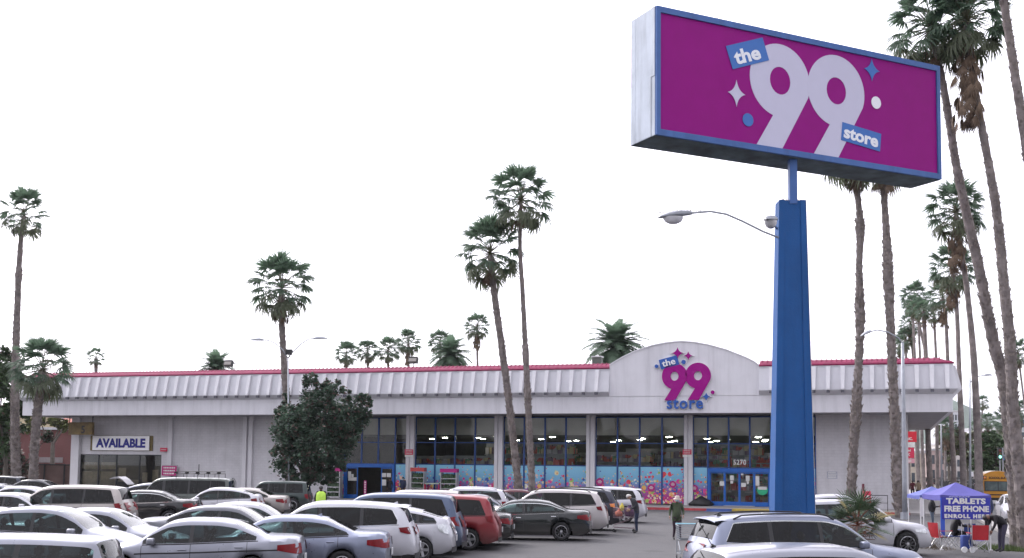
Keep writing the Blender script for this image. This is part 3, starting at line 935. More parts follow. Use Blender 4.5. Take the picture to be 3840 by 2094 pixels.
floodlight('black floodlight on the roof edge in front of the low date palm', 859, 1372)
floodlight('black floodlight on the roof edge in the middle of the row of small palms', 1551, 1360)
q = bl(2240, 1369, 3.0); p = b2w(q[0], 3.0)
t = thing('roof_vent', 'grey box vent with pale lid on the roof beside the arch', 'vent', (p.x, p.y, z_m2 + 0.045), NB)
hh = bl(2240, 1337, 3.0)[1] - z_m2 - 0.045
MB().box(-0.32, 0.32, -0.3, 0.3, 0, hh - 0.08).build('casing', mat('dark_green_grey', (0.08, 0.09, 0.08), 0.6), t)
MB().box(-0.37, 0.37, -0.36, 0.36, hh - 0.08, hh).build('lid', M_steel, t)

# ---- racks, trolleys and doors clutter on the walkway
def plant_rack(label, px0, px1, ptop, pbot, v, mh):
    a = bl(px0, 1800, v)[0]; b_ = bl(px1, 1800, v)[0]; zt = bl(px0, ptop, v)[1]
    p = b2w((a + b_) / 2, v, 0.13)
    t = thing('display_rack', label, 'display rack', tuple(p), NB, 'plant racks outside the entrance')
    w = b_ - a; zt -= 0.13
    MB().box(-w / 2, -w / 2 + 0.05, -0.25, 0.25, 0, zt).box(w / 2 - 0.05, w / 2, -0.25, 0.25, 0, zt).build('frame', M_steel, t)
    MB().box(-w / 2 - 0.02, w / 2 + 0.02, -0.3, 0.2, zt, zt + 0.26).build('header', mh, t)
    n = 5
    for k in range(n):
        z = 0.1 + k * (zt - 0.2) / n
        MB().box(-w / 2 + 0.05, w / 2 - 0.05, -0.27, 0.25, z, z + 0.05).build('shelf', M_steel, t)
        g = MB()
        for i in range(60):
            x = random.uniform(-w / 2 + 0.1, w / 2 - 0.1); y = random.uniform(-0.2, 0.2); hgt = random.uniform(0.1, 0.3)
            g.obox((x, y, z + 0.05 + hgt / 2), (random.uniform(.02, .06), 0, 0), (0, .03, random.uniform(-.05, .05)), (random.uniform(-.05, .05), 0, hgt / 2))
        o = g.build('goods', mat('potted_greens', (0.05, 0.09, 0.045), 0.8, var=0.5, scale=12), t); o['kind'] = 'stuff'
plant_rack('tall plant rack with magenta header half hidden by the bushy tree', 1230, 1280, 1768, 1868, -1.0, M_pink)
plant_rack('plant rack with coral red header right of the column with the notice', 1545, 1595, 1768, 1868, -1.2, mat('coral_header', (0.5, 0.07, 0.07), 0.5))
plant_rack('plant rack with magenta header standing before the blue poster', 1656, 1716, 1772, 1868, -1.2, M_pink)
a = bl(1600, 1800, -1.2)[0]; b_ = bl(1652, 1800, -1.2)[0]
t = thing('display_table', 'low red framed goods table between the two plant racks', 'table', tuple(b2w((a + b_) / 2, -1.2, 0.13)), NB)
w = b_ - a
g = MB()
for sx in (-1, 1):
    for sy in (-1, 1): g.box(sx * w / 2 - 0.03, sx * w / 2 + 0.03, sy * 0.3 - 0.03, sy * 0.3 + 0.03, 0, 1.15)
g.build('leg', M_red, t)
MB().box(-w / 2, w / 2, -0.33, 0.33, 0.45, 0.52).build('shelf', M_red, t)
MB().box(-w / 2, w / 2, -0.33, 0.33, 1.15, 1.22).build('table_top', mat('pale_green_top', (0.4, 0.5, 0.4), 0.6), t)
a = bl(1369, 1850, -2.0)[0]
t = thing('banner_post', 'narrow magenta banner post with white letters in front of the open entrance', 'sign', tuple(b2w(a, -2.0, 0.13)), NB)
zt = bl(1369, 1803, -2.0)[1] - 0.13
MB().box(-0.09, 0.09, -0.02, 0.02, zt - 0.95, zt).build('panel', M_pink, t)
MB().tube([(0, 0.03, 0), (0, 0.03, zt - 0.9)], 0.025, 6).build('post', M_steel, t)
g = MB()
for k in range(5): g.box(-0.05, 0.05, -0.028, -0.021, zt - 0.17 - k * 0.17, zt - 0.07 - k * 0.17)
g.build('lettering', M_paper, t)
# dark bundle of bags beside the doors
p = bl(2630, 1895, -0.9)
t = tag(None or MB().lathe([(0.0, 0.0), (0.62, 0.0), (0.66, 0.12), (0.5, 0.35), (0.30, 0.52), (0.12, 0.62), (0, 0.66)], 14).build('refuse_bag', mat('black_bag', (0.012, 0.012, 0.014), 0.45, var=0.2, bump=0.8, bscale=6), smooth=True, loc=tuple(b2w(p[0], -0.9, 0.131))), 'black heap of bags on the walkway left of the blue doors', 'bag')
for v in t.data.vertices:
    v.co.x *= 1.1 + 0.25 * math.sin(v.co.z * 9 + v.co.y * 5); v.co.y *= 0.7
# ------------------------------------------------------------------ cars
M_cglass = glass('car_glass', (0.30, 0.40, 0.40), 0.7, 0.01)
M_cprivacy = glass('dark_car_glass', (0.06, 0.08, 0.085), 0.6, 0.01)
M_wind = glass('windscreen_glass', (0.45, 0.52, 0.52), 1.0, 0.01)
M_tyre = mat('tyre_rubber', (0.014, 0.014, 0.015), 0.8, var=0.2)
M_alloy = mat('alloy_wheel', (0.55, 0.55, 0.57), 0.3, 0.8, var=0.05)
M_chrome = mat('chrome_trim', (0.75, 0.76, 0.78), 0.15, 1.0, var=0)
M_trim = mat('black_trim', (0.012, 0.012, 0.014), 0.45, var=0)
M_under = mat('dark_underbody', (0.008, 0.008, 0.009), 0.95, var=0)
M_seat = mat('dark_seat_cloth', (0.035, 0.035, 0.04), 0.9, var=0.2)
M_cabin = mat('cabin_plastic', (0.06, 0.058, 0.055), 0.8, var=0.1)
M_tail = mat('red_lamp_lens', (0.17, 0.003, 0.008), 0.3, var=0.3, scale=9, coat=0.0, spec=0.25)
M_head = mat('clear_lamp_lens', (0.62, 0.64, 0.66), 0.1, 0.3, var=0.3, scale=14, coat=1.0)
M_amber = mat('amber_lamp_lens', (0.7, 0.2, 0.02), 0.15, var=0.1, coat=1.0)
M_plate = mat('plate_white', (0.7, 0.7, 0.72), 0.4, var=0.05)
M_lowblk = mat('textured_bumper', (0.03, 0.03, 0.032), 0.75, var=0.15)
def paint(name, c, metal=0.35, rough=0.32):
    if name in MATS: return MATS[name]
    m, n, b, o = nmat(name)
    t = noise(n, 1.3, 5, 0.6)
    r = ramp(n, t.outputs[0], [(0.35, [x * 0.82 for x in c]), (0.65, [x * 0.92 for x in c])])
    # road dust along the sills
    tc = n.nodes.new('ShaderNodeTexCoord'); sx = n.nodes.new('ShaderNodeSeparateXYZ'); n.links.new(tc.outputs['Object'], sx.inputs[0])
    mr = n.nodes.new('ShaderNodeMapRange'); mr.inputs[1].default_value = 0.15; mr.inputs[2].default_value = 0.75; mr.inputs[3].default_value = 0.55; mr.inputs[4].default_value = 0.0
    n.links.new(sx.outputs[2], mr.inputs[0])
    mm = n.nodes.new('ShaderNodeMix'); mm.data_type = 'RGBA'
    n.links.new(mr.outputs[0], mm.inputs[0]); n.links.new(r.outputs[0], mm.inputs[6]); mm.inputs[7].default_value = (0.13, 0.12, 0.11, 1)
    n.links.new(mm.outputs[2], b.inputs['Base Color'])
    t2 = noise(n, 5, 5, 0.7); rr = ramp(n, t2.outputs[0], [(0.3, rough * 0.8), (0.7, rough * 1.35)])
    n.links.new(rr.outputs[0], b.inputs['Roughness'])
    b.inputs['Metallic'].default_value = metal
    b.inputs['Coat Weight'].default_value = 0.5
    b.inputs['Coat Roughness'].default_value = 0.06
    MATS[name] = m
    return m
P = {
    'silver': paint('silver_paint', (0.29, 0.30, 0.35), 0.55), 'silverblue': paint('bluish_silver_paint', (0.23, 0.255, 0.345), 0.55),
    'white': paint('white_car_paint', (0.58, 0.58, 0.63), 0.05), 'pearl': paint('pearl_paint', (0.52, 0.49, 0.48), 0.15),
    'grey': paint('grey_paint', (0.14, 0.145, 0.17), 0.4), 'darkgrey': paint('charcoal_paint', (0.045, 0.048, 0.06), 0.35),
    'black': paint('black_car_paint', (0.008, 0.009, 0.012), 0.1, 0.2), 'blackgreen': paint('blackish_green_paint', (0.005, 0.009, 0.011), 0.1, 0.2),
    'champagne': paint('champagne_paint', (0.40, 0.37, 0.35), 0.4), 'red': paint('dark_red_paint', (0.24, 0.012, 0.02), 0.2),
    'blue': paint('slate_blue_paint', (0.06, 0.09, 0.16), 0.35), 'green': paint('dark_green_paint', (0.022, 0.04, 0.038), 0.3),
    'vangreen': paint('grey_green_paint', (0.085, 0.10, 0.09), 0.3), 'navy': paint('dark_navy_paint', (0.02, 0.025, 0.045), 0.3),
    'maroon': paint('maroon_paint', (0.09, 0.01, 0.02), 0.3),
}
def wheel_meshes(r, w=0.21, spokes=5, cover=False):
    g = MB()
    ri = r * 0.66
    g.lathe([(ri, -w / 2), (r * 0.93, -w / 2), (r * 0.985, -w * 0.36), (r, 0), (r * 0.985, w * 0.36), (r * 0.93, w / 2), (ri, w / 2), (ri * 0.98, 0), (ri, -w / 2)], 28, axis='y')
    tyre = g.mesh('wheel', M_tyre, True); fix_normals(tyre)
    g = MB()
    g.lathe([(ri * 1.0, w * 0.44), (ri * 0.92, w * 0.46), (ri * 0.9, w * 0.2), (ri * 0.9, -w * 0.4)], 28, axis='y')
    for k in range(spokes):
        a = 2 * PI * k / spokes
        for da in ((-0.1, 0.1) if spokes > 7 else (-0.0,)):
            dx, dz = math.cos(a), math.sin(a)
            px_, pz_ = -dz, dx
            hw = ri * (0.17 if spokes <= 5 else 0.09)
            c = (dx * ri * 0.52, w * 0.36, dz * ri * 0.52)
            g.obox(c, (dx * ri * 0.42, w * 0.06, dz * ri * 0.42), (px_ * hw, 0, pz_ * hw), (0, w * 0.09, 0))
    g.lathe([(0, w * 0.52), (ri * 0.2, w * 0.50), (ri * 0.24, w * 0.3)], 14, axis='y')
    g.mi = 1
    g.lathe([(0, -w * 0.06), (ri * 0.95, -w * 0.06)], 20, axis='y')
    rim = g.mesh('rim', [M_alloy, M_trim]); fix_normals(rim)
    return tyre, rim
WHEELS = {}
def get_wheel(r, spokes):
    k = (round(r, 2), spokes)
    if k not in WHEELS: WHEELS[k] = wheel_meshes(r, 0.21, spokes)
    return WHEELS[k]
def seat_mesh():
    g = MB()
    g.obox((0.0, 0, 0.12), (0.27, 0, 0), (0, 0.24, 0), (0, 0, 0.09))
    g.obox((-0.30, 0, 0.46), (0.06, 0, 0.015), (0, 0.23, 0), (-0.08, 0, 0.30))
    g.obox((-0.40, 0, 0.85), (0.05, 0, 0), (0, 0.13, 0), (-0.01, 0, 0.09))
    me = g.mesh('seat', M_seat)
    bm = bmesh.new(); bm.from_mesh(me)
    bmesh.ops.bevel(bm, geom=bm.edges[:], offset=0.04, segments=2, affect='EDGES')
    for f in bm.faces: f.smooth = True
    bm.to_mesh(me); bm.free()
    return me
SEAT = seat_mesh()
# side profiles: x from the nose (0) to the tail (1) in fractions of the length; heights in metres
KINDS_ = {
 'sedan': dict(L=4.75, W=1.82, H=1.43, xf=0.195, xr=0.785, r=0.33, gc=0.19,
    top=[(0, .56), (.012, .68), (.06, .77), (.24, .955), (.275, .99), (.34, 1.20), (.42, 1.385), (.50, 1.43), (.60, 1.425), (.69, 1.37), (.77, 1.22), (.85, 1.085), (.95, 1.07), (.985, 1.03), (.997, .90), (1.0, .74)],
    belt=[(0, .50), (.05, .68), (.25, .86), (.5, .90), (.8, .965), (.93, .98), (1, .70)],
    ws=(.285, .415), rw=(.70, .835), dlo=(.30, .815), pil=[(.505, .522)], rslope=1.1, tail=(0.085, .34, .72, .93), head=(.10, .56, .72)),
 'hatch': dict(L=4.45, W=1.75, H=1.47, xf=0.20, xr=0.80, r=0.315, gc=0.18,
    top=[(0, .55), (.012, .68), (.07, .80), (.20, .96), (.24, 1.0), (.33, 1.26), (.43, 1.44), (.52, 1.475), (.64, 1.455), (.78, 1.36), (.90, 1.22), (.955, 1.15), (.975, .98), (.99, .85), (1, .70)],
    belt=[(0, .50), (.05, .68), (.25, .88), (.5, .92), (.8, .99), (.93, 1.0), (1, .68)],
    ws=(.25, .42), rw=(.80, .93), dlo=(.27, .90), pil=[(.52, .537), (.765, .785)], rslope=1.0, tail=(0.07, .3, .70, 1.02), head=(.12, .56, .74)),
 'minivan': dict(L=4.95, W=1.95, H=1.73, xf=0.19, xr=0.80, r=0.33, gc=0.19,
    top=[(0, .58), (.012, .72), (.06, .86), (.17, 1.05), (.205, 1.09), (.29, 1.42), (.36, 1.645), (.45, 1.72), (.60, 1.735), (.80, 1.71), (.905, 1.655), (.935, 1.52), (.962, 1.15), (.985, .95), (.995, .80), (1, .62)],
    belt=[(0, .52), (.05, .70), (.22, .96), (.5, 1.02), (.8, 1.05), (.95, 1.06), (1, .64)],
    ws=(.215, .352), rw=(.915, .957), dlo=(.235, .915), pil=[(.43, .448), (.665, .68)], rslope=1.6, tail=(0.06, .2, .80, 1.10), head=(.11, .62, .80)),
 'suv': dict(L=4.75, W=1.90, H=1.70, xf=0.19, xr=0.79, r=0.37, gc=0.24,
    top=[(0, .66), (.012, .82), (.05, .96), (.22, 1.09), (.26, 1.13), (.33, 1.38), (.40, 1.60), (.48, 1.69), (.62, 1.70), (.80, 1.665), (.905, 1.60), (.935, 1.48), (.965, 1.18), (.982, 1.02), (.993, .86), (1, .64)],
    belt=[(0, .60), (.05, .80), (.25, 1.01), (.5, 1.04), (.8, 1.10), (.95, 1.13), (1, .66)],
    ws=(.27, .392), rw=(.915, .962), dlo=(.285, .915), pil=[(.485, .50), (.70, .718)], rslope=1.3, tail=(0.06, .30, .90, 1.10), head=(.11, .68, .86)),
 'boxsuv': dict(L=4.7, W=1.85, H=1.75, xf=0.19, xr=0.79, r=0.38, gc=0.26,
    top=[(0, .70), (.01, .88), (.04, 1.0), (.25, 1.08), (.285, 1.11), (.345, 1.42), (.395, 1.66), (.45, 1.735), (.62, 1.75), (.85, 1.735), (.935, 1.70), (.955, 1.6), (.975, 1.15), (.985, 1.0), (.995, .85), (1, .66)],
    belt=[(0, .62), (.05, .84), (.25, 1.02), (.5, 1.05), (.8, 1.06), (.95, 1.07), (1, .66)],
    ws=(.292, .39), rw=(.94, .972), dlo=(.30, .925), pil=[(.49, .51), (.69, .71)], rslope=4.0, tail=(0.04, .2, .72, 1.05), head=(.06, .70, .88)),
 'van': dict(L=5.2, W=1.98, H=1.98, xf=0.17, xr=0.76, r=0.36, gc=0.25,
    top=[(0, .70), (.01, .90), (.05, 1.02), (.14, 1.17), (.165, 1.20), (.225, 1.56), (.275, 1.84), (.33, 1.95), (.5, 1.985), (.85, 1.975), (.955, 1.93), (.975, 1.83), (.985, 1.2), (.99, .95), (.995, .85), (1, .60)],
    belt=[(0, .62), (.05, .86), (.2, 1.13), (.5, 1.15), (.95, 1.16), (1, .60)],
    ws=(.172, .27), rw=(.975, .985), dlo=(.185, .965), pil=[(.36, .385), (.60, .615), (.80, .812)], rslope=5, tail=(0.03, .14, .80, 1.1), head=(.06, .72, .90)),
 'mini': dict(L=3.70, W=1.69, H=1.41, xf=0.17, xr=0.84, r=0.31, gc=0.16,
    top=[(0, .58), (.015, .74), (.06, .86), (.22, .98), (.255, 1.0), (.31, 1.22), (.355, 1.36), (.43, 1.405), (.60, 1.41), (.82, 1.385), (.93, 1.355), (.95, 1.30), (.985, .98), (.992, .88), (1, .62)],
    belt=[(0, .52), (.06, .74), (.25, .93), (.5, .95), (.9, .97), (1, .62)],
    ws=(.262, .352), rw=(.945, .983), dlo=(.28, .955), pil=[(.60, .625)], rslope=6, tail=(0.03, .18, .72, .90), head=(.10, .60, .82)),
}
def make_car(kind, col, name, label, cat, glassm='clear', H=None, L=None, spokes=5, rails=None, spoiler=False, chrome=False, fin=False, lowblk=False, rack=None, tailm=None, stripe=False, aerial=False, dents=None, two_tone=None):
    K = dict(KINDS_[kind])
    L_ = L or K['L']; W = K['W'] / 2; Hs = (H or K['H']) / K['H']
    top = pch([(x * L_, z * Hs if z > 0.5 else z) for x, z in K['top']])
    belt = pch([(x * L_, z * (1 + (Hs - 1) * 0.7)) for x, z in K['belt']])
    r = K['r']; xf, xr = K['xf'] * L_, K['xr'] * L_
    gc = K['gc']
    Hm = max(z for x, z in K['top']) * Hs
    ws = [x * L_ for x in K['ws']]; rw = [x * L_ for x in K['rw']]; dl = [x * L_ for x in K['dlo']]
    pil = [(a * L_, b_ * L_) for a, b_ in K['pil']]
    arch = r + 0.055
    def bottom(x):
        z = gc + 0.02
        for a in (xf, xr):
            d = abs(x - a)
            if d < arch: z = max(z, r + math.sqrt(arch * arch - d * d) - 0.01)
        if x < 0.25: z += (0.25 - x) * 0.15
        if x > L_ - 0.3: z += (x - L_ + 0.3) * 0.35
        return z
    def plan(x):
        p = 1.0
        if x < 0.75: p -= 0.17 * ((0.75 - x) / 0.75) ** 2.2
        e = L_ - x
        if e < 0.6: p -= 0.12 * ((0.6 - e) / 0.6) ** 2.2
        return p
    def warp(x, y):
        t = min(1, abs(y) / W)
        f = max(0, 1 - x / 1.4); b_ = max(0, 1 - (L_ - x) / 1.1)
        return x + 0.16 * t * t * f - 0.10 * t * t * b_
    def wx(x, y, z):       # to local frame: +x is forward
        return (L_ / 2 - warp(x, y), y, z)
    def cab(x):
        return max(0.0, min(1.0, (top(x) - belt(x) - 0.03) / (Hm - belt(L_ * .5) - 0.03)))
    def rail(x):
        c = cab(x)
        return max(top(x) - (0.035 + 0.045 * c), belt(x) + 0.008)
    def yrail(x):
        c = cab(x)
        return W * plan(x) * (0.865 - 0.175 * c ** 1.0)
    ybelt = lambda x: W * plan(x) * 0.955
    def flare(x):
        f = 0
        for a in (xf, xr):
            d = abs(x - a)
            f = max(f, max(0, 1 - abs(d - arch) / 0.12) if d > arch else 1.0 if d > arch * .7 else 0.8)
        return 0.018 * f
    xs = set([0.0, L_])
    x = 0.0
    while x < L_: xs.add(round(x, 4)); x += 0.11
    for a in (xf, xr):
        for k in range(-8, 9): xs.add(round(a + arch * math.sin(k * PI / 16), 4))
        xs.add(round(a - arch - .004, 4)); xs.add(round(a + arch + .004, 4))
    sp = []
    for a in list(ws) + list(rw) + list(dl) + [q for p_ in pil for q in p_]: sp.append(round(a, 4))
    for (a, z) in K['top']: xs.add(round(a * L_, 4))
    arr = sorted(xs)
    arr = [a for a in arr if all(abs(a - s_) > 0.025 for s_ in sp) or a in (0.0, round(L_, 4), L_)]
    # drop near duplicates except close to the ends
    out = []
    for a in arr:
        if out and a - out[-1] < 0.012 and a > 0.1 and a < L_ - 0.2: continue
        if out and a - out[-1] < 0.003: continue
        out.append(a)
    arr = sorted(out + sp)
    NS = len(arr)
    zb = []
    for x in arr:
        bz, tz = bottom(x), belt(x)
        tz = max(tz, bz + 0.03)
        c = cab(x)
        rl = max(rail(x), tz + 0.006)
        yb, yr = ybelt(x), yrail(x)
        gb = tz + 0.03
        gt = rl - (0.02 + 0.04 * c)
        # rear quarter slope
        gt = min(gt, gb + max(0, (dl[1] - x)) * K['rslope'] * 1.2 + 0.02) if x <= dl[1] + 1e-6 else gb - 1
        ok = gt > gb + 0.012 and dl[0] - 1e-6 <= x
        if not ok: gb = gt = (tz + rl) / 2
        fl = flare(x) if bz < .9 else 0
        Wp = W * plan(x)
        def ys(z):
            t = (z - tz) / max(1e-4, rl - tz)
            return yb + (yr - yb) * t
        row = [(Wp * 0.93 + fl, bz), (Wp * 0.985 + fl, bz + (tz - bz) * 0.16), (Wp * 1.0 + fl, bz + (tz - bz) * 0.42), (Wp * 0.992 + fl * .5, bz + (tz - bz) * 0.70), (Wp * 0.978, bz + (tz - bz) * 0.90), (yb, tz),
               (ys(gb), gb), (ys(gt), gt), (yr, rl), (yr * 0.93, rl + (top(x) - rl) * 0.45), (yr * 0.72, rl + (top(x) - rl) * 0.8), (yr * 0.36, rl + (top(x) - rl) * 0.97), (0, max(top(x), rl + .001))]
        zb.append((x, row, ok))
    NR = 13
    body = MB(); gl = {'window': MB(), 'windscreen': MB(), 'rear_window': MB()}; door = {}
    V = {}
    for i, (x, row, ok) in enumerate(zb):
        for s in (1, -1):
            for j, (y, z) in enumerate(row): V[(i, j, s)] = wx(x, y * s, z)
    def quad(t, i, j, s, vs=None):
        q = [V[(i, j, s)], V[(i + 1, j, s)], V[(i + 1, j + 1, s)], V[(i, j + 1, s)]]
        return q if s > 0 else q[::-1]
    idx = {}
    bv = []; bf = []
    def bi(i, j, s):
        if j == NR - 1: s = 1
        k = (i, j, s)
        if k not in idx:
            idx[k] = len(bv); bv.append(V[k])
        return idx[k]
    wins = {}
    # door spans
    a0, a1 = ws[0] + 0.06, (pil[0][0] + pil[0][1]) / 2
    doors = [(a0, a1)]
    if kind != 'mini': doors.append((a1, min(xr - arch * 0.25, pil[1][0] if len(pil) > 1 else xr - 0.1)))
    bmats = []
    for i in range(NS - 1):
        xm = (arr[i] + arr[i + 1]) / 2
        for j in range(NR - 1):
            for s in (1, -1):
                isg = None
                if j == 6 and zb[i][2] and zb[i + 1][2] and dl[0] <= xm <= dl[1] and not any(a < xm < b_ for a, b_ in pil):
                    n_ = sum(1 for a, b_ in pil if xm > b_)
                    isg = ('window', s, n_)
                elif j >= 9 and ws[0] < xm < ws[1]: isg = ('windscreen', 0, 0)
                elif j >= 9 and rw[0] < xm < rw[1]: isg = ('rear_window', 0, 0)
                if isg:
                    wins.setdefault(isg, MB()).add(quad(None, i, j, s), [(0, 1, 2, 3)])
                    continue
                dn = next((n_ for n_, (da, db) in enumerate(doors) if da < xm < db), None)
                if dn is not None and 1 <= j <= 4 and zb[i][1][0][1] < gc + .1 and zb[i + 1][1][0][1] < gc + .1:
                    door.setdefault((s, dn), MB()).add(quad(None, i, j, s), [(0, 1, 2, 3)])
                    continue
                f = [bi(i, j, s), bi(i + 1, j, s), bi(i + 1, j + 1, s), bi(i, j + 1, s)]
                bf.append(tuple(f if s > 0 else f[::-1]))
                mi = 0
                if j == 6 and any(a < xm < b_ for a, b_ in pil): mi = 1
                if lowblk and j == 0: mi = 1
                bmats.append(mi)
    # end caps
    for e, i in ((0, 0), (1, NS - 1)):
        x, row, ok = zb[i]
        cols_ = [-1, -.8, -.5, 0, .5, .8, 1]
        for j in range(NR - 1):
            base = len(bv)
            for jj in (j, j + 1):
                for c in cols_:
                    bv.append(wx(x, row[jj][0] * c, row[jj][1] + (0 if jj < NR - 1 else 0)))
            for c in range(6):
                f = (base + c, base + c + 1, base + 7 + c + 1, base + 7 + c)
                bf.append(f if e else f[::-1]); bmats.append(0)
    t = thing(name, label, cat)
    me = bpy.data.meshes.new('body')
    me.from_pydata(bv, [], bf)
    me.materials.append(P[col]); me.materials.append(M_lowblk)
    me.polygons.foreach_set('material_index', bmats)
    me.polygons.foreach_set('use_smooth', [True] * len(bf))
    bm = bmesh.new(); bm.from_mesh(me)
    bmesh.ops.remove_doubles(bm, verts=bm.verts, dist=0.0008)
    bmesh.ops.recalc_face_normals(bm, faces=bm.faces)
    # make normals face outwards
    sgn = sum(f.calc_center_median().dot(f.normal) - f.normal.z * 0.6 for f in bm.faces)
    if sgn < 0: bmesh.ops.reverse_faces(bm, faces=bm.faces)
    for f in bm.faces: f.smooth = True
    for ed in bm.edges:
        if len(ed.link_faces) == 2 and ed.calc_face_angle(0) > 0.7: ed.smooth = False
    bm.to_mesh(me); bm.free(); me.update()
    link('body', me, t)
    for k, g in wins.items():
        m = M_wind if k[0] != 'window' else (M_cglass if (glassm == 'clear' or (glassm == 'rear' and k[2] == 0)) else M_cprivacy)
        if k[0] == 'rear_window' and glassm != 'clear': m = M_cprivacy
        me = g.mesh(k[0], m, True)
        bm = bmesh.new(); bm.from_mesh(me); bmesh.ops.remove_doubles(bm, verts=bm.verts, dist=0.0005); bm.to_mesh(me); bm.free()
        link(k[0], me, t)
    dobj = {}
    for k, g in door.items():
        me = g.mesh('door', P[col], True)
        bm = bmesh.new(); bm.from_mesh(me); bmesh.ops.remove_doubles(bm, verts=bm.verts, dist=0.0005); bm.to_mesh(me); bm.free()
        dobj[k] = link('door', me, t)
    # helper giving the flank half width at any x, z
    def flank(x, z):
        i = 0
        while i < NS - 2 and arr[i + 1] < x: i += 1
        def at_(row):
            for j in range(len(row) - 1):
                if z <= row[j + 1][1]:
                    y0, z0 = row[j]; y1, z1 = row[j + 1]
                    return y0 + (y1 - y0) * max(0, (z - z0)) / max(1e-5, z1 - z0)
            return row[-1][0]
        f = (x - arr[i]) / max(1e-5, arr[i + 1] - arr[i])
        return at_(zb[i][1]) * (1 - f) + at_(zb[i + 1][1]) * f
    def backx(z):
        # outermost x of the tail at height z
        x = L_
        while x > L_ * 0.6 and top(x) < z: x -= 0.01
        return x
    def frontx(z):
        x = 0
        while x < L_ * 0.3 and top(x) < z: x += 0.01
        return x
    # doors: thin dark gaps and handles
    g = MB()
    for s in (1, -1):
        for (da, db) in doors:
            for xx in (da, db):
                pts = []
                z0 = max(bottom(xx) + 0.05, gc + .08)
                z1 = belt(xx)
                for k in range(9):
                    z = z0 + (z1 - z0) * k / 8
                    pts.append((xx, z))
                rows = []
                for (x_, z_) in pts:
                    rows.append([wx(x_ - 0.006, s * (flank(x_, z_) + 0.0025), z_), wx(x_ + 0.006, s * (flank(x_, z_) + 0.0025), z_)])
                g.grid(rows)
    g.build('door_gap', M_trim, t)
    for s in (1, -1):
        for n_, (da, db) in enumerate(doors):
            xx = db - 0.17; z = belt(xx) - 0.10
            y = flank(xx, z)
            bbox('door_handle', (L_ / 2 - warp(xx, y) - 0.09, L_ / 2 - warp(xx, y) + 0.09, s * y - 0.004 if s > 0 else -y - 0.03, s * y + 0.03 if s > 0 else -y + 0.004, z - 0.014, z + 0.014), 0.01, M_chrome if chrome else P[col], dobj.get((s, n_), t))
    # window surround / belt moulding
    for s in (1, -1):
        g = MB()
        rows = []
        for x_ in [dl[0] + (dl[1] - dl[0]) * k / 30 for k in range(31)]:
            z_ = belt(x_) + 0.012
            y = flank(x_, z_)
            rows.append([wx(x_, s * (y + 0.007), z_ - 0.011), wx(x_, s * (y + 0.007), z_ + 0.012)])
        g.grid(rows)
        if chrome:
            rows = []
            for i, (x_, row, ok) in enumerate(zb):
                if ok and dl[0] <= x_ <= dl[1]:
                    y, z_ = row[7]
                    rows.append([wx(x_, s * (y + 0.006), z_ - 0.008), wx(x_, s * (y + 0.004), z_ + 0.014)])
            if len(rows) > 1: g.grid(rows)
        g.build('belt_moulding', M_chrome if chrome else M_trim, t)
    # lamps
    ta, tb, tz0, tz1 = K['tail']
    tz0 *= Hs; tz1 *= Hs
    for s in (1, -1):
        rows = []
        n1, n2 = 6, 6
        for j in range(5):
            v = j / 4
            row = []
            for k in range(n1 + 1):
                fz = k / n1
                zc0 = tz0 + (tz1 - tz0) * (0.35 * (1 - fz)); zc1 = tz1 - (tz1 - tz0) * 0.12 * (1 - fz)
                z = zc0 + (zc1 - zc0) * v
                bx = backx(z)
                x_ = min(bx, L_ - 0.02) - ta * L_ * (1 - fz) * (1 if kind in ('sedan', 'hatch', 'suv', 'mini', 'minivan') else 1)
                y = flank(x_, z) + 0.020
                row.append(wx(x_, s * y, z))
            z = tz0 + (tz1 - tz0) * v
            bx = backx(z)
            ye = flank(min(bx, L_ - 0.01), z) + 0.018
            for k in range(1, n2 + 1):
                y = ye - (ye - (W * (1 - tb * 1.4))) * k / n2
                q = wx(bx + 0.026, s * y, z)
                row.append(q)
            rows.append(row)
        g = MB(); g.grid(rows)
        o = g.build('tail_lamp', tailm or M_tail, t, smooth=True); fix_normals(o.data)
        ha, hz0, hz1 = K['head']
        rows = []
        for j in range(4):
            v = j / 3
            row = []
            for k in range(6):
                fz = k / 5
                z = hz0 * Hs + (hz1 - hz0) * (v * (0.45 + .55 * fz) + 0.35 * (1 - fz))
                x_ = frontx(z) + 0.02 + ha * L_ * (1 - fz)
                y = flank(x_, z) + 0.016
                row.append(wx(x_, s * y, z))
            z = hz0 * Hs + (hz1 - hz0) * v
            fx = frontx(z)
            ye = flank(fx + 0.01, z)
            for k in range(1, 5):
                row.append(wx(fx - 0.012, s * (ye - (ye - W * 0.55) * k / 4), z))
            rows.append(row)
        g = MB(); g.grid(rows)
        o = g.build('headlight', M_head, t, smooth=True); fix_normals(o.data)
        # mirror
        mxx = ws[0] + 0.30
        mz = belt(mxx) + 0.085
        y = flank(mxx, belt(mxx))
        X = L_ / 2 - mxx
        o = bbox('wing_mirror', (X - 0.06, X + 0.09, min(s * (y + 0.04), s * (y + 0.25)), max(s * (y + 0.04), s * (y + 0.25)), mz - 0.065, mz + 0.075), 0.045, P[col] if kind != 'van' else M_trim, t, seg=3)
        MB().obox((X, s * (y + 0.03), mz - 0.06), (0.04, 0, 0), (0, 0.06, 0), (0, 0, 0.018)).build('mirror_arm', M_trim, o)
    # bumpers, grille, plates
    zB = gc + 0.06
    rows = []
    for j in range(3):
        z = zB + j * 0.075
        rows.append([wx(L_ + 0.012, W * 0.87 * k / 6, z) for k in range(-6, 7)])
    g = MB(); g.grid(rows); o = g.build('bumper_valance', M_lowblk, t)
    rows = []
    for j in range(3):
        z = gc + 0.12 + j * 0.09
        rows.append([wx(-0.012, W * 0.62 * k / 6, z) for k in range(-6, 7)])
    g = MB(); g.grid(rows)
    o = g.build('grille', M_trim, t)
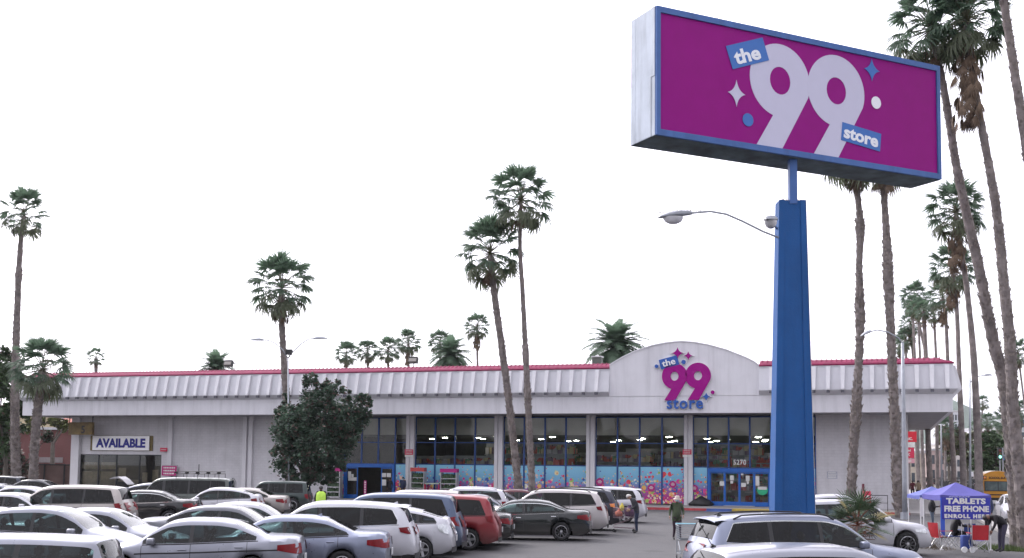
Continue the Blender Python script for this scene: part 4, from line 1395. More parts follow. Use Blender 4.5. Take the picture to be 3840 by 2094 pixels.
    pz = 0.62 * Hs if kind in ('suv', 'boxsuv', 'van', 'minivan') else 0.60
    MB().box(-L_ / 2 - 0.03, -L_ / 2 - 0.008, -0.155, 0.155, pz - 0.075, pz + 0.075).build('number_plate', M_plate, t)
    # underbody, cabin
    MB().box(-L_ / 2 + 0.35, L_ / 2 - 0.35, -W * 0.74, W * 0.74, gc, 0.6).build('underbody', M_under, t)
    zc_ = belt(L_ * .5) - 0.12
    g = MB()
    g.box(L_ / 2 - rw[0] if kind in ('sedan',) else -L_ / 2 + 0.22, L_ / 2 - ws[0] - 0.02, -W * 0.86, W * 0.86, zc_ - 0.38, zc_ - 0.3)
    g.box(L_ / 2 - ws[0] - 0.45, L_ / 2 - ws[0] - 0.04, -W * 0.85, W * 0.85, zc_ - 0.1, zc_ + 0.06)
    if kind == 'sedan': g.box(L_ / 2 - rw[1], L_ / 2 - rw[0] + 0.05, -W * 0.72, W * 0.72, zc_ + 0.02, zc_ + 0.06)
    g.build('cabin', M_cabin, t)
    xs_s = L_ / 2 - pil[0][0] + 0.12
    for (dx, ys_) in ((0, 0.37), (0, -0.37), (-0.88, 0.37), (-0.88, -0.37)) + (((-1.7, .37), (-1.7, -.37)) if kind in ('minivan', 'van') else ()):
        if kind == 'mini' and dx: dx = -0.75
        o = link('seat', SEAT, t, (xs_s + dx, ys_, zc_ - 0.52))
    g = MB(); g.lathe([(0.17, -0.012), (0.19, 0), (0.17, 0.012), (0.155, 0), (0.17, -0.012)], 18, axis='x')
    link('steering_wheel', g.mesh('steering_wheel', M_trim), t, (xs_s + 0.52, 0.37, zc_ + 0.06), (0, -0.35, 0))
    tyre, rim = get_wheel(r, spokes)
    for (x_, s) in ((xf, 1), (xf, -1), (xr, 1), (xr, -1)):
        o = link('wheel', tyre, t, (L_ / 2 - x_, s * (W - 0.12), r), (0, random.uniform(0, 3), 0 if s > 0 else PI))
        link('rim', rim, o)
    # extras
    if rails:
        g = MB()
        for s in (1, -1):
            x0, x1 = ws[1] + 0.15, rw[0] - 0.25
            pts = []
            for k in range(13):
                x_ = x0 + (x1 - x0) * k / 12
                lift = 0.055 if 0 < k < 12 else 0.0
                pts.append(wx(x_, s * yrail(x_) * 0.95, rail(x_) + 0.03 + lift))
            g.tube(pts, 0.017, 6)
        g.build('roof_rail', M_chrome if rails == 'chrome' else M_trim, t, smooth=True)
    if spoiler:
        x0 = rw[0] - 0.10
        zt = top(x0)
        g = MB()
        rows = []
        for (dx, dz) in ((0, -0.03), (0, 0.004), (0.12, 0.008), (0.26, -0.012), (0.27, -0.035), (0.05, -0.06)):
            rows.append([(L_ / 2 - (x0 + dx) + 0.05 * (k / 8) ** 2, yrail(x0) * 0.97 * k / 8, zt + dz - 0.05 * (abs(k) / 8) ** 3) for k in range(-8, 9)])
        g.grid(rows)
        o = g.build('spoiler', P[col], t, smooth=False); fix_normals(o.data)
    if fin:
        x0 = rw[0] - 0.22
        zt = top(x0)
        X = L_ / 2 - x0
        g = MB(); g.add([(X + 0.1, 0, zt - .01), (X - 0.06, -0.025, zt - .01), (X - 0.06, 0.025, zt - .01), (X - 0.05, 0, zt + 0.06)], [(0, 1, 3), (1, 2, 3), (2, 0, 3)])
        g.build('aerial_fin', P[col] if fin == 'body' else M_trim, t)
    if aerial:
        x0 = rw[0] - 0.15; zt = top(x0); X = L_ / 2 - x0
        MB().tube([(X, 0.25 * aerial, zt - .01), (X - 0.2, 0.25 * aerial, zt + 0.34)], 0.006, 5).tube([(X + .03, 0.25 * aerial, zt - .01), (X - .03, 0.25 * aerial, zt + 0.02)], 0.03, 8).build('aerial', M_trim, t)
    if rack == 'van':
        g = MB()
        x0, x1 = -1.9, 0.1
        for s in (1, -1):
            for k in range(5): g.tube([(x0 + (x1 - x0) * k / 4, s * 0.72, Hm - 0.06), (x0 + (x1 - x0) * k / 4, s * 0.72, Hm + 0.16)], 0.014, 5)
            g.tube([(x0, s * 0.72, Hm + 0.17), (x1, s * 0.72, Hm + 0.17)], 0.016, 5)
            g.tube([(x0, s * 0.72, Hm + 0.27), (x1, s * 0.72, Hm + 0.27)], 0.016, 5)
        for k in range(5): g.tube([(x0 + (x1 - x0) * k / 4, -0.72, Hm + 0.17), (x0 + (x1 - x0) * k / 4, 0.72, Hm + 0.17)], 0.015, 5)
        g.build('roof_rack', M_trim, t)
        g = MB()
        for k in range(5): g.box(x0 + (x1 - x0) * k / 4 - 0.08, x0 + (x1 - x0) * k / 4 + 0.08, 0.66, 0.78, Hm + 0.18, Hm + 0.26)
        o = g.build('rack_clamp', M_trim, t); o['kind'] = 'stuff'
        MB().tube([(-0.9, 0.5, Hm + .1), (-0.9, 0.5, Hm + 0.62)], 0.02, 6).build('rack_post', M_trim, t)
        g = MB()
        for s in (-1, 1): g.tube([(-L_ / 2 + 0.02, 0.35 + s * 0.16, 1.9), (-L_ / 2 - 0.10, 0.35 + s * 0.16, 1.7), (-L_ / 2 - 0.12, 0.35 + s * 0.16, 0.7)], 0.014, 5)
        for k in range(5): g.tube([(-L_ / 2 - 0.11, 0.19, 0.85 + k * 0.2), (-L_ / 2 - 0.11, 0.51, 0.85 + k * 0.2)], 0.012, 5)
        g.build('ladder', M_trim, t)
    if stripe:
        for s in (1, -1):
            rows = []
            for k in range(30):
                x_ = doors[0][0] - .15 + (L_ - .25 - doors[0][0]) * k / 29
                z_ = belt(x_) * .80 + .015
                y = flank(x_, z_) + .004
                rows.append([wx(x_, s * y, z_ - .018), wx(x_, s * y, z_ + .012)])
            g = MB(); g.grid(rows); g.build('side_stripe', M_trim, t)
    t['len'] = L_
    return t
def park(t, face, end, px, s, yaw=0.0, dz=0.0):
    """stand car t on the ground: face 'L' or 'R' in the picture, its `end` (front/rear) near pixel column px, at s pixels per metre"""
    L_ = t['len']; del t['len']
    Y = FPX / s
    a = (PI if face == 'L' else 0.0) + R(yaw)
    fwd = Vector((math.cos(a), math.sin(a), 0))
    X = (px - CX) / FPX * Y
    e = Vector((X, Y, 0))
    c = e - fwd * (L_ / 2) if end == 'front' else e + fwd * (L_ / 2)
    t.location = (c.x, c.y, dz); t.rotation_euler = (0, 0, a)
    return t

CARS = [
 # kind, colour, name, label, options, (face, end, px, scale, yaw)
 ('sedan', 'silver', 'parked_sedan', 'silver sedan facing left with door mirror and dark side stripe, in the front rank', dict(stripe=True, spokes=5, L=4.65), ('L', 'rear', 1156, 172, 4)),
 ('sedan', 'silverblue', 'parked_sedan', 'bluish silver sedan with paper in its window, second in the left-facing front rank', dict(spokes=10, fin='body', L=4.85), ('L', 'rear', 1478, 160, 2)),
 ('suv', 'white', 'parked_suv', 'white SUV with red lamps facing left between the silver sedan and the white hatchback', dict(spokes=5, fin='body', glassm='rear', H=1.69, spoiler=True, lowblk=True, chrome=True), ('L', 'rear', 1583, 148, 1)),
 ('hatch', 'white', 'parked_hatchback', 'white sloping hatchback with five-spoke wheel beside the slate blue minivan', dict(spokes=5, L=4.48, H=1.48, tailm=M_head), ('L', 'rear', 1718, 134, 0)),
 ('minivan', 'blue', 'parked_minivan', 'slate blue minivan with dark rear end beside the red minivan', dict(glassm='rear', L=4.85, H=1.78), ('L', 'rear', 1757, 126, -2)),
 ('minivan', 'red', 'parked_minivan', 'dark red minivan standing between the blue minivan and the black sedan', dict(glassm='rear', L=4.9, H=1.70), ('L', 'rear', 1888, 118.5, -2)),
 ('sedan', 'black', 'parked_sedan', 'black sedan tail with orange red lamp showing behind the red minivan', dict(glassm='dark', L=4.7, H=1.40), ('L', 'rear', 1932, 112.5, -2)),
 ('sedan', 'blackgreen', 'parked_sedan', 'glossy dark green sedan with silver multi-spoke wheel facing left', dict(chrome=True, spokes=10, L=4.9), ('L', 'rear', 2222, 104.6, -4)),
 ('suv', 'pearl', 'parked_suv', 'cream white SUV with black roof rails behind the dark green sedan', dict(glassm='rear', rails='black', H=1.74, L=4.9), ('L', 'rear', 2286, 97, -5)),
 ('suv', 'navy', 'parked_suv', 'dark navy SUV with amber lamp next to the man with the trolley', dict(glassm='dark', H=1.74, L=4.7, tailm=M_amber, rails='black'), ('L', 'rear', 2332, 90, -6)),
 ('suv', 'white', 'parked_suv', 'white SUV nearest the store posters behind the man with the trolley', dict(glassm='rear', H=1.68, L=4.65, spoiler=True), ('L', 'rear', 2428, 79, -8)),
 # right side
 ('suv', 'silverblue', 'parked_suv', 'silver SUV with roof spoiler and rails facing right beneath the blue pylon', dict(glassm='rear', rails='black', spoiler=True, fin='trim', H=1.70, L=4.85, chrome=True), ('R', 'rear', 2588, 184, 9)),
 ('suv', 'silver', 'parked_suv', 'silver car roof with whip aerial cut by the bottom edge beside the silver SUV', dict(glassm='rear', H=1.54, L=4.2, aerial=1.0), ('R', 'rear', 2566, 264, 8)),
 ('suv', 'white', 'parked_suv', 'white SUV facing right behind the small fan palm by the pylon', dict(H=1.68, L=4.7, spokes=10), ('R', 'front', 3462, 120, 3)),
 ('hatch', 'white', 'parked_hatchback', 'white hatchback showing its roof right of the pylon foot', dict(H=1.6, L=4.3), ('R', 'front', 3330, 92, 0)),
 # left block, facing right
 ('hatch', 'silver', 'parked_hatchback', 'big silver hatchback facing right at the left edge above the small silver car', dict(L=4.5, H=1.56), ('R', 'front', 568, 160, 0)),
 ('sedan', 'silver', 'parked_sedan', 'silver grey sedan facing right behind the big silver hatchback bonnet', dict(L=4.6, H=1.45), ('R', 'front', 735, 148, 0)),
 ('sedan', 'grey', 'parked_sedan', 'grey sedan facing right with pale roof edge behind the front silver sedan', dict(L=4.7, H=1.44), ('R', 'rear', 552, 134, 0)),
 ('sedan', 'white', 'parked_sedan', 'white sedan facing right behind the grey sedan and the bluish silver sedan', dict(L=4.6, H=1.45), ('R', 'front', 1232, 124, 0)),
 # small car in the corner
 ('mini', 'silver', 'parked_compact_car', 'small silver compact car with square roof cut by the bottom left corner', dict(H=1.41), ('L', 'rear', 474, 226, 0)),
 # left block, farther back
 ('minivan', 'champagne', 'parked_minivan', 'champagne minivan with red lamp facing left beside the black sedan', dict(glassm='rear', L=5.0, H=1.72), ('L', 'rear', 517, 99, 2)),
 ('sedan', 'black', 'parked_sedan', 'black sedan with chrome window line facing left beside the champagne minivan', dict(glassm='rear', chrome=True, L=4.85, H=1.46), ('L', 'rear', 762, 90, 2)),
 ('van', 'vangreen', 'parked_van', 'grey green van with ladder and roof rack facing left below the magenta board', dict(glassm='dark', L=5.0, H=1.90, rack='van'), ('L', 'rear', 888, 78, 2)),
 ('hatch', 'white', 'parked_hatchback', 'small white hatchback facing left behind the ladder of the grey green van', dict(L=4.1, H=1.50), ('L', 'rear', 1000, 82, 2)),
 ('sedan', 'champagne', 'parked_sedan', 'champagne sedan with orange red lamp left of the dark green SUV', dict(L=4.5, H=1.42), ('L', 'rear', 1093, 77, 0)),
 ('boxsuv', 'green', 'parked_suv', 'dark green SUV beside the person in the yellow vest under the bushy tree', dict(glassm='dark', L=4.5, H=1.68, spokes=10), ('L', 'rear', 1180, 69, 2)),
 ('hatch', 'silver', 'parked_hatchback', 'silver hatchback with its tailgate raised in front of the dark shop window', dict(L=4.2, H=1.52), ('R', 'rear', 468, 70, 0)),
 ('sedan', 'white', 'parked_sedan', 'white sedan roof showing left of the champagne minivan', dict(L=4.5, H=1.44), ('L', 'rear', 262, 80, 0)),
 ('sedan', 'darkgrey', 'parked_sedan', 'dark sedan roof under the white pier at the left end of the store', dict(L=4.6, H=1.46, glassm='rear'), ('L', 'rear', 268, 60, 0)),
 ('suv', 'navy', 'parked_suv', 'dark hatch-backed car with upright red lamp at the far left', dict(L=4.4, H=1.62, glassm='rear'), ('L', 'rear', 122, 57, 0)),
 ('sedan', 'silver', 'parked_sedan', 'silver sedan windscreen sloping right at the left edge below the palms', dict(L=4.6, H=1.46), ('R', 'front', 178, 74, 0)),
 ('sedan', 'white', 'parked_sedan', 'white sedan facing right, its windscreen pillar left of the champagne minivan', dict(L=4.6, H=1.44, glassm='rear'), ('R', 'front', 300, 101, 0)),
 ('sedan', 'white', 'parked_sedan', 'white sedan tail with red lamp cut by the left edge', dict(L=4.6, H=1.40), ('L', 'rear', 38, 112, 0)),
 # middle, farther back
 ('boxsuv', 'pearl', 'parked_suv', 'boxy cream SUV roof behind the slate blue minivan', dict(glassm='rear', H=1.66, L=4.4), ('L', 'front', 1322, 98, 0)),
 ('suv', 'white', 'parked_suv', 'white SUV roof with rails in front of the plant racks', dict(H=1.64, L=4.5, rails='chrome'), ('L', 'front', 1545, 84, 0)),
 ('sedan', 'silver', 'parked_sedan', 'silver sedan facing right behind the red minivan roof', dict(L=4.6, H=1.45), ('R', 'front', 2010, 92, 0)),
 ('sedan', 'grey', 'parked_sedan', 'grey sedan facing right under the twin palms behind the silver sedan', dict(L=4.6, H=1.45), ('R', 'front', 2060, 82, 0)),
 ('sedan', 'maroon', 'parked_sedan', 'dark maroon car roof directly under the right trunk of the twin palms', dict(L=4.4, H=1.46), ('R', 'front', 2120, 75, 0)),
]
cars = []
for (kind, col, name, label, opt, pk) in CARS:
    c = make_car(kind, col, name, label, 'car' if kind not in ('van', 'minivan') else ('van' if kind == 'van' else 'minivan'), **opt)
    park(c, *pk)
    cars.append(c)
for c in cars: c['group'] = 'cars parked in front of the store'
# raised tailgate of the silver hatchback
c = cars[26]
g = MB(); 
prof = [(0.0, 0.0), (-0.25, 0.24), (-0.48, 0.38), (-0.70, 0.36), (-0.92, 0.28), (-0.92, 0.24), (-0.70, 0.30), (-0.46, 0.31), (-0.2, 0.16), (0.03, -0.04)]
rows = [[(x, y, z) for (x, z) in prof] for y in (-0.6, -0.2, 0.2, 0.6)]
g.grid(rows)
n_ = len(prof)
g.add([(x, -0.6, z) for x, z in prof], [tuple(range(n_))]); g.add([(x, 0.6, z) for x, z in prof], [tuple(range(n_))[::-1]])
o = g.build('tailgate', P['white'], c, loc=(-1.65, 0, 1.44)); fix_normals(o.data)
# paper in the bluish silver sedan's window
MB().box(-0.35, -0.02, -0.8, -0.795, 0.93, 1.03).build('window_paper', M_paper, cars[1], rot=(0, 0, PI))
# ------------------------------------------------------------------ vegetation
M_bark = mat('palm_bark', (0.185, 0.16, 0.153), 0.95, var=0.45, scale=2.2, bump=1.0, bscale=9)
M_bark2 = mat('palm_boots', (0.22, 0.19, 0.172), 0.95, var=0.5, scale=6, bump=0.8, bscale=14)
M_frond = leafmat('palm_frond', (0.105, 0.165, 0.108), 0.4, 1.6, .5)
M_frond2 = leafmat('old_palm_frond', (0.12, 0.145, 0.085), 0.4, 1.6)
M_dead = mat('dead_palm_frond', (0.15, 0.105, 0.072), 0.9, var=0.45, scale=3)
M_petiole = mat('frond_stalk', (0.09, 0.09, 0.05), 0.7, var=0.2)

def fan_frond(seed, droop, dead=False, nb=22, spread=118, pet=1.12, bl_=0.78):
    """one fan leaf, 1.9 long at scale 1: stalk along +x, blades radiating from its end"""
    rnd = random.Random(seed)
    g = MB()
    g.mi = 1
    pts = []
    for i in range(4):
        t = i / 3
        pts.append((pet * t, 0, -droop * 0.10 * t * t))
    g.tube(pts, [0.028, 0.022, 0.016, 0.010], 3, cap=False)
    g.mi = 0
    hx, hz = pts[-1][0], pts[-1][2]
    for k in range(nb):
        a = R(-spread + 2 * spread * (k + 0.5) / nb + rnd.uniform(-4, 4))
        l = bl_ * (0.62 + 0.38 * math.cos(a * 0.55)) * rnd.uniform(0.85, 1.08)
        if dead: a *= 0.35; l *= 0.9
        d = Vector((math.cos(a), math.sin(a), 0))
        n = Vector((-math.sin(a), math.cos(a), 0))
        p0 = Vector((hx, 0, hz))
        w = l * 0.050 * (1.0 if not dead else 0.8)
        rows = []
        bend = droop * rnd.uniform(0.75, 1.25)
        for (t, ww) in ((0.0, 0.12), (0.35, 1.0), (0.68, 0.75), (1.0, 0.05)):
            dz = -bend * (max(0, t - 0.25) ** 1.6) * l * 1.0
            out = l * (t - 0.38 * min(1, bend) * max(0, t - .45) ** 1.3)
            c = p0 + d * out + Vector((0, 0, dz + 0.10 * abs(math.sin(a)) * l * t * (1 - dead)))
            side = n * w * ww
            rows.append([c - side, c + Vector((0, 0, 0.02 * ww)), c + side])
        g.grid(rows)
    return g.mesh('frond', [M_dead if dead else (M_frond if droop < 1.0 else M_frond2), M_petiole if not dead else M_dead])
FR_UP = [fan_frond(i, 0.45, nb=24) for i in range(3)]
FR_MID = [fan_frond(10 + i, 0.75, nb=24) for i in range(3)]
FR_MIDg = [m.copy() for m in FR_MID]
for m in FR_MIDg: m.materials[0] = M_frond
FR_LOW = [fan_frond(20 + i, 1.05, nb=22) for i in range(3)]
FR_DEAD = [fan_frond(30 + i, 0.3, True, nb=12) for i in range(2)]
def place_frond(me, parent, origin, az, el, roll, sc, name='frond'):
    m = Matrix.Translation(origin) @ Matrix.Rotation(az, 4, 'Z') @ Matrix.Rotation(-el, 4, 'Y') @ Matrix.Rotation(roll, 4, 'X') @ Matrix.Scale(sc, 4)
    if parent == None: return m
    o = link(name, me, parent)
    o.matrix_basis = m
    return o
def join_mesh(items, name, mats):
    """items: (mesh, matrix); joined into one mesh with material slots from the first"""
    vs, fs, ms = [], [], []
    for me, M in items:
        b = len(vs)
        n = len(me.vertices)
        co = np.empty(n * 3, 'f'); me.vertices.foreach_get('co', co); co = co.reshape(-1, 3)
        A = np.array(M)
        co = co @ A[:3, :3].T + A[:3, 3]
        vs += co.tolist()
        names = [m.name for m in mats]
        mm = [names.index(m.name) if m.name in names else 0 for m in me.materials]
        for p in me.polygons:
            fs.append(tuple(b + i for i in p.vertices)); ms.append(mm[p.material_index])
    out = bpy.data.meshes.new(name)
    out.from_pydata(vs, [], fs)
    for m in mats: out.materials.append(m)
    out.polygons.foreach_set('material_index', ms)
    out.update()
    return out
def crown_items(rnd, n, rad, skirt, low=0.75):
    items = []
    n = int(n * 0.85)
    sc = rad / 1.72
    for i in range(n):
        f = (i + 0.5) / n
        az = i * 2.39996 + rnd.uniform(-.25, .25)
        el = R(86 - 132 * f ** max(low, .8) + rnd.uniform(-9, 9))
        if f < 0.35: me = rnd.choice(FR_UP)
        elif f < 0.6: me = rnd.choice(FR_MIDg)
        elif f < 0.8: me = rnd.choice(FR_MID)
        else: me = rnd.choice(FR_LOW)
        items.append((me, (0, 0, 0.25 * sc * (1 - f)), az, el, rnd.uniform(-.5, .5), sc * rnd.uniform(0.85, 1.06), 'frond'))
    nd = int(skirt * 26)
    for i in range(nd if skirt > 1 else nd // 2):
        az = i * 2.39996 + rnd.uniform(-.3, .3)
        items.append((rnd.choice(FR_DEAD), (0.10 * math.cos(az), 0.10 * math.sin(az), -0.15 - 1.1 * skirt * i / max(1, nd)), az, R(-76 + rnd.uniform(-8, 8)), 0, sc * rnd.uniform(0.55, 0.85) * (0.7 + .3 * skirt), 'dead_frond'))
    return items
def trunk_mesh(pts, r0, r1, rough, rnd, nside=12, base_flare=1.25, bulges=()):
    """tube through the points, ringed; rough trunks carry torn leaf bases"""
    P_ = [Vector(p) for p in pts]
    # resample with catmull
    L_ = [0]
    for i in range(len(P_) - 1): L_.append(L_[-1] + (P_[i + 1] - P_[i]).length)
    fx = pch([(L_[i], P_[i].x) for i in range(len(P_))]); fy = pch([(L_[i], P_[i].y) for i in range(len(P_))]); fz = pch([(L_[i], P_[i].z) for i in range(len(P_))])
    n = max(10, int(L_[-1] / (0.22 if rough else 0.45)))
    g = MB()
    q, rr = [], []
    for i in range(n + 1):
        s = L_[-1] * i / n
        q.append((fx(s), fy(s), fz(s)))
        t = i / n
        r = r0 + (r1 - r0) * t
        r *= 1 + (base_flare - 1) * math.exp(-s / 0.9)
        for (c, w, a) in bulges: r *= 1 + a * math.exp(-((t - c) / w) ** 2)
        r *= 1 + (0.09 if rough else 0.05) * (i % 2) + rnd.uniform(-.05, .05)
        rr.append(r)
    g.tube(q, rr, nside)
    if rough:
        for i in range(n * (9 if rough < 2 else 12)):
            s = rnd.uniform(0.3, L_[-1] - 0.3)
            t = s / L_[-1]
            k = t * n
            i0 = min(n - 1, int(k))
            r = rr[i0]
            c = Vector((fx(s), fy(s), fz(s)))
            a = rnd.uniform(0, 2 * PI)
            d = Vector((math.cos(a), math.sin(a), 0)); tn = Vector((-math.sin(a), math.cos(a), 0))
            w = r * 0.28; h = r * rnd.uniform(0.5, 1.0)
            out = r * rnd.uniform(0.16, 0.42)
            b0 = c + d * r * 0.93
            g.mi = 1
            g.add([b0 - tn * w - Vector((0, 0, h * .5)), b0 + tn * w - Vector((0, 0, h * .5)), b0 + d * out + tn * w * 0.5 + Vector((0, 0, h * .5)), b0 + d * out - tn * w * 0.5 + Vector((0, 0, h * .5)), b0 + Vector((0, 0, h * .1))],
                  [(0, 1, 2, 3), (1, 0, 4), (2, 4, 3), (1, 4, 2), (0, 3, 4)])
            g.mi = 0
    return g.mesh('trunk', [M_bark, M_bark2]), Vector((fx(L_[-1]), fy(L_[-1]), fz(L_[-1])))
def palm(label, pxs, Y, w0, w1, rad_px, n=46, skirt=0.4, rough=1, sep=True, group=None, seed=1, base=None, bulges=(), low=0.75, cat='palm tree', name='palm_tree'):
    """pxs: (px,py) trunk points from low to crown heart in the photograph at distance Y; widths in pixels"""
    rnd = random.Random(seed)
    s = FPX / Y
    pts = [at(px, py, Y) for px, py in pxs]
    if pts[0].z > 0.4:
        d = pts[0] - pts[1]
        p = pts[0] + d * (pts[0].z / max(0.1, -d.z)) * 0.6
        pts.insert(0, Vector((pts[0].x + (p.x - pts[0].x) * 0.5, Y, 0)))
    else: pts[0].z = 0
    o = pts[0].copy()
    t = thing(name, label, cat, tuple(o), 0, group)
    loc = [p - o for p in pts]
    me, tip = trunk_mesh(loc, w0 / s / 2 * (.74 if rough == 2 else (.74 if Y < 45 else .86)), w1 / s / 2 * (.74 if rough == 2 else .9), rough, rnd, bulges=bulges)
    link('trunk', me, t)
    rad = rad_px / s
    items = crown_items(rnd, n if sep else int(n * 1.25), rad, skirt, low)
    if sep:
        for it in items:
            me, off, az, el, roll, sc, nm = it
            place_frond(me, t, tip + Vector(off), az, el, roll, sc, nm)
    else:
        lst = [(it[0], place_frond(None, None, tip + Vector(it[1]), it[2], it[3], it[4], it[5])) for it in items]
        me = join_mesh(lst, 'crown', [M_frond, M_petiole, M_frond2, M_dead])
        link('crown', me, t)
    return t
def G(px, py): return (px, py)
palm('tall fan palm with thin crown at the far left edge before the canopy', [(62, 1930), (56, 1600), (60, 1300), (68, 1075), (76, 930), (88, 812)], 84, 40, 17, 108, seed=3, skirt=0.35, low=0.7, bulges=((0.78, 0.02, 0.3),))
palm('short stout fan palm hiding the left end of the canopy', [(120, 1930), (128, 1700), (140, 1550), (160, 1395)], 79, 34, 34, 128, n=58, skirt=0.7, seed=4, low=0.62)
palm('fan palm standing alone with round crown in front of the ribbed canopy', [(1088, 1900), (1080, 1600), (1068, 1400), (1056, 1180), (1056, 1090)], 76, 34, 22, 138, n=60, skirt=0.9, seed=5, low=0.7)
palm('lower of the twin fan palms, leaning left, in front of the store', [(1948, 1880), (1930, 1700), (1905, 1480), (1880, 1290), (1856, 1120), (1838, 960)], 69, 36, 30, 142, n=58, skirt=0.7, rough=2, seed=6, low=0.66)
palm('higher of the twin fan palms in front of the store', [(1996, 1880), (1984, 1600), (1972, 1340), (1960, 1100), (1950, 900), (1953, 760)], 68, 34, 16, 142, n=54, skirt=0.5, rough=2, seed=7, low=0.7, bulges=((0.5, 0.03, 0.25), (0.36, .05, .2)))
palm('rough trunked palm nearest right of the blue pylon, crown behind the big sign', [(3190, 1900), (3200, 1700), (3218, 1400), (3225, 1200), (3222, 1000), (3226, 860), (3212, 690), (3200, 560)], 65, 44, 26, 175, n=56, skirt=1.0, rough=2, seed=8, bulges=((0.78, 0.03, 0.5), (0.55, 0.06, 0.3), (.28, .05, .3)))
palm('thick rough trunked palm beside the steel lamp post, crown behind the big sign', [(3382, 1960), (3370, 1850), (3352, 1500), (3338, 1200), (3325, 900), (3314, 700), (3310, 560)], 64, 52, 26, 190, n=56, skirt=1.0, rough=2, seed=9, bulges=((0.66, 0.10, 0.35),))
palm('tall leaning palm at the top right whose trunk joins its neighbour low down', [(3822, 2092), (3795, 1700), (3762, 1420), (3727, 1290), (3670, 1000), (3590, 640), (3528, 270), (3490, 120)], 39.5, 70, 24, 190, n=64, skirt=0.8, rough=1, seed=10, low=0.7)
palm('tallest palm at the top right with a long brown beard of dead fronds', [(3850, 2092), (3826, 1800), (3800, 1560), (3788, 1300), (3768, 1100), (3738, 800), (3690, 520), (3650, 300), (3625, 90)], 38.5, 66, 24, 180, n=60, skirt=2.1, rough=1, seed=11, low=0.7)
palm('leaning bare palm trunk cut by the top right corner', [(4030, 2150), (3960, 1300), (3850, 560), (3764, 0), (3740, -180)], 33, 62, 30, 200, n=40, skirt=0.6, rough=1, seed=12)
palm('street palm with big bearded crown just right of the sign end', [(3672, 1925), (3671, 1800), (3655, 1400), (3630, 1120), (3608, 960), (3585, 800)], 70, 36, 17, 128, n=60, skirt=1.7, rough=0, seed=13)
palm('street palm with full green crown below the sign corner', [(3612, 1890), (3613, 1811), (3597, 1400), (3588, 1160), (3572, 1020)], 86, 28, 14, 105, n=60, skirt=1.2, rough=0, seed=14, low=.62)
palm('street palm with short crown and bulb of dead fronds', [(3577, 1870), (3577, 1800), (3556, 1400), (3547, 1200), (3535, 1120)], 96, 22, 12, 72, n=46, skirt=1.2, rough=0, seed=15)
palm('small bearded palm above the right end of the roof edge', [(3486, 1850), (3471, 1340), (3450, 1230), (3430, 1120)], 135, 18, 10, 62, n=50, skirt=0.9, rough=0, seed=16, sep=False)
palm('dense little palm crown touching the roof edge right of the lamp post', [(3445, 1830), (3436, 1500), (3415, 1220)], 150, 16, 12, 52, n=44, skirt=1.2, rough=0, seed=17, sep=False)
palm('little palm crown just above the roof edge left of its neighbour', [(3410, 1830), (3402, 1500), (3396, 1275)], 150, 14, 10, 46, n=40, skirt=1.0, rough=0, seed=18, sep=False)
palm('small palm crown half hidden behind the steel lamp post', [(3380, 1830), (3378, 1500), (3374, 1300)], 160, 12, 9, 44, n=40, skirt=.8, rough=0, seed=118, sep=False)
palm('small palm at the right edge across the street', [(3875, 1830), (3838, 1490), (3818, 1330)], 140, 9, 7, 58, n=40, skirt=0.9, rough=0, seed=19, sep=False)
palm('bushy palm beside the thick trunk near the right edge', [(3795, 1810), (3782, 1610), (3775, 1585)], 150, 12, 12, 60, n=44, skirt=1.2, rough=0, seed=20, sep=False)
palm('small yellowish palm right of the thick trunk', [(3828, 1810), (3826, 1600), (3824, 1545)], 160, 12, 10, 45, n=40, skirt=1.2, rough=0, seed=21, sep=False)
palm('distant thin palm above the green street tree', [(3682, 1810), (3681, 1600), (3685, 1515)], 190, 6, 6, 30, n=32, skirt=0.5, rough=0, seed=22, sep=False)
palm('distant bushy palm above the green street tree', [(3700, 1810), (3700, 1640), (3702, 1585)], 170, 8, 8, 38, n=36, skirt=1.0, rough=0, seed=23, sep=False)
palm('distant palm low between the second and third street trunks', [(3655, 1810), (3655, 1640), (3655, 1605)], 180, 8, 8, 26, n=32, skirt=0.8, rough=0, seed=24, sep=False)
palm('yellowish palm crown under the canopy corner', [(3545, 1830), (3545, 1660), (3545, 1610)], 140, 10, 10, 50, n=36, skirt=1.2, rough=0, seed=25, sep=False)
palm('tiny palm behind the roof at the left', [(360, 1800), (360, 1500), (360, 1345)], 120, 16, 15, 40, n=30, skirt=0.5, rough=0, seed=26, sep=False)
for i, (px, py, r, lb) in enumerate(((1298, 1332, 52, 'leftmost palm of the small row behind the roof'), (1378, 1322, 48, 'second palm from the left in the small row behind the roof'), (1455, 1318, 54, 'third palm in the small row behind the roof'), (1531, 1290, 56, 'highest palm of the small row, above the black floodlight'), (1650, 1290, 52, 'fan palm crown showing over the round date palm'), (1789, 1232, 58, 'small bearded palm left of the twin palms'))):
    palm(lb, [(px + 4, 1800), (px + 3, 1500), (px, py)], 150 + i * 3, 12, 9, r, n=46, skirt=1.3 if i in (3, 5) else 0.9, rough=0, seed=40 + i, sep=False, low=.66)
# trunks of the avenue seen under the canopy corner
for i, (x0, x1, Y, w, lb) in enumerate(((3446, 3432, 128, 16, 'slim grey palm trunk under the canopy corner by the red signs'), (3466, 3452, 112, 15, 'leaning slim palm trunk between the red signs and the thick trunk'), (3490, 3474, 98, 26, 'thick grey palm trunk under the canopy corner'), (3516, 3512, 104, 16, 'straight palm trunk right of the thick one under the canopy'))):
    palm(lb, [(x0, 1850), ((x0 + x1) / 2, 1700), (x1, 1400), (x1 - 10, 1150 + i * 10)], Y, w, w * 0.6, 44, n=38, skirt=1.0, rough=0, seed=60 + i, sep=False)

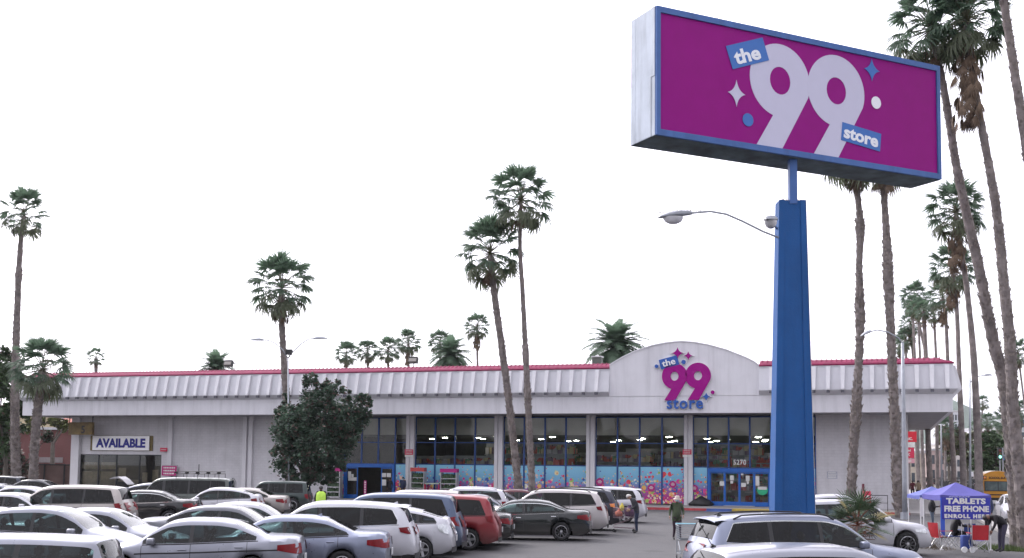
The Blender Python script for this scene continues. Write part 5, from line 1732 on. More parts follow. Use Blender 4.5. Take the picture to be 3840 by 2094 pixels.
# date palms
def date_frond(seed):
    rnd = random.Random(seed); g = MB()
    n = 30
    def c(t): return Vector((t * (1 - 0.10 * t), 0, 0.10 * math.sin(t * PI) - 0.42 * t ** 2.4))
    g.tube([c(k / 8) for k in range(9)], [0.014 * (1 - k / 9) + .002 for k in range(9)], 3, cap=False)
    for k in range(n):
        t = 0.12 + 0.88 * k / n
        p = c(t); d = (c(min(1, t + .02)) - p).normalized()
        l = 0.26 * math.sin(PI * (0.12 + 0.8 * t)) + 0.04
        for s in (-1, 1):
            dd = (d * 0.75 + Vector((0, s * 0.8, rnd.uniform(-.25, .15)))).normalized()
            q = p + dd * l + Vector((0, 0, -0.05 * l))
            w = d * 0.019
            g.add([p - w, p + w, (p + q) / 2 + w * 1.1, q, (p + q) / 2 - w * 1.1], [(0, 1, 2, 3, 4)])
    return g.mesh('frond', [M_frond])
DF = [date_frond(i) for i in range(3)]
def date_palm(label, px, py, Y, rad_px, n=80, seed=1, low=-40, w=34):
    rnd = random.Random(seed); s = FPX / Y
    top_ = at(px, py, Y); o = Vector((top_.x, Y, 0))
    t = thing('date_palm', label, 'palm tree', tuple(o))
    me, tip = trunk_mesh([Vector((0, 0, 0)), Vector((0, 0, top_.z * .5)), Vector((0, 0, top_.z))], w / s / 2, w / s / 2 * 1.2, 0, rnd)
    link('trunk', me, t)
    for i in range(n):
        f = (i + .5) / n
        az = i * 2.39996; el = R(88 - (88 - low) * f ** 0.8 + rnd.uniform(-4, 4))
        place_frond(rnd.choice(DF), t, tip + Vector((0, 0, 0.3 * (1 - f))), az, el, rnd.uniform(-.15, .15), rad_px / s * rnd.uniform(.95, 1.08))
    return t
date_palm('big round date palm rising behind the roof left of the arch', 2310, 1318, 118, 132, 76, 1)
date_palm('round date palm behind the roof in the middle of the palm row', 1690, 1350, 128, 92, 64, 2)
date_palm('low date palm crown just showing over the left roof', 812, 1402, 112, 88, 46, 3, 0)

# broadleaf trees
M_leaf = leafmat('dark_tree_leaf', (0.058, 0.10, 0.065), 0.65, 1.3, .3)
M_leafr = mat('reddish_leaf_tips', (0.10, 0.062, 0.05), 0.7, var=0.4, scale=2)
M_leafg = mat('mid_green_leaf', (0.05, 0.088, 0.035), 0.6, var=0.5, scale=0.6)
M_limb = mat('grey_limb', (0.11, 0.095, 0.08), 0.9, var=0.3, scale=4)
def leafy(label, px, pbase, Y, blobs, leaf=0.16, n=9000, seed=1, m=None, trunk=0.22, name='broadleaf_tree', forks=None, tips=0.05):
    """blobs: (px, py, rx_px, ry_px) ellipses of the crown as the photograph shows them"""
    rnd = random.Random(seed); s = FPX / Y
    o = at(px, pbase, Y); o.z = 0
    t = thing(name, label, 'tree', tuple(o))
    g = MB()
    c3 = []
    for (bx, by, rx, ry) in blobs:
        p = at(bx, by, Y) - o
        c3.append((p + Vector((0, rnd.uniform(-.4, .4) * rx / s, 0)), rx / s, ry / s))
    hgt = max(p.z for p, _, _ in c3)
    fk = Vector((0, 0, min(p.z - r2 for p, r, r2 in c3) * 0.75 + 0.3))
    g.tube([(0, 0, 0), (0.05, 0, fk.z * 0.5), tuple(fk)], [trunk * 1.25, trunk, trunk * 0.85], 9)
    for (p, rx, ry) in c3:
        mid = (fk + p) / 2 + Vector((rnd.uniform(-.3, .3), rnd.uniform(-.3, .3), 0.2))
        g.tube([tuple(fk), tuple(mid), tuple(p)], [trunk * 0.55, trunk * 0.35, trunk * 0.08], 6)
    g.build('trunk', M_limb, t)
    g = MB()
    wts = [rx * ry for _, rx, ry in c3]; tot = sum(wts)
    for (p, rx, ry), wt in zip(c3, wts):
        k = int(n * wt / tot)
        nc = max(4, k // 45)
        cl = []
        for i in range(nc):
            d = Vector((rnd.gauss(0, 1), rnd.gauss(0, 1), rnd.gauss(0, 1))).normalized() * rnd.uniform(0.45, 1.0)
            cl.append((p + Vector((d.x * rx, d.y * rx, d.z * ry)), rnd.uniform(0.12, 0.30) * (rx + ry) / 2))
        for i in range(k):
            c, r = rnd.choice(cl)
            d = Vector((rnd.gauss(0, .5), rnd.gauss(0, .5), rnd.gauss(0, .5)))
            q = c + d * r * 1.1
            a = Vector((rnd.uniform(-1, 1), rnd.uniform(-1, 1), rnd.uniform(-.6, .6))).normalized()
            b_ = a.cross(Vector((rnd.uniform(-1, 1), rnd.uniform(-1, 1), rnd.uniform(-1, 1)))).normalized()
            l = leaf * rnd.uniform(0.6, 1.3)
            g.mi = 1 if (rnd.random() < tips or (d.length > 1.1 and rnd.random() < tips * 4)) else 0
            g.add([q - a * l, q + b_ * l * 0.5, q + a * l, q - b_ * l * 0.5], [(0, 1, 2, 3)])
    g.build('crown', [m or M_leaf, M_leafr], t)
    return t
leafy('bushy dark tree before the white wall between the palm and the left entrance', 1150, 1900, 74,
      [(1205, 1560, 110, 95), (1165, 1450, 32, 55), (1240, 1470, 55, 45), (1105, 1600, 85, 80), (1290, 1580, 75, 85), (1060, 1560, 40, 45), (1360, 1540, 40, 55), (1385, 1520, 14, 30), (1345, 1505, 12, 35), (1310, 1500, 10, 35), (1090, 1700, 75, 85), (1190, 1690, 100, 80), (1270, 1680, 60, 70), (1070, 1500, 22, 30), (1130, 1790, 70, 40), (1210, 1780, 50, 35), (1250, 1740, 40, 50), (1175, 1420, 14, 22)],
      leaf=0.12, n=32000, seed=2, trunk=0.16, tips=0.06)
leafy('dark broadleaf tree behind the palms at the left edge', 15, 1880, 92, [(20, 1400, 70, 90), (75, 1480, 60, 90), (-20, 1520, 60, 110), (50, 1560, 60, 60), (0, 1660, 45, 70)], leaf=0.2, n=9000, seed=3, m=M_leafg, tips=0.02)
leafy('dark mass of shrubbery at the left edge below the palms', 40, 1880, 96, [(20, 1700, 60, 60), (-20, 1760, 60, 70), (70, 1740, 50, 60), (180, 1640, 30, 30)], leaf=0.2, n=5000, seed=4, tips=0.3)
leafy('yellow green hedge tree between the canopy and the red building', 190, 1860, 112, [(110, 1600, 25, 25), (150, 1580, 30, 20), (210, 1580, 40, 18), (240, 1600, 20, 25)], leaf=0.22, n=2500, seed=5, m=mat('yellow_green_leaf', (0.11, 0.13, 0.04), 0.6, var=0.5), tips=0.05)
leafy('big green street tree behind the school bus', 3745, 1850, 122, [(3740, 1690, 75, 65), (3690, 1720, 40, 70), (3770, 1740, 40, 60), (3710, 1650, 50, 28), (3780, 1660, 40, 30), (3730, 1780, 60, 30)], leaf=0.24, n=12000, seed=6, m=M_leafg, tips=0.02)
leafy('olive street tree between the thin trunks', 3560, 1850, 150, [(3560, 1680, 30, 55), (3535, 1640, 22, 50), (3590, 1660, 25, 60)], leaf=0.3, n=4000, seed=7, m=mat('olive_leaf', (0.10, 0.11, 0.055), 0.6, var=0.4), tips=0.1)
leafy('grey green tree right of the lamp post in the avenue', 3630, 1850, 165, [(3628, 1700, 22, 55), (3640, 1650, 20, 35)], leaf=0.3, n=2500, seed=8, m=mat('olive_leaf', (0.10, 0.11, 0.055)), tips=0.1)

# small fan palm in the planter beside the pylon
t = thing('young_fan_palm', 'small fan palm with spiky fronds and reddish old stalks right of the pylon foot', 'palm tree', tuple(ground(3215, 2098)))
PB = FPX / 33.5
rnd = random.Random(5)
def spiky(seed, nb=18):
    r_ = random.Random(seed); g = MB(); g.mi = 1
    g.tube([(0, 0, 0), (0.45, 0, 0.03), (0.85, 0, -0.02)], [0.022, 0.018, 0.012], 4, cap=False); g.mi = 0
    for k in range(nb):
        a = R(-115 + 230 * (k + .5) / nb); l = 0.75 * r_.uniform(.85, 1.1) * (0.7 + .3 * math.cos(a * .6))
        d = Vector((math.cos(a), math.sin(a), 0)); n = Vector((-math.sin(a), math.cos(a), 0)); p0 = Vector((.85, 0, -.02))
        rows = []
        for tt, ww in ((0, .15), (.4, 1), (.75, .7), (1, .03)):
            c = p0 + d * l * tt + Vector((0, 0, -0.12 * tt * tt * l + .12 * abs(math.sin(a)) * tt)); rows.append([c - n * .024 * ww, c + Vector((0, 0, .012 * ww)), c + n * .024 * ww])
        g.grid(rows)
    return g.mesh('frond', [mat('fresh_frond', (0.045, 0.085, 0.035), 0.45, var=0.4), mat('reddish_stalk', (0.16, 0.06, 0.035), 0.7, var=.3)])
SP = [spiky(i) for i in range(3)]
SPd = [m.copy() for m in SP]
for m in SPd: m.materials[0] = mat('straw_frond', (0.26, 0.22, 0.10), 0.8, var=0.4)
me, tip = trunk_mesh([Vector((0, 0, 0)), Vector((0, 0, .4)), Vector((0.02, 0, 0.95))], 0.17, 0.12, 2, rnd)
link('trunk', me, t)
for i in range(34):
    f = (i + .5) / 34
    az = i * 2.39996; el = R(78 - 105 * f ** .8 + rnd.uniform(-8, 8))
    place_frond(rnd.choice(SPd if (i % 9 == 4 or f > .93) else SP), t, tip + Vector((0, 0, .12 * (1 - f))), az, el, rnd.uniform(-.6, .6), 0.66 * rnd.uniform(.85, 1.15))
for i in range(12):
    az = i * 2.39996
    place_frond(rnd.choice(FR_DEAD), t, tip + Vector((0, 0, -.25)), az, R(-55 + rnd.uniform(-12, 12)), 0, 0.42)
g = MB()
for i in range(30):
    a = rnd.uniform(0, 6.28); z = rnd.uniform(.15, .8); d = Vector((math.cos(a), math.sin(a), 0))
    g.tube([d * .12 + Vector((0, 0, z)), d * rnd.uniform(.3, .55) + Vector((0, 0, z + rnd.uniform(-.05, .12)))], [.018, .008], 4)
o = g.build('cut_stalk', mat('reddish_stalk', (0.16, 0.06, 0.035)), t); o['kind'] = 'stuff'
g = MB(); g.lathe([(1.5, 0.0), (1.5, 0.13), (1.38, 0.13), (1.38, 0.06), (0, 0.08)], 28)
p = ground(3100, 2098)
o = g.build('planter_kerb', M_conc, loc=(p.x, p.y, 0), scl=(1.8, 0.75, 1)); o['kind'] = 'structure'

# grass tufts at the foot of the right palms
g = MB(); rnd = random.Random(9)
p0 = ground(3800, 2062)
for i in range(2600):
    a = rnd.uniform(0, 6.28); r_ = 1.1 * math.sqrt(rnd.random())
    x, y = p0.x + .2 + r_ * math.cos(a) * 1.2, p0.y + r_ * math.sin(a)
    h = rnd.uniform(.05, .2); b_ = rnd.uniform(0, 6.28)
    g.add([(x - .012 * math.cos(b_), y - .012 * math.sin(b_), 0), (x + .012 * math.cos(b_), y + .012 * math.sin(b_), 0), (x + rnd.uniform(-.07, .07), y + rnd.uniform(-.07, .07), h)], [(0, 1, 2)])
o = g.build('grass', mat('verge_grass', (0.09, 0.13, 0.04), 0.8, var=0.4)); o['kind'] = 'stuff'
# ------------------------------------------------------------------ the pylon sign
M_pyl = mat('blue_pylon_paint', (0.004, 0.078, 0.27), 0.75, var=0.12, scale=0.9, bump=0.35, bscale=18)
M_pyl2 = mat('blue_frame_paint', (0.045, 0.125, 0.36), 0.55, var=0.12, scale=1.5)
M_sheet = mat('weathered_white_sheet', (0.42, 0.47, 0.54), 0.6, 0.1, var=0.12, scale=0.9, bump=0.6, bscale=3)
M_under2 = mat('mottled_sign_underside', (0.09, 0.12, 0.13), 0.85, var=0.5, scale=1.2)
M_mag = mat('magenta_sign_face', (0.27, 0.004, 0.20), 0.6, var=0.05, scale=2, spec=0.15)
M_lav = mat('white_vinyl', (0.54, 0.53, 0.68), 0.5, var=0.02)
M_bvin = mat('blue_vinyl', (0.03, 0.14, 0.46), 0.5, var=0.04)
M_wvin = mat('bright_white_vinyl', (0.80, 0.82, 0.88), 0.5, var=0.02)
streaks(M_pyl, 0.06, 3, .2); streaks(M_sheet, 0.15, 3, .4); streaks(M_pyl2, 0.12, 3, .4)
YP = 33.5
base = at(2981, 1950, YP)
pz = at(2972, 751, YP).z
sp = thing('pylon_sign', 'tall blue pylon carrying the big magenta 99 store sign box', 'sign', (base.x, YP, 0))
sign_yaw = -math.atan2(4.6, 9.33)      # left end of the face is nearer: outward normal
Xl = at(2458.4, 300, 31.2); Xr = at(3523.6, 450, 35.8)
dirv = Vector((Xr.x - Xl.x, Xr.y - Xl.y, 0)); SW = dirv.length; dirv.normalize()
nrm = Vector((dirv.y, -dirv.x, 0))      # towards the camera
ang = math.atan2(dirv.y, dirv.x)
p0 = Vector((Xl.x, Xl.y, 0))
def sl(px, py, off=0.0):
    h = hit(px, py, p0 + nrm * off, nrm)
    return (h - p0).dot(dirv), h.z
# parts are children of the pylon, in its own frame
rel = Matrix.Translation(-Vector((base.x, YP, 0)))
face_m = rel @ Matrix.Translation((p0.x, p0.y, 0)) @ Matrix.Rotation(ang, 4, 'Z')   # x along the face, -y out
zt = (sl(2459, 29)[1] + sl(3523, 245)[1]) / 2; zbm = (sl(2459, 514)[1] + sl(3523, 667)[1]) / 2
print('sign', SW, zt, zbm, [sl(*q) for q in ((2459, 29), (3523, 245), (2459, 514), (3523, 667))], 'pylon top', pz)
D = 1.25
def fpart(g, name, m, fix=False):
    o = g.build(name, m, sp)
    o.matrix_basis = face_m
    if fix: fix_normals(o.data)
    return o
fr = 0.17
fpart(MB().box(0.02, SW - 0.02, 0.03, D - 0.01, zbm + 0.02, zt - 0.02), 'cabinet', M_pyl2)
fpart(MB().box(0, SW, -0.05, 0.029, zt - fr, zt).box(0, SW, -0.05, 0.029, zbm, zbm + fr).box(0, fr * .8, -0.05, 0.029, zbm + fr, zt - fr).box(SW - fr * .8, SW, -0.05, 0.029, zbm + fr, zt - fr), 'frame', M_pyl2)
fpart(MB().box(fr * .8, SW - fr * .8, 0.0, 0.028, zbm + fr, zt - fr), 'sign_face', M_mag)
for (a, b_) in ((0.02, 0.20), (0.205, 1.02), (1.025, 1.25)):
    zz = (zbm, zbm + (zt - zbm) * 0.46, zt)
    for k in range(2):
        fpart(MB().box(-0.012 - 0.01 * ((k + (a > .2)) % 2), 0.018, a, b_ - 0.006, zz[k] + 0.004, zz[k + 1] - 0.004), 'side_panel', M_sheet)
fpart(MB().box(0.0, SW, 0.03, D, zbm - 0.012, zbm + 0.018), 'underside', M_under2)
fpart(MB().box(0.0, SW, D + 0.002, D + 0.03, zbm, zt), 'back_face', M_mag)
# weeds of rust and moss along the top edge
rnd = random.Random(3)
g = MB()
for i in range(500):
    x = rnd.uniform(0.3, SW) ; y = rnd.uniform(-.03, .3); h = rnd.uniform(.01, .06)
    g.add([(x, y, zt), (x + .02, y, zt), (x + rnd.uniform(-.03, .05), y, zt + h)], [(0, 1, 2)])
o = fpart(g, 'dry_weeds', mat('dry_weed', (0.35, 0.31, 0.22), 0.9, var=0.3)); o['kind'] = 'stuff'
# graphics, placed on the face
def Z5(x, y): return 2300 + x / 1.673, y / 1.673
def fl(me, name, x, y, off, tilt=0.0):
    px, py = Z5(x, y)
    a, z = sl(px, py, off)
    o = link(name, me, sp)
    o.matrix_basis = face_m @ Matrix.Translation((a, -off, z)) @ Matrix.Rotation(PI / 2, 4, 'X') @ Matrix.Rotation(tilt, 4, 'Z')
    return o
# scale: vertical pixels to metres near the middle of the face
a1, z1 = sl(*Z5(1040, 275)); a2, z2 = sl(*Z5(1046, 735))
R9 = abs(z1 - z2) / 2
c1 = sl(*Z5(1046, 508)); c2 = sl(*Z5(1398, 572))
print('R9', R9, c1, c2)
cz = (c1[1] + c2[1]) / 2
for c in (c1, c2):
    me = shape_mesh(nine(R9, 0.36), 0.006, M_lav)
    o = link('numeral', me, sp); o.matrix_basis = face_m @ Matrix.Translation((c[0], -0.004 - (0.003 if c is c2 else 0), c[1])) @ Matrix.Rotation(PI / 2, 4, 'X')
q1 = sl(*Z5(715, 285)); q2 = sl(*Z5(970, 385)); q3 = sl(*Z5(745, 435)); 
wb_ = math.dist(sl(*Z5(716, 288)), sl(*Z5(945, 234))); hb_ = math.dist(sl(*Z5(716, 288)), sl(*Z5(745, 436)))
ta = math.atan2(sl(*Z5(945, 234))[1] - sl(*Z5(716, 288))[1], sl(*Z5(945, 234))[0] - sl(*Z5(716, 288))[0])
fl(shape_mesh(rect(wb_, hb_), 0.008, M_bvin), 'tile', 843, 335, 0.018, ta)
fl(text_mesh('the', hb_ * 0.62, 0.006, M_wvin, 0.02, width=wb_ * 0.70), 'lettering', 843 + 9, 390, 0.028, ta)
wb2 = math.dist(sl(*Z5(1440, 767)), sl(*Z5(1683, 842))); hb2 = math.dist(sl(*Z5(1440, 767)), sl(*Z5(1432, 880)))
tb = math.atan2(sl(*Z5(1683, 842))[1] - sl(*Z5(1440, 767))[1], sl(*Z5(1683, 842))[0] - sl(*Z5(1440, 767))[0])
print('tiles', wb_, hb_, ta, wb2, hb2, tb)
fl(shape_mesh(rect(wb2, hb2), 0.008, M_bvin), 'tile', 1556, 860, 0.018, tb)
fl(text_mesh('store', hb2 * 0.62, 0.006, M_wvin, 0.018, width=wb2 * 0.88), 'lettering', 1553, 897, 0.028, tb)
fl(shape_mesh([[(x * .78, y) for x, y in star4(R9 * 0.36)[0]]], 0.008, M_lav), 'spark', 773, 587, 0.018)
fl(shape_mesh([[(x * .88, y) for x, y in star4(R9 * 0.33)[0]]], 0.008, M_bvin), 'spark', 1622, 440, 0.018)
fl(shape_mesh(disc(R9 * 0.175), 0.008, M_bvin), 'dot', 845, 753, 0.018)
fl(shape_mesh(disc(R9 * 0.175), 0.008, M_wvin), 'dot', 1649, 645, 0.018)
# post and tapered column
pb = at(2976, 700, YP)
lx = pb.x - base.x
MB().box(lx - 0.11, lx + 0.11, 0.0, 0.24, pz - 0.1, zbm - 0.005).build('post', M_pyl2, sp)
def xz(px, py): q = at(px, py, YP); return q.x - base.x, q.z
sL, sR = xz(2922, 751), xz(3022, 751); bL, bR = xz(2905, 1920), xz(3058, 1931)
k = (0 - bL[1]) / (sL[1] - bL[1])
gL = bL[0] + (sL[0] - bL[0]) * k; gR = bR[0] + (sR[0] - bR[0]) * (0 - bR[1]) / (sR[1] - bR[1])
dT, dB = 0.55, 0.8
def taper(x0t, x1t, x0b, x1b, y0t, y0b, y1t, y1b, ztop):
    return ([(x0b, y0b, 0), (x1b, y0b, 0), (x1b, y1b, 0), (x0b, y1b, 0), (x0t, y0t, ztop), (x1t, y0t, ztop), (x1t, y1t, ztop), (x0t, y1t, ztop)],
            [(0, 3, 2, 1), (4, 5, 6, 7), (0, 1, 5, 4), (1, 2, 6, 5), (2, 3, 7, 6), (3, 0, 4, 7)])
g = MB()
g.add(*taper(sL[0] + .01, sR[0] - .01, gL + .01, gR - .01, 0.03, 0.03, dT, dB, pz))
g.build('column', M_pyl, sp)
g = MB(); f_ = 0.2
g.add(*taper(sL[0], sL[0] + .16, gL, gL + .24, 0.0, 0.0, 0.029, 0.029, pz + .01))
g.add(*taper(sR[0] - .16, sR[0], gR - .24, gR, 0.0, 0.0, 0.029, 0.029, pz + .01))
g.build('flange', M_pyl, sp)
g = MB(); g.add(*taper(sR[0] - .009, sR[0] + .012, gR - .009, gR + .012, 0.0, 0.0, dT, dB, pz)); g.build('edge_strip', mat('pale_edge_strip', (0.5, 0.52, 0.58), 0.5, var=0.1), sp)
g = MB(); rnd = random.Random(4)
for i in range(240):
    x = rnd.uniform(sL[0] + .1, sR[0] - .1); y = rnd.uniform(0, .5); h = rnd.uniform(.03, .10)
    g.add([(x, y, pz), (x + .015, y, pz), (x + rnd.uniform(-.05, .05), y, pz + h)], [(0, 1, 2)])
o = g.build('dry_weeds', mat('dry_weed', (0.35, 0.31, 0.22)), sp); o['kind'] = 'stuff'

# ---- lamps
M_lamp = mat('lamp_grey', (0.34, 0.36, 0.40), 0.45, 0.3, var=0.15)
M_lens = glass('lamp_bowl', (0.75, 0.75, 0.75), 1.0, 0.15)
M_bowl = mat('milky_lamp_bowl', (0.55, 0.55, 0.58), 0.25, var=0.15, scale=5)
def lamp_head(parent, c, d, L_=0.8, w=0.17, bowl=True, name='lamp_head', drop=0.0):
    """cobra head: body along unit vector d (outwards) starting at c"""
    d = Vector(d).normalized(); up = Vector((0, 0, 1)); s_ = d.cross(up).normalized(); c = Vector(c)
    g = MB(); rows = []
    for t, ww, ht, hb in ((0, .25, .05, -.04), (.12, .5, .10, -.05), (.35, .9, .14, -.04), (.65, 1.0, .13, -.03), (.9, .72, .07, -.02), (1.0, .15, .01, -.02)):
        cc = c + d * L_ * t + Vector((0, 0, drop * t))
        rows.append([cc + s_ * (w * ww * math.cos(a)) + up * ((ht if math.sin(a) > 0 else -hb) * math.sin(a)) for a in [k * PI / 6 for k in range(13)]])
    g.grid(rows)
    o = g.build(name, M_lamp, parent, smooth=True); fix_normals(o.data)
    if bowl:
        g = MB(); rows = []
        for (rr, h) in ((1.0, 0), (.95, -.35), (.75, -.72), (.4, -.95), (0.02, -1.0)):
            rows.append([c + d * (L_ * 0.56 + L_ * .30 * rr * math.cos(a)) + s_ * (w * .9 * rr * math.sin(a)) + up * (h * w * 1.15 - .03 + drop * .56) for a in [k * PI / 8 for k in range(17)]])
        g.grid(rows); g.build('lamp_bowl', M_bowl, o, smooth=True)
    return o
# two lamps on the pylon
def pl(px, py, y=YP): q = at(px, py, y); return (q.x - base.x, y - YP, q.z)
al = thing('pylon_lamp', 'long curved lamp arm with bowl lamp reaching left from the blue pylon', 'lamp', (base.x, YP, 0))
MB().tube([pl(2920, 892), pl(2860, 868), (pl(2780, 832)[0], -.1, pl(2780, 832)[2]), (pl(2720, 808)[0], -.15, pl(2720, 808)[2]), (pl(2660, 799)[0], -.2, pl(2660, 799)[2]), (pl(2590, 805)[0], -.2, pl(2590, 805)[2])], 0.03, 8).build('arm', M_lamp, al, smooth=True)
q = pl(2592, 806)
lamp_head(al, (q[0], -.2, q[2]), (-1, 0, 0), 1.0, 0.19, True, drop=-0.14)
g = MB(); rnd = random.Random(6)
for i in range(160):
    t_ = rnd.random(); x0_ = pl(2460 + 200 * t_, 805)[0]; z0_ = q[2] + .02 + .06 * (1 - abs(t_ - .4)) - (0.16 * max(0, .5 - t_))
    g.add([(x0_, -.2, z0_), (x0_ + .012, -.2, z0_), (x0_ + rnd.uniform(-.03, .03), -.2, z0_ + rnd.uniform(.03, .08))], [(0, 1, 2)])
o = g.build('dry_weeds', mat('dry_weed', (0.35, 0.31, 0.22)), al); o['kind'] = 'stuff'
a2_ = thing('pylon_lamp', 'short lamp arm with bowl lamp pointing at the camera beside the long arm', 'lamp', (base.x, YP, 0))
MB().tube([(sL[0] + 0.02, .3, pl(2920, 855)[2]), (pl(2898, 832)[0], .1, pl(2898, 832)[2]), (pl(2885, 836)[0], -.5, pl(2885, 836)[2]), (pl(2868, 850)[0], -1.0, pl(2868, 850)[2])], 0.026, 8).build('arm', M_lamp, a2_, smooth=True)
q = pl(2868, 856)
lamp_head(a2_, (q[0] + .08, -.9, q[2] + .02), (-0.42, -0.9, 0), 0.9, 0.19, True, drop=-0.12)

def street_lamp(label, base_px, base_py, Y, pts, width_px, heads, zero=0.0):
    s = FPX / Y
    b_ = at(base_px, base_py, Y); b_.z = zero
    t = thing('street_lamp', label, 'street lamp', tuple(b_))
    P3 = [at(px, py, Y) - b_ for px, py in pts]
    MB().tube([(0, 0, 0), (0, 0, 0.35)], width_px / s * .8, 10).build('base', M_lamp, t)
    MB().tube([(0, 0, 0.3)] + P3, [width_px / s / 2] + [width_px / s / 2 * (1 - .45 * (i + 1) / len(P3)) for i in range(len(P3))], 10).build('pole', M_lamp, t, smooth=True)
    for (apts, hl, hw, drop, yy) in heads:
        A = [at(px, py, Y) - b_ for px, py in apts]
        MB().tube(A, 0.035, 6).build('arm', M_lamp, t, smooth=True)
        d = (A[-1] - A[-2]).normalized(); d = Vector((d.x, yy, 0)).normalized()
        lamp_head(t, A[-1], d, hl, hw, False, drop=drop)
    return t
street_lamp('grey twin-arm lamp behind the single palm above the roof edge', 1084, 1890, 73.5, [(1083, 1700), (1080, 1340)], 9,
    [([(1080, 1345), (1060, 1312), (1035, 1290), (1010, 1278), (990, 1276)], 0.95, 0.16, -.02, 0), ([(1080, 1345), (1100, 1318), (1130, 1290), (1155, 1273), (1175, 1270)], 0.95, 0.16, 0.0, 0)])
b_ = at(1084, 1328, 73.4)
t = thing('floodlight', 'dark floodlight on top of the twin-arm lamp pole', 'floodlight', tuple(b_))
MB().obox((0, 0, 0.12), (0.2, 0, 0), (0, 0.14, 0), (0, 0, 0.17)).build('housing', M_black, t)
MB().tube([(0, 0, -0.25), (0, 0, 0)], 0.03, 6).build('post', M_black, t)
street_lamp('tall steel lamp post in front of the right wall with its arm reaching left', 3393, 1925, 62, [(3392, 1800), (3388, 1500), (3384, 1285)], 20,
    [([(3384, 1292), (3370, 1268), (3330, 1246), (3290, 1238), (3268, 1243)], 0.6, 0.15, -.28, 0)], 0)
street_lamp('street lamp with long arm reaching right between the avenue palms', 3637, 1850, 82, [(3638, 1700), (3637, 1418)], 10,
    [([(3637, 1436), (3650, 1424), (3670, 1412), (3692, 1408)], 0.55, 0.12, 0.0, 0)])
b_ = ground(3411, 1880)
street_lamp('plain thin pole in the avenue left of the two tents', 3531, 1830, 104, [(3530, 1700), (3529, 1590)], 8, [])

# ---- newspaper box and bollard near the wall
p = ground(3257, 1925)
def small(name, label, cat, px, top_py, Y, w, m, h0=0.0, d=None):
    q = at(px, top_py, Y)
    t = thing(name, label, cat, (q.x, Y, 0))
    MB().box(-w / 2, w / 2, 0, d or w, h0, q.z).build('body', m, t)
    return t, q.z
t, z = small('newspaper_box', 'red newspaper box on a post between the palms and the white SUV', 'newspaper box', 3254, 1843, 56, 0.30, mat('coral_red_paint', (0.62, 0.05, 0.10), 0.5), 0.25)
MB().box(-0.1, 0.1, -0.008, -0.001, z - 0.32, z - 0.2).box(-0.11, 0.11, -0.008, -0.001, z - 0.52, z - 0.4).build('lettering', M_paper, t)
MB().box(-0.1, 0.1, 0.05, 0.25, 0, 0.25).build('foot', M_black, t)
t, z = small('bollard', 'thin dark red post standing before the white wall', 'post', 3238, 1815, 60, 0.10, mat('oxblood_paint', (0.12, 0.01, 0.03), 0.5), 0.02)
MB().box(-0.12, 0.12, -0.06, 0.18, 0, 0.019).build('base_plate', M_black, t)
# railing by the right wall
t = thing('railing', 'thin black railing on the walkway right of the blue pylon', 'railing', tuple(b2w(-7.5, -4.2, 0.13)), NB)
MB().tube([(0, 0, 0.95), (6.3, 0, 0.95)], 0.025, 6).tube([(0, 0, 0.5), (6.3, 0, 0.5)], 0.018, 6).build('rail', M_black, t)
for k in range(5): MB().tube([(k * 1.57, 0, 0), (k * 1.57, 0, 0.94)], 0.022, 6).build('post', M_black, t)

# ---- red shop signs beyond the corner
Ys = 112
def rs(name, label, px0, px1, py0, py1, m, txt=None):
    a = at(px0, py1, Ys); b_ = at(px1, py0, Ys)
    t = thing(name, label, 'sign', ((a.x + b_.x) / 2, Ys, (a.z + b_.z) / 2))
    w, h = b_.x - a.x, b_.z - a.z
    MB().box(-w / 2, w / 2, 0, 0.25, -h / 2, h / 2).build('board', m, t)
    for (s_, fx, fz, fh) in (txt or []):
        up_face(text_mesh(s_, h * fh, 0.02, M_paper, 0.01), 'lettering', t, (w * fx, -0.015, h * fz))
    return t
rs('hanging_sign', 'bright red hanging sign ending in NC. beyond the store corner', 3395, 3437, 1619, 1658, mat('bright_red_sign', (0.60, 0.01, 0.03), 0.5), [('NC.', -0.12, -0.32, 0.26)])
rs('hanging_sign', 'small white panel with dark marks under the bright red sign', 3395, 3430, 1660, 1677, M_paper, [('CM', -0.1, -0.3, 0.55)])
rs('hanging_sign', 'dark red sign with a white K below the white panel', 3395, 3428, 1679, 1718, M_red, [('ted', -0.12, 0.12, 0.22), ('K', -0.12, -0.32, 0.28)])
rs('hanging_sign', 'pale pink panel at the bottom of the red sign stack', 3395, 3430, 1720, 1737, mat('pale_pink_panel', (0.6, 0.3, 0.35), 0.5), [('123', -0.1, -0.3, 0.5)])
a = at(3400, 1700, Ys)
MB().tube([(a.x, Ys + .3, 0), (a.x, Ys + .3, at(3400, 1612, Ys).z)], 0.07, 8).build('sign_post', M_grey)
tag(bpy.data.objects['sign_post'], 'grey post carrying the stack of red signs beyond the corner', 'post')

# ---- left: red building, fence, far things
t = thing('red_building', 'dull red building with pale roof edge seen under the left canopy', 'building', (0, 0, 0))
a = at(-60, 1800, 120); b_ = at(272, 1613, 120); c_ = at(0, 1747, 120)
MB().box(a.x, b_.x, 120, 132, 0, b_.z).build('wall', mat('dull_red_wall', (0.15, 0.062, 0.058), 0.85, var=0.15, scale=0.4), t)
MB().box(a.x, b_.x + .3, 119.7, 132, b_.z, b_.z + 0.25).build('roof', mat('pale_roof_edge', (0.5, 0.5, 0.52), 0.7), t)
q0 = at(178, 1638, 119.9); q1 = at(198, 1620, 119.9)
MB().box(q0.x, q1.x, 119.9, 119.99, q0.z, q1.z).build('window', mat('pale_window', (0.45, 0.44, 0.36), 0.4), t)
q0 = at(145, 1735, 119.9); q1 = at(235, 1716, 119.9)
MB().box(q0.x, q1.x, 119.9, 119.99, q0.z, q1.z).build('awning', mat('grey_awning', (0.22, 0.19, 0.19), 0.7), t)
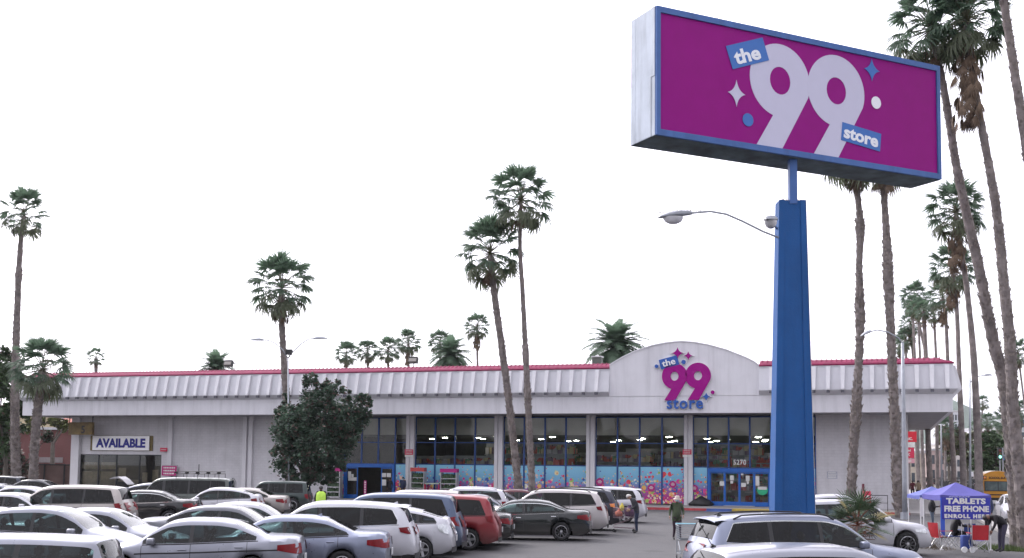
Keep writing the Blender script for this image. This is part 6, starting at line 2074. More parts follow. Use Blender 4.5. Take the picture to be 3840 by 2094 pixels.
a = at(-40, 1880, 100); b_ = at(262, 1742, 100)
t = thing('site_wall', 'brown boundary wall with dark top rail at the far left behind the cars', 'wall', (a.x, 100, 0))
MB().box(0, b_.x - a.x, 0, 0.25, 0, b_.z - .1).build('wall', mat('brown_wall', (0.13, 0.085, 0.075), 0.9, var=0.25, scale=0.6), t)
MB().box(0, b_.x - a.x, -0.03, 0.28, b_.z - .1, b_.z).build('coping', M_black, t)
for px in (20, 80, 165, 240):
    q = at(px, 1742, 99.8); MB().box(q.x - a.x - .05, q.x - a.x + .05, -0.12, -0.032, 0, q.z + .05).build('post', M_black, t)
a = at(10, 1620, 130); b_ = at(60, 1560, 130)
t = thing('cream_building', 'cream house corner glimpsed between the left trees', 'building', (a.x - 3, 130, 0))
MB().box(0, 6.5, 0, 8, 0, b_.z).build('wall', mat('cream_wall', (0.5, 0.42, 0.27), 0.8), t)
MB().box(-.2, 6.7, -.2, 8, b_.z, b_.z + .3).build('roof', mat('pale_roof_edge', (0.5, 0.5, 0.52)), t)
a = at(225, 1570, 150)
t = thing('tiled_house', 'small terracotta roof end under the canopy beside the yellow sign', 'building', (a.x, 150, 0))
zt_ = at(240, 1570, 150).z
MB().box(-3, 8, 0, 8, 0, zt_ - 1).build('wall', mat('cream_wall', (0.5, 0.42, 0.27)), t)
g = MB(); g.add([(-3.4, -.4, zt_ - 1), (8.4, -.4, zt_ - 1), (8.4, 8.4, zt_ - 1), (-3.4, 8.4, zt_ - 1), (-1, 4, zt_ + 1), (6, 4, zt_ + 1)], [(0, 1, 5, 4), (1, 2, 5), (2, 3, 4, 5), (3, 0, 4), (3, 2, 1, 0)])
g.build('roof', mat('terracotta_roof', (0.40, 0.14, 0.10), 0.8, var=0.2), t)

# ---- the avenue beyond the corner
def facade(label, px0, px1, ptop, Y, m, rows=3, cols_=5, d=12, wm=None, cat='building'):
    a = at(px0, ptop, Y); b_ = at(px1, ptop, Y)
    t = thing('avenue_building', label, cat, (a.x, Y, 0))
    w, h = b_.x - a.x, a.z
    MB().box(0, w, 0, d, 0, h).build('wall', m, t)
    MB().box(-.15, w + .15, -.2, d + .1, h, h + .35).build('roof', mat('pale_roof_edge', (0.5, 0.5, 0.52)), t)
    wm = wm or mat('dim_window', (0.06, 0.075, 0.09), 0.2)
    me = None
    fh = h / (rows + 0.3); fw = w / cols_
    g = MB(); g.box(-fw * .32, fw * .32, 0, 0.06, -fh * .3, fh * .3); me = g.mesh('window', wm)
    for r_ in range(rows):
        for c in range(cols_):
            link('window', me, t, (fw * (c + .5), -0.062, h - fh * (r_ + .6)))
    return t
facade('white office block with square windows above the avenue trees', 3545, 3612, 1545, 330, mat('office_white', (0.6, 0.62, 0.66), 0.7), 7, 6)
facade('pale grey block at the right edge of the picture', 3800, 3960, 1560, 260, mat('pale_grey_render', (0.42, 0.45, 0.46), 0.7), 5, 7)
facade('beige block behind the thick palm trunk at the right edge', 3818, 3960, 1648, 180, mat('beige_render', (0.46, 0.42, 0.36), 0.7), 3, 7)
facade('low cream shop front down the avenue left of the trunks', 3395, 3470, 1700, 170, mat('cream_shop', (0.52, 0.46, 0.38), 0.7), 2, 4)
facade('small pinkish shop down the avenue between the trunks', 3474, 3540, 1690, 210, mat('pinkish_shop', (0.5, 0.38, 0.36), 0.7), 2, 4)
facade('pale apartment front down the avenue behind the tent', 3542, 3600, 1668, 250, mat('pale_apartment', (0.56, 0.53, 0.5), 0.7), 3, 4)
facade('grey apartment front between the lamp post and the green tree', 3602, 3672, 1690, 280, mat('grey_apartment', (0.36, 0.36, 0.38), 0.7), 3, 5)
facade('white roofline behind the green street tree', 3700, 3800, 1608, 240, mat('white_block', (0.62, 0.62, 0.66), 0.7), 4, 6)
facade('brown dark block behind the thick trunk', 3766, 3792, 1612, 200, mat('dark_brown_block', (0.035, 0.03, 0.035), 0.7), 2, 2)
# hills
def hills(name, pts, Y, m, dpt=300):
    g = MB(); rows = []
    top_ = [at(px, py, Y) for px, py in pts]
    rows.append([(p.x, Y - dpt, -2) for p in top_]); rows.append([(p.x, Y - dpt * .4, p.z * .6) for p in top_]); rows.append([tuple(p) for p in top_]); rows.append([(p.x, Y + dpt, -2) for p in top_])
    g.grid(rows)
    struct(g.build(name, m, smooth=True))
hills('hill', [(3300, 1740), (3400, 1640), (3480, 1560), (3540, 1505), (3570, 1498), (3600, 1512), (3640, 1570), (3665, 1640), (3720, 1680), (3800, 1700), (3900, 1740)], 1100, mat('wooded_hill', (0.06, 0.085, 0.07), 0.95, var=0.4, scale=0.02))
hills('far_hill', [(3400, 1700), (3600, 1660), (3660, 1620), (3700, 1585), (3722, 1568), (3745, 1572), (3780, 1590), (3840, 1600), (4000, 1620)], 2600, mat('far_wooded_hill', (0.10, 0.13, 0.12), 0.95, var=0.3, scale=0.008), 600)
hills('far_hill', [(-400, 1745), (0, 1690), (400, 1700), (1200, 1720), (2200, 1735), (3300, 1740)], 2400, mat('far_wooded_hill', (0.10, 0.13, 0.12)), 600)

# street sign gantry and signals
b_ = at(3763, 1850, 95); 
t = thing('signal_pole', 'thin pole with blue street name plate behind the school bus', 'traffic signal', (b_.x, 95, 0))
MB().tube([(0, 0, 0), (0, 0, at(3760, 1680, 95).z)], 0.07, 8).build('pole', M_lamp, t)
q0 = at(3763, 1708, 95); q1 = at(3790, 1706, 95)
MB().tube([(0, 0, q0.z), (q1.x - b_.x + .6, 0, q1.z)], 0.05, 6).build('arm', M_lamp, t)
q0 = at(3764, 1726, 94.9); q1 = at(3790, 1712, 94.9)
MB().box(q0.x - b_.x, q1.x - b_.x, -0.1, -0.07, q0.z, q1.z).build('name_plate', mat('street_blue', (0.08, 0.22, 0.45), 0.4), t)
for (px, py) in ((3751, 1714), (3837, 1760)):
    q = at(px, py, 94)
    t = thing('traffic_light', 'green traffic light %s' % ('left of the blue street name plate' if px < 3800 else 'at the very right edge behind the palm'), 'traffic light', tuple(q))
    MB().box(-.16, .16, 0, .2, -.25, .75).build('housing', M_black, t)
    for k, (c, e) in enumerate((((0.05, .6, .35), (0.25, 1.0, 0.75)), ((.1, .07, .01), None), ((.12, .01, .01), None))):
        g = MB(); g.lathe([(0.0, -0.02), (0.11, 0.0)], 14, (0, 0, 0), 'y')
        g.build('light', mat('signal_%d' % k, c, 0.3, var=0, emit=e, estr=2.5) if e else mat('signal_%d' % k, c, 0.3, var=0), t, loc=(0, -0.01, k * 0.25))
    MB().tube([(0, .1, -.25), (0, .1, -q.z)], 0.05, 6).build('pole', M_lamp, t)

# ---- far traffic: small cars with cabin, glass and wheels, each its own
FARC = []
for ci, c in enumerate(('white', 'silver', 'grey', 'black', 'red', 'pearl')):
    g = MB()
    g.box(-2.2, 2.2, -.88, .88, .3, .85); 
    g.add([(-1.7, -.8, .85), (1.2, -.8, .85), (1.2, .8, .85), (-1.7, .8, .85), (-1.2, -.65, 1.42), (0.5, -.65, 1.42), (0.5, .65, 1.42), (-1.2, .65, 1.42)], [(4, 5, 6, 7)])
    g.mi = 1; g.add([(-1.7, -.8, .85), (1.2, -.8, .85), (1.2, .8, .85), (-1.7, .8, .85), (-1.2, -.65, 1.42), (0.5, -.65, 1.42), (0.5, .65, 1.42), (-1.2, .65, 1.42)], [(0, 1, 5, 4), (1, 2, 6, 5), (2, 3, 7, 6), (3, 0, 4, 7)])
    for sx in (-1.35, 1.35):
        for sy in (-.8, .8): g.lathe([(0, -.1), (.33, -.1), (.33, .1), (0, .1)], 12, (sx, sy, .33), 'y')
    g.mi = 2; g.box(2.19, 2.22, -.75, -.45, .6, .75); g.box(2.19, 2.22, .45, .75, .6, .75)
    g.mi = 3; g.box(-2.22, -2.19, -.8, -.5, .65, .8); g.box(-2.22, -2.19, .5, .8, .65, .8)
    me = g.mesh('distant_car', [P[c], M_cprivacy, mat('lit_headlamp', (.9, .9, .85), .3, var=0, emit=(1, .97, .85), estr=1.5), M_tail])
    FARC.append(me)
rnd = random.Random(11)
n_far = 0
for lane, (u, dirn) in enumerate(((5.6, 1), (8.0, 1), (11.3, 1), (16.6, -1), (20.2, -1), (22.6, -1))):
    v = 25 + rnd.uniform(0, 12) + (40 if lane == 1 else 0)
    while v < 260:
        p = b2w(u + rnd.uniform(-.3, .3), v)
        o = link('distant_car', rnd.choice(FARC), None, (p.x, p.y, -0.03), (0, 0, NB + PI / 2 * dirn))
        cn = o.data.materials[0].name.split('_')[0]
        tag(o, ('small distant %s car %s the palm avenue' % ({'pearl': 'cream', 'dark': 'dark red'}.get(cn, cn), 'driving away up' if dirn > 0 else 'coming down')), 'car', 'distant %s cars %s the avenue' % ({'pearl': 'cream', 'dark': 'dark red'}.get(cn, cn), 'going up' if dirn > 0 else 'coming down'))
        v += rnd.uniform(6.5, 16)
        n_far += 1
print('far cars', n_far)

# ---- unseen tree masses added behind the viewer to darken reflections in paint and glass
g = MB(); rnd = random.Random(77)
for i in range(46):
    x = -90 + i * 4.0; hgt = rnd.uniform(7, 12); y = -26 - rnd.uniform(0, 6)
    g.lathe([(0.4, 0), (2.6, hgt * .3), (3.0, hgt * .6), (2.0, hgt * .9), (0.1, hgt)], 9, (x, y, 0))
o = g.build('treeline', mat('dark_treeline', (0.045, 0.06, 0.04), 0.95, var=0.5, scale=0.5)); o['kind'] = 'stuff'
# ------------------------------------------------------------------ people
M_skin = mat('warm_skin', (0.36, 0.21, 0.15), 0.6, var=0.08)
M_skin2 = mat('brown_skin', (0.16, 0.085, 0.06), 0.6, var=0.08)
M_jeans = mat('dark_jeans', (0.02, 0.03, 0.065), 0.85, var=0.2)
M_trous = mat('blackish_trousers', (0.02, 0.018, 0.022), 0.85, var=0.2)
M_shoe = mat('black_shoe', (0.015, 0.015, 0.016), 0.6, var=0.1)
M_hairw = mat('white_hair', (0.55, 0.53, 0.5), 0.9, var=0.1)
M_hairb = mat('black_hair', (0.012, 0.011, 0.011), 0.6, var=0.1)
def hand_mesh(side=1):
    """palm and five curled fingers; fingers run along -z, thumb towards +x"""
    g = MB()
    g.obox((0, 0, -0.045), (0.040, 0, 0), (0, 0.014, 0), (0, 0, 0.045))
    for k, (x, l) in enumerate(((0.030, 0.070), (0.010, 0.078), (-0.010, 0.072), (-0.030, 0.056))):
        g.tube([(x, 0, -0.085), (x, 0.008 * side, -0.085 - l * .45), (x, 0.028 * side, -0.085 - l * .8), (x, 0.045 * side, -0.085 - l * .9)], [0.0095, 0.009, 0.008, 0.006], 6)
    g.tube([(0.036, 0, -0.02), (0.062, 0.012 * side, -0.05), (0.066, 0.03 * side, -0.08)], [0.012, 0.010, 0.008], 6)
    return g
BONES = [('pelvis', 'spine'), ('spine', 'chest'), ('chest', 'neck'), ('neck', 'head'), ('head', 'crown'),
         ('chest', 'shL'), ('shL', 'elL'), ('elL', 'wrL'), ('chest', 'shR'), ('shR', 'elR'), ('elR', 'wrR'),
         ('pelvis', 'hiL'), ('hiL', 'knL'), ('knL', 'anL'), ('anL', 'toL'), ('pelvis', 'hiR'), ('hiR', 'knR'), ('knR', 'anR'), ('anR', 'toR')]
STAND = dict(pelvis=(0, 0, .93), spine=(0, 0, 1.1), chest=(0, 0, 1.30), neck=(.01, 0, 1.46), head=(.03, 0, 1.57), crown=(.03, 0, 1.66),
             shL=(0, .17, 1.40), elL=(-.02, .23, 1.13), wrL=(.06, .23, .90), shR=(0, -.17, 1.40), elR=(-.02, -.23, 1.13), wrR=(.06, -.23, .90),
             hiL=(0, .09, .88), knL=(.03, .10, .48), anL=(0, .10, .09), toL=(.15, .11, .035), hiR=(0, -.09, .88), knR=(.03, -.10, .48), anR=(0, -.10, .09), toR=(.15, -.11, .035))
RAD = dict(pelvis=.145, spine=.13, chest=.155, neck=.058, head=.085, crown=.07, shL=.068, shR=.068, elL=.047, elR=.047, wrL=.032, wrR=.032, hiL=.10, hiR=.10, knL=.062, knR=.062, anL=.042, anR=.042, toL=.034, toR=.034)
def person(label, loc, rz, pose=None, rad=None, top=None, low=None, shoe=None, skin=None, scale=1.0, sleeve='wr', coat_len=0.0, hat=None, hair=None, mask=None, group=None):
    J = dict(STAND); J.update(pose or {})
    Rd = dict(RAD); Rd.update(rad or {})
    names = list(J)
    me = bpy.data.meshes.new('skeleton')
    me.from_pydata([J[n] for n in names], [(names.index(a), names.index(b_)) for a, b_ in BONES], [])
    o = bpy.data.objects.new('tmp', me); COL.objects.link(o)
    md = o.modifiers.new('skin', 'SKIN')
    for i, n in enumerate(names):
        sv = me.skin_vertices[0].data[i]
        r = Rd[n]
        sv.radius = (r * (1.25 if n in ('pelvis', 'chest', 'spine') else 1), r * (0.85 if n in ('pelvis', 'chest', 'spine') else 1))
        sv.use_root = (n == 'pelvis')
    md.use_smooth_shade = True
    sb = o.modifiers.new('sub', 'SUBSURF'); sb.levels = 2; sb.render_levels = 2
    dg = bpy.context.evaluated_depsgraph_get(); dg.update()
    bm_ = bpy.data.meshes.new_from_object(o.evaluated_get(dg))
    bpy.data.objects.remove(o)
    ms = [top, low, skin, shoe]
    bm_.materials.clear()
    for m in ms: bm_.materials.append(m)
    seg = [(Vector(J[a]), Vector(J[b_]), a, b_) for a, b_ in BONES]
    mi = []
    for p in bm_.polygons:
        c = p.center; best = None
        for a, b_, na, nb in seg:
            d = b_ - a; t = max(0, min(1, (c - a).dot(d) / d.length_squared))
            q = (c - (a + d * t)).length - 0.5 * (Rd[na] * (1 - t) + Rd[nb] * t)
            if best is None or q < best[0]: best = (q, na, nb, t)
        _, na, nb, t = best
        if nb in ('head', 'crown'): k = 2 if (nb == 'crown' or t > .25) else 0
        elif na.startswith('el'): k = 0 if (sleeve == 'wr' and t < 0.9) else 2
        elif na in ('chest', 'spine') or nb in ('chest', 'spine') or na.startswith('sh'): k = 0
        elif nb in ('hiL', 'hiR'): k = 0 if c.z > J['pelvis'][2] - .04 else 1
        elif na.startswith('hi'): k = 0 if (coat_len > 0 and t < coat_len) else 1
        elif na.startswith('kn'): k = 1 if t < .92 else 3
        else: k = 3
        mi.append(k)
    bm_.polygons.foreach_set('material_index', mi)
    bm_.polygons.foreach_set('use_smooth', [True] * len(mi))
    bm_.name = 'person'
    t = tag(link('person', bm_, None, loc, (0, 0, rz), (scale,) * 3), label, 'person', group)
    for s, w, e in ((1, 'wrL', 'elL'), (-1, 'wrR', 'elR')):
        a = Vector(J[w]); d = (a - Vector(J[e])).normalized()
        h = hand_mesh(-s).build('hand', skin, t, smooth=True)
        h.rotation_mode = 'QUATERNION'
        h.rotation_quaternion = (-d).to_track_quat('Z', 'X')
        h.location = a - d * 0.01
    H = Vector(J['head']); Cc = Vector(J['crown']); up = (Cc - H).normalized()
    fwd = Vector((1, 0, 0)); fwd = (fwd - up * fwd.dot(up)).normalized(); sd_ = up.cross(fwd)
    g = MB(); g.add([H + fwd * .082 + up * .035, H + fwd * .078 + sd_ * .016 - up * .01, H + fwd * .078 - sd_ * .016 - up * .01, H + fwd * .112 - up * .004], [(0, 1, 3), (0, 3, 2), (1, 2, 3)])
    g.build('nose', skin, t)
    for s in (-1, 1):
        MB().obox(H + fwd * .078 + sd_ * s * .031 + up * .033, fwd * .006, sd_ * .011, up * .006).build('eye', M_hairb, t)
        MB().obox(H + sd_ * s * .086 + up * .01, fwd * .016, sd_ * .006, up * .026).build('ear', skin, t)
    if hair:
        g = MB(); rows = []
        for i in range(7):
            ph = PI / 2 * i / 6 * 1.15
            rows.append([H + up * (.055 + math.cos(ph) * .075) + (fwd * math.cos(a) + sd_ * math.sin(a)) * (math.sin(ph) * .100) - fwd * (.016) - up * (max(0, -math.cos(a)) * .07 * i / 6) for a in [k * 2 * PI / 14 for k in range(15)]])
        g.grid(rows); g.build('hair', hair, t, smooth=True)
    if hat:
        g = MB(); rows = []
        for (r, h) in ((.001, .16), (.06, .158), (.088, .14), (.098, .07), (.104, .06), (.165, .03), (.168, .024), (.10, .05)):
            rows.append([H + up * h + (fwd * math.cos(a) + sd_ * math.sin(a)) * r for a in [k * 2 * PI / 18 for k in range(19)]])
        g.grid(rows); g.build('hat', hat, t, smooth=True)
    if mask:
        g = MB(); rows = []
        for i in range(5):
            z = -.055 + i * .016
            rows.append([H + up * z + (fwd * math.cos(a) * (.100 + .016 * math.sin(i / 4 * PI)) + sd_ * math.sin(a) * .094) for a in [R(-75 + 150 * k / 8) for k in range(9)]])
        g.grid(rows); g.build('face_mask', mask, t, smooth=True)
    return t
M_coatg = mat('olive_green_coat', (0.055, 0.075, 0.04), 0.85, var=0.3, scale=5)
M_coatd = mat('charcoal_coat', (0.035, 0.036, 0.045), 0.85, var=0.3, scale=5)
M_navy = mat('navy_jacket', (0.02, 0.028, 0.07), 0.8, var=0.2)
M_blk = mat('black_jacket', (0.013, 0.012, 0.016), 0.75, var=0.2)
M_vest = mat('yellow_vest', (0.55, 0.85, 0.10), 0.6, var=0.1, scale=6)
M_cream = mat('cream_hat', (0.50, 0.43, 0.38), 0.85, var=0.1)
M_mask = mat('pale_blue_mask', (0.5, 0.65, 0.75), 0.8, var=0)
def pp(px, py): p = ground(px, py); return (p.x, p.y, 0)
# walking towards the camera with hat
person('person in an olive coat, cream bucket hat and pale mask walking towards the camera', pp(2538, 2026), -PI / 2 + .15,
       pose=dict(knL=(.10, .09, .49), anL=(.16, .09, .10), toL=(.30, .10, .05), knR=(.0, -.09, .47), anR=(-.12, -.10, .10), toR=(.03, -.11, .035), elR=(-.06, -.26, 1.14), wrR=(.04, -.30, .92), elL=(.02, .26, 1.14), wrL=(.16, .22, .96), crown=(.06, 0, 1.66), head=(.05, 0, 1.57)),
       rad=dict(pelvis=.19, spine=.175, chest=.175, shL=.082, shR=.082, elL=.06, elR=.06, hiL=.135, hiR=.135), top=M_coatg, low=mat('plum_trousers', (0.04, 0.022, 0.035), 0.85), shoe=M_shoe, skin=M_skin, scale=0.92, coat_len=.35, hat=M_cream, mask=M_mask)
# stooping man with trolley
person('white haired person in charcoal coat and jeans stooping over a loaded trolley', pp(2388, 2001), PI,
       pose=dict(spine=(.04, 0, 1.09), chest=(.13, 0, 1.26), neck=(.24, 0, 1.38), head=(.32, 0, 1.45), crown=(.39, 0, 1.52), shL=(.15, .17, 1.34), shR=(.15, -.17, 1.34), elL=(.10, .22, 1.08), wrL=(.30, .18, .95), elR=(.10, -.22, 1.08), wrR=(.30, -.18, .95)),
       rad=dict(pelvis=.165, spine=.165, chest=.17, shL=.078, shR=.078), top=M_coatd, low=M_jeans, shoe=M_shoe, skin=M_skin, scale=0.98, coat_len=.12, hair=M_hairw)
q = at(1204, 1830, 51.8)
ves = person('person in a yellow high visibility vest beside the dark green SUV', (q.x, 51.8, 0), PI * .5 + .3, top=M_blk, low=M_trous, shoe=M_shoe, skin=M_skin2, scale=0.96, hair=M_hairb,
       pose=dict(elL=(.05, .27, 1.13), wrL=(.12, .22, .92), elR=(.05, -.27, 1.13), wrR=(.12, -.22, .92)))
g = MB()
for s in (-1, 1):
    rows = []
    for z, r, rx in ((1.45, .10, .10), (1.36, .22, .15), (1.2, .23, .165), (1.0, .225, .165), (.82, .22, .16)):
        rows.append([(rx * math.cos(a), s * r * math.sin(a), z) for a in [R(30 + 120 * k / 6) if s > 0 else R(30 + 120 * k / 6) for k in range(7)]])
    g.grid(rows)
rows = []
for z, r, rx in ((1.44, .12, .10), (1.36, .22, .15), (1.2, .23, .165), (1.0, .225, .165), (.82, .22, .16)):
    rows.append([(-rx * abs(math.cos(a)) - .0, r * math.sin(a), z) for a in [R(-90 + 180 * k / 8) for k in range(9)]])
g.grid(rows)
g.build('vest', M_vest, ves, smooth=True)
q = b2w(bl(1512, 1800, -1.6)[0], -1.6)
person('person in navy jacket and mask beside the column with the red notice', (q.x, q.y, .13), R(-120), top=M_navy, low=M_trous, shoe=M_shoe, skin=M_skin2, scale=0.95, hair=M_hairb, mask=M_mask, rad=dict(chest=.19, spine=.18, shL=.09, shR=.09))
q = b2w(bl(1462, 1820, -1.2)[0], -1.2)
person('dark clothed person in the left entrance beside the blue door', (q.x, q.y, .13), R(-80), top=M_blk, low=M_trous, shoe=M_shoe, skin=M_skin2, scale=0.9, hair=M_hairb)

# shopping trolleys
M_wire = mat('trolley_wire', (0.25, 0.18, 0.2), 0.4, 0.6, var=0.1)
M_wire2 = mat('steel_trolley_wire', (0.28, 0.3, 0.33), 0.4, 0.7, var=0.1)
def trolley(label, loc, rz, m, handle, load=False):
    t = thing('shopping_trolley', label, 'trolley', loc, rz)
    g = MB()
    # basket: wider at the handle (x<0)
    def bk(x, y, z): return (x, y * (0.24 + .05 * (1 - (x + .45) / .9)) / .29 * (.85 + .15 * (z - .55) / .42), z + 0)
    for i in range(15):
        x = -.45 + .9 * i / 14
        g.tube([bk(x, -.29, .97), bk(x, -.27, .58), bk(x, .27, .58), bk(x, .29, .97)], .0045, 3)
    for j in range(7):
        z = .58 + .39 * j / 6
        g.tube([bk(-.45, -.29, z), bk(.45, -.29, z), bk(.45, .29, z), bk(-.45, .29, z), bk(-.45, -.29, z)], .0045 if j < 6 else .010, 4)
    g.build('basket', m, t)
    g = MB()
    for s in (-1, 1):
        g.tube([(-.5, s * .26, .98), (-.42, s * .25, .5), (-.40, s * .26, .16), (.45, s * .20, .20), (.40, s * .2, .3), (-.2, s * .22, .52), (.3, s * .2, .57)], .012, 6)
    g.tube([(-.40, -.26, .2), (-.40, .26, .2)], .01, 5); g.tube([(.2, -.22, .19), (.2, .22, .19)], .01, 5)
    g.build('frame', m, t)
    MB().tube([(-.53, -.29, .99), (-.53, .29, .99)], .018, 8).build('handle', handle, t)
    for (x, y) in ((-.38, .26), (-.38, -.26), (.42, .19), (.42, -.19)):
        g = MB(); g.lathe([(0, -.015), (.06, -.015), (.062, 0), (.06, .015), (0, .015)], 14, axis='y')
        g.build('wheel', M_black, t, loc=(x, y, .062))
    return t
pc_ = pp(2316, 1996)
tr = trolley('red wire trolley loaded with bags in front of the stooping person', (pc_[0] + .28, pc_[1] - .1, 0), PI, M_wire, M_red)
def bag(label, loc, sc, m, parent=None, name='shopping_bag'):
    g = MB(); g.lathe([(0, 0), (.8, .05), (1, .4), (.9, .8), (.5, 1.0), (.3, 1.15), (.42, 1.3), (0, 1.22)], 12)
    o = g.build(name, m, smooth=True, loc=loc, scl=sc)
    for v in o.data.vertices: v.co.x += .1 * math.sin(v.co.z * 7 + v.co.y * 3)
    tag(o, label, 'bag')
    return o
bx, by = pc_[0] + .28, pc_[1] - .1
bag('purple bag filling the trolley of the stooping person', (bx + .18, by, .62), (.21, .18, .36), mat('purple_bag', (0.07, 0.02, 0.09), 0.6, var=.2))
bag('yellow bag on top of the trolley of the stooping person', (bx - .12, by - .02, .86), (.09, .08, .24), mat('yellow_bag', (0.65, 0.55, 0.08), 0.5, var=.1))
bag('orange red parcel at the front of the loaded trolley', (bx - .24, by, .62), (.16, .17, .24), mat('orange_parcel', (0.55, 0.16, 0.10), 0.6, var=.2))
p = pp(2556, 2094)
trolley('empty steel trolley with pale blue handle beside the silver SUV tail', (p[0] + .06, p[1] - .55, 0), -PI / 2 - .1, M_wire2, mat('pale_blue_handle', (0.3, 0.6, 0.7), 0.4))

# ------------------------------------------------------------------ tents on the pavement
M_tent = mat('violet_tent_cloth', (0.085, 0.08, 0.32), 0.75, var=0.12, scale=1.5)
M_tent2 = mat('faded_blue_tent', (0.10, 0.12, 0.36), 0.75, var=0.15, scale=1.5)
M_banner = mat('deep_blue_banner', (0.03, 0.035, 0.35), 0.6, var=0.1)
def tent(label, px0, px1, eave_py, peak_py, Y, m, yaw=0.0, zg=0.0, depth=None, val=0.16):
    a = at(px0, eave_py, Y); b_ = at(px1, eave_py, Y); pk = at((px0 + px1) / 2, peak_py, Y)
    w = b_.x - a.x; d = depth or w; ze = (a.z + b_.z) / 2 - zg; zp = pk.z - zg
    t = thing('canopy_tent', label, 'tent', ((a.x + b_.x) / 2, Y + d / 2, zg), yaw)
    N = 8; rows = []
    h = w / 2; hd = d / 2
    g = MB()
    for i in range(N + 1):
        f = i / N; k = 1 - f
        z = ze + (zp - ze) * (f ** 1.15)
        ring = []
        for (cx_, cy_) in ((-1, -1), (1, -1), (1, 1), (-1, 1), (-1, -1)):
            ring.append((cx_ * h * max(k, .001), cy_ * hd * max(k, .001), z))
        # sag between corners
        rr = []
        for q in range(4):
            for j in range(4):
                u = j / 4
                x = ring[q][0] * (1 - u) + ring[q + 1][0] * u; y = ring[q][1] * (1 - u) + ring[q + 1][1] * u
                rr.append((x, y, z - .03 * math.sin(u * PI) * k))
        rr.append(rr[0]); rows.append(rr)
    g.grid(rows); g.build('roof', m, t, smooth=False)
    g = MB()
    r0 = rows[0]
    low = [(x * 1.01, y * 1.01, z - val - .015 * math.sin(i * 1.3)) for i, (x, y, z) in enumerate(r0)]
    g.grid([r0, low]); g.build('valance', m, t)
    for sx in (-1, 1):
        for sy in (-1, 1):
            MB().tube([(sx * (h - .03), sy * (hd - .03), 0), (sx * (h - .03), sy * (hd - .03), ze)], .018, 6).box(sx * (h - .03) - .05, sx * (h - .03) + .05, sy * (hd - .03) - .05, sy * (hd - .03) + .05, 0, .02).build('leg', M_whitep, t)
    return t, w, d, ze
T1, w, d, ze = tent('violet pop-up tent with blue banner reading tablets and free phone', 3526, 3716, 1857, 1811, 36.6, M_tent, zg=0.12)
hb = -d / 2 - .05
z1 = at(3620, 1866, 36.6).z - .12; z0 = at(3620, 1948, 36.6).z - .12
ban = MB().box(-w / 2 + .02, w / 2 - .05, hb - .012, hb, z0, z1).build('banner', M_banner, T1)
def bt(s_, zc, h, wd, x=0.0, m=M_paper, sp_=1.0, b=.012):
    up_face(text_mesh(s_, h, .004, m, b, width=wd, space=sp_), 'lettering', ban, (x, hb - .018, zc))
H_ = z1 - z0
bt('TABLETS', z1 - H_ * .30, H_ * .27, w * .78, -.02)
bt('FREE PHONE', z1 - H_ * .66, H_ * .28, w * .88, 0)
bt('ENROLL HERE', z1 - H_ * .95, H_ * .19, w * .88, 0, sp_=1.3)
up_face(text_mesh('connect', .085, .004, mat('pale_violet_print', (0.45, 0.45, 0.75), 0.6), .003, width=w * .42), 'lettering', T1, (-.2, -d / 2 * 1.012 - .012, ze - .11))
g = MB(); g.obox((-w * .36, -d / 2 * 1.0 + .18, ze + .10), (.07, 0, 0), (0, .01, .008), (0, 0, 0.001)); g.obox((-w * .36, -d / 2 * 1.0 + .18, ze + .10), (.015, 0, 0), (0, .06, .045), (0, 0, 0.001))
MB().box(-w / 2 - .01, -w / 2 + .12, hb + .02, hb + .03, .45, ze - .1).build('side_cloth', mat('bright_blue_cloth', (0.04, 0.12, 0.6), 0.6, var=.2), T1)
T2, w2, d2, ze2 = tent('faded blue pop-up tent with white cloth on its leg behind the violet tent', 3450, 3590, 1858, 1826, 46, M_tent2, zg=0.12, val=.14)
zc0 = at(3464, 1938, 46).z - .12
MB().box(-w2 / 2 - .02, -w2 / 2 + .15, -d2 / 2 - .04, -d2 / 2 - .02, zc0, ze2 - .1).build('hanging_cloth', mat('white_cloth', (0.7, 0.68, 0.7), 0.8), T2)
up_face(text_mesh('TOOLS', .07, .004, M_paper, .004), 'lettering', T2, (.15, -d2 / 2 * 1.02 - .012, ze2 - .11))
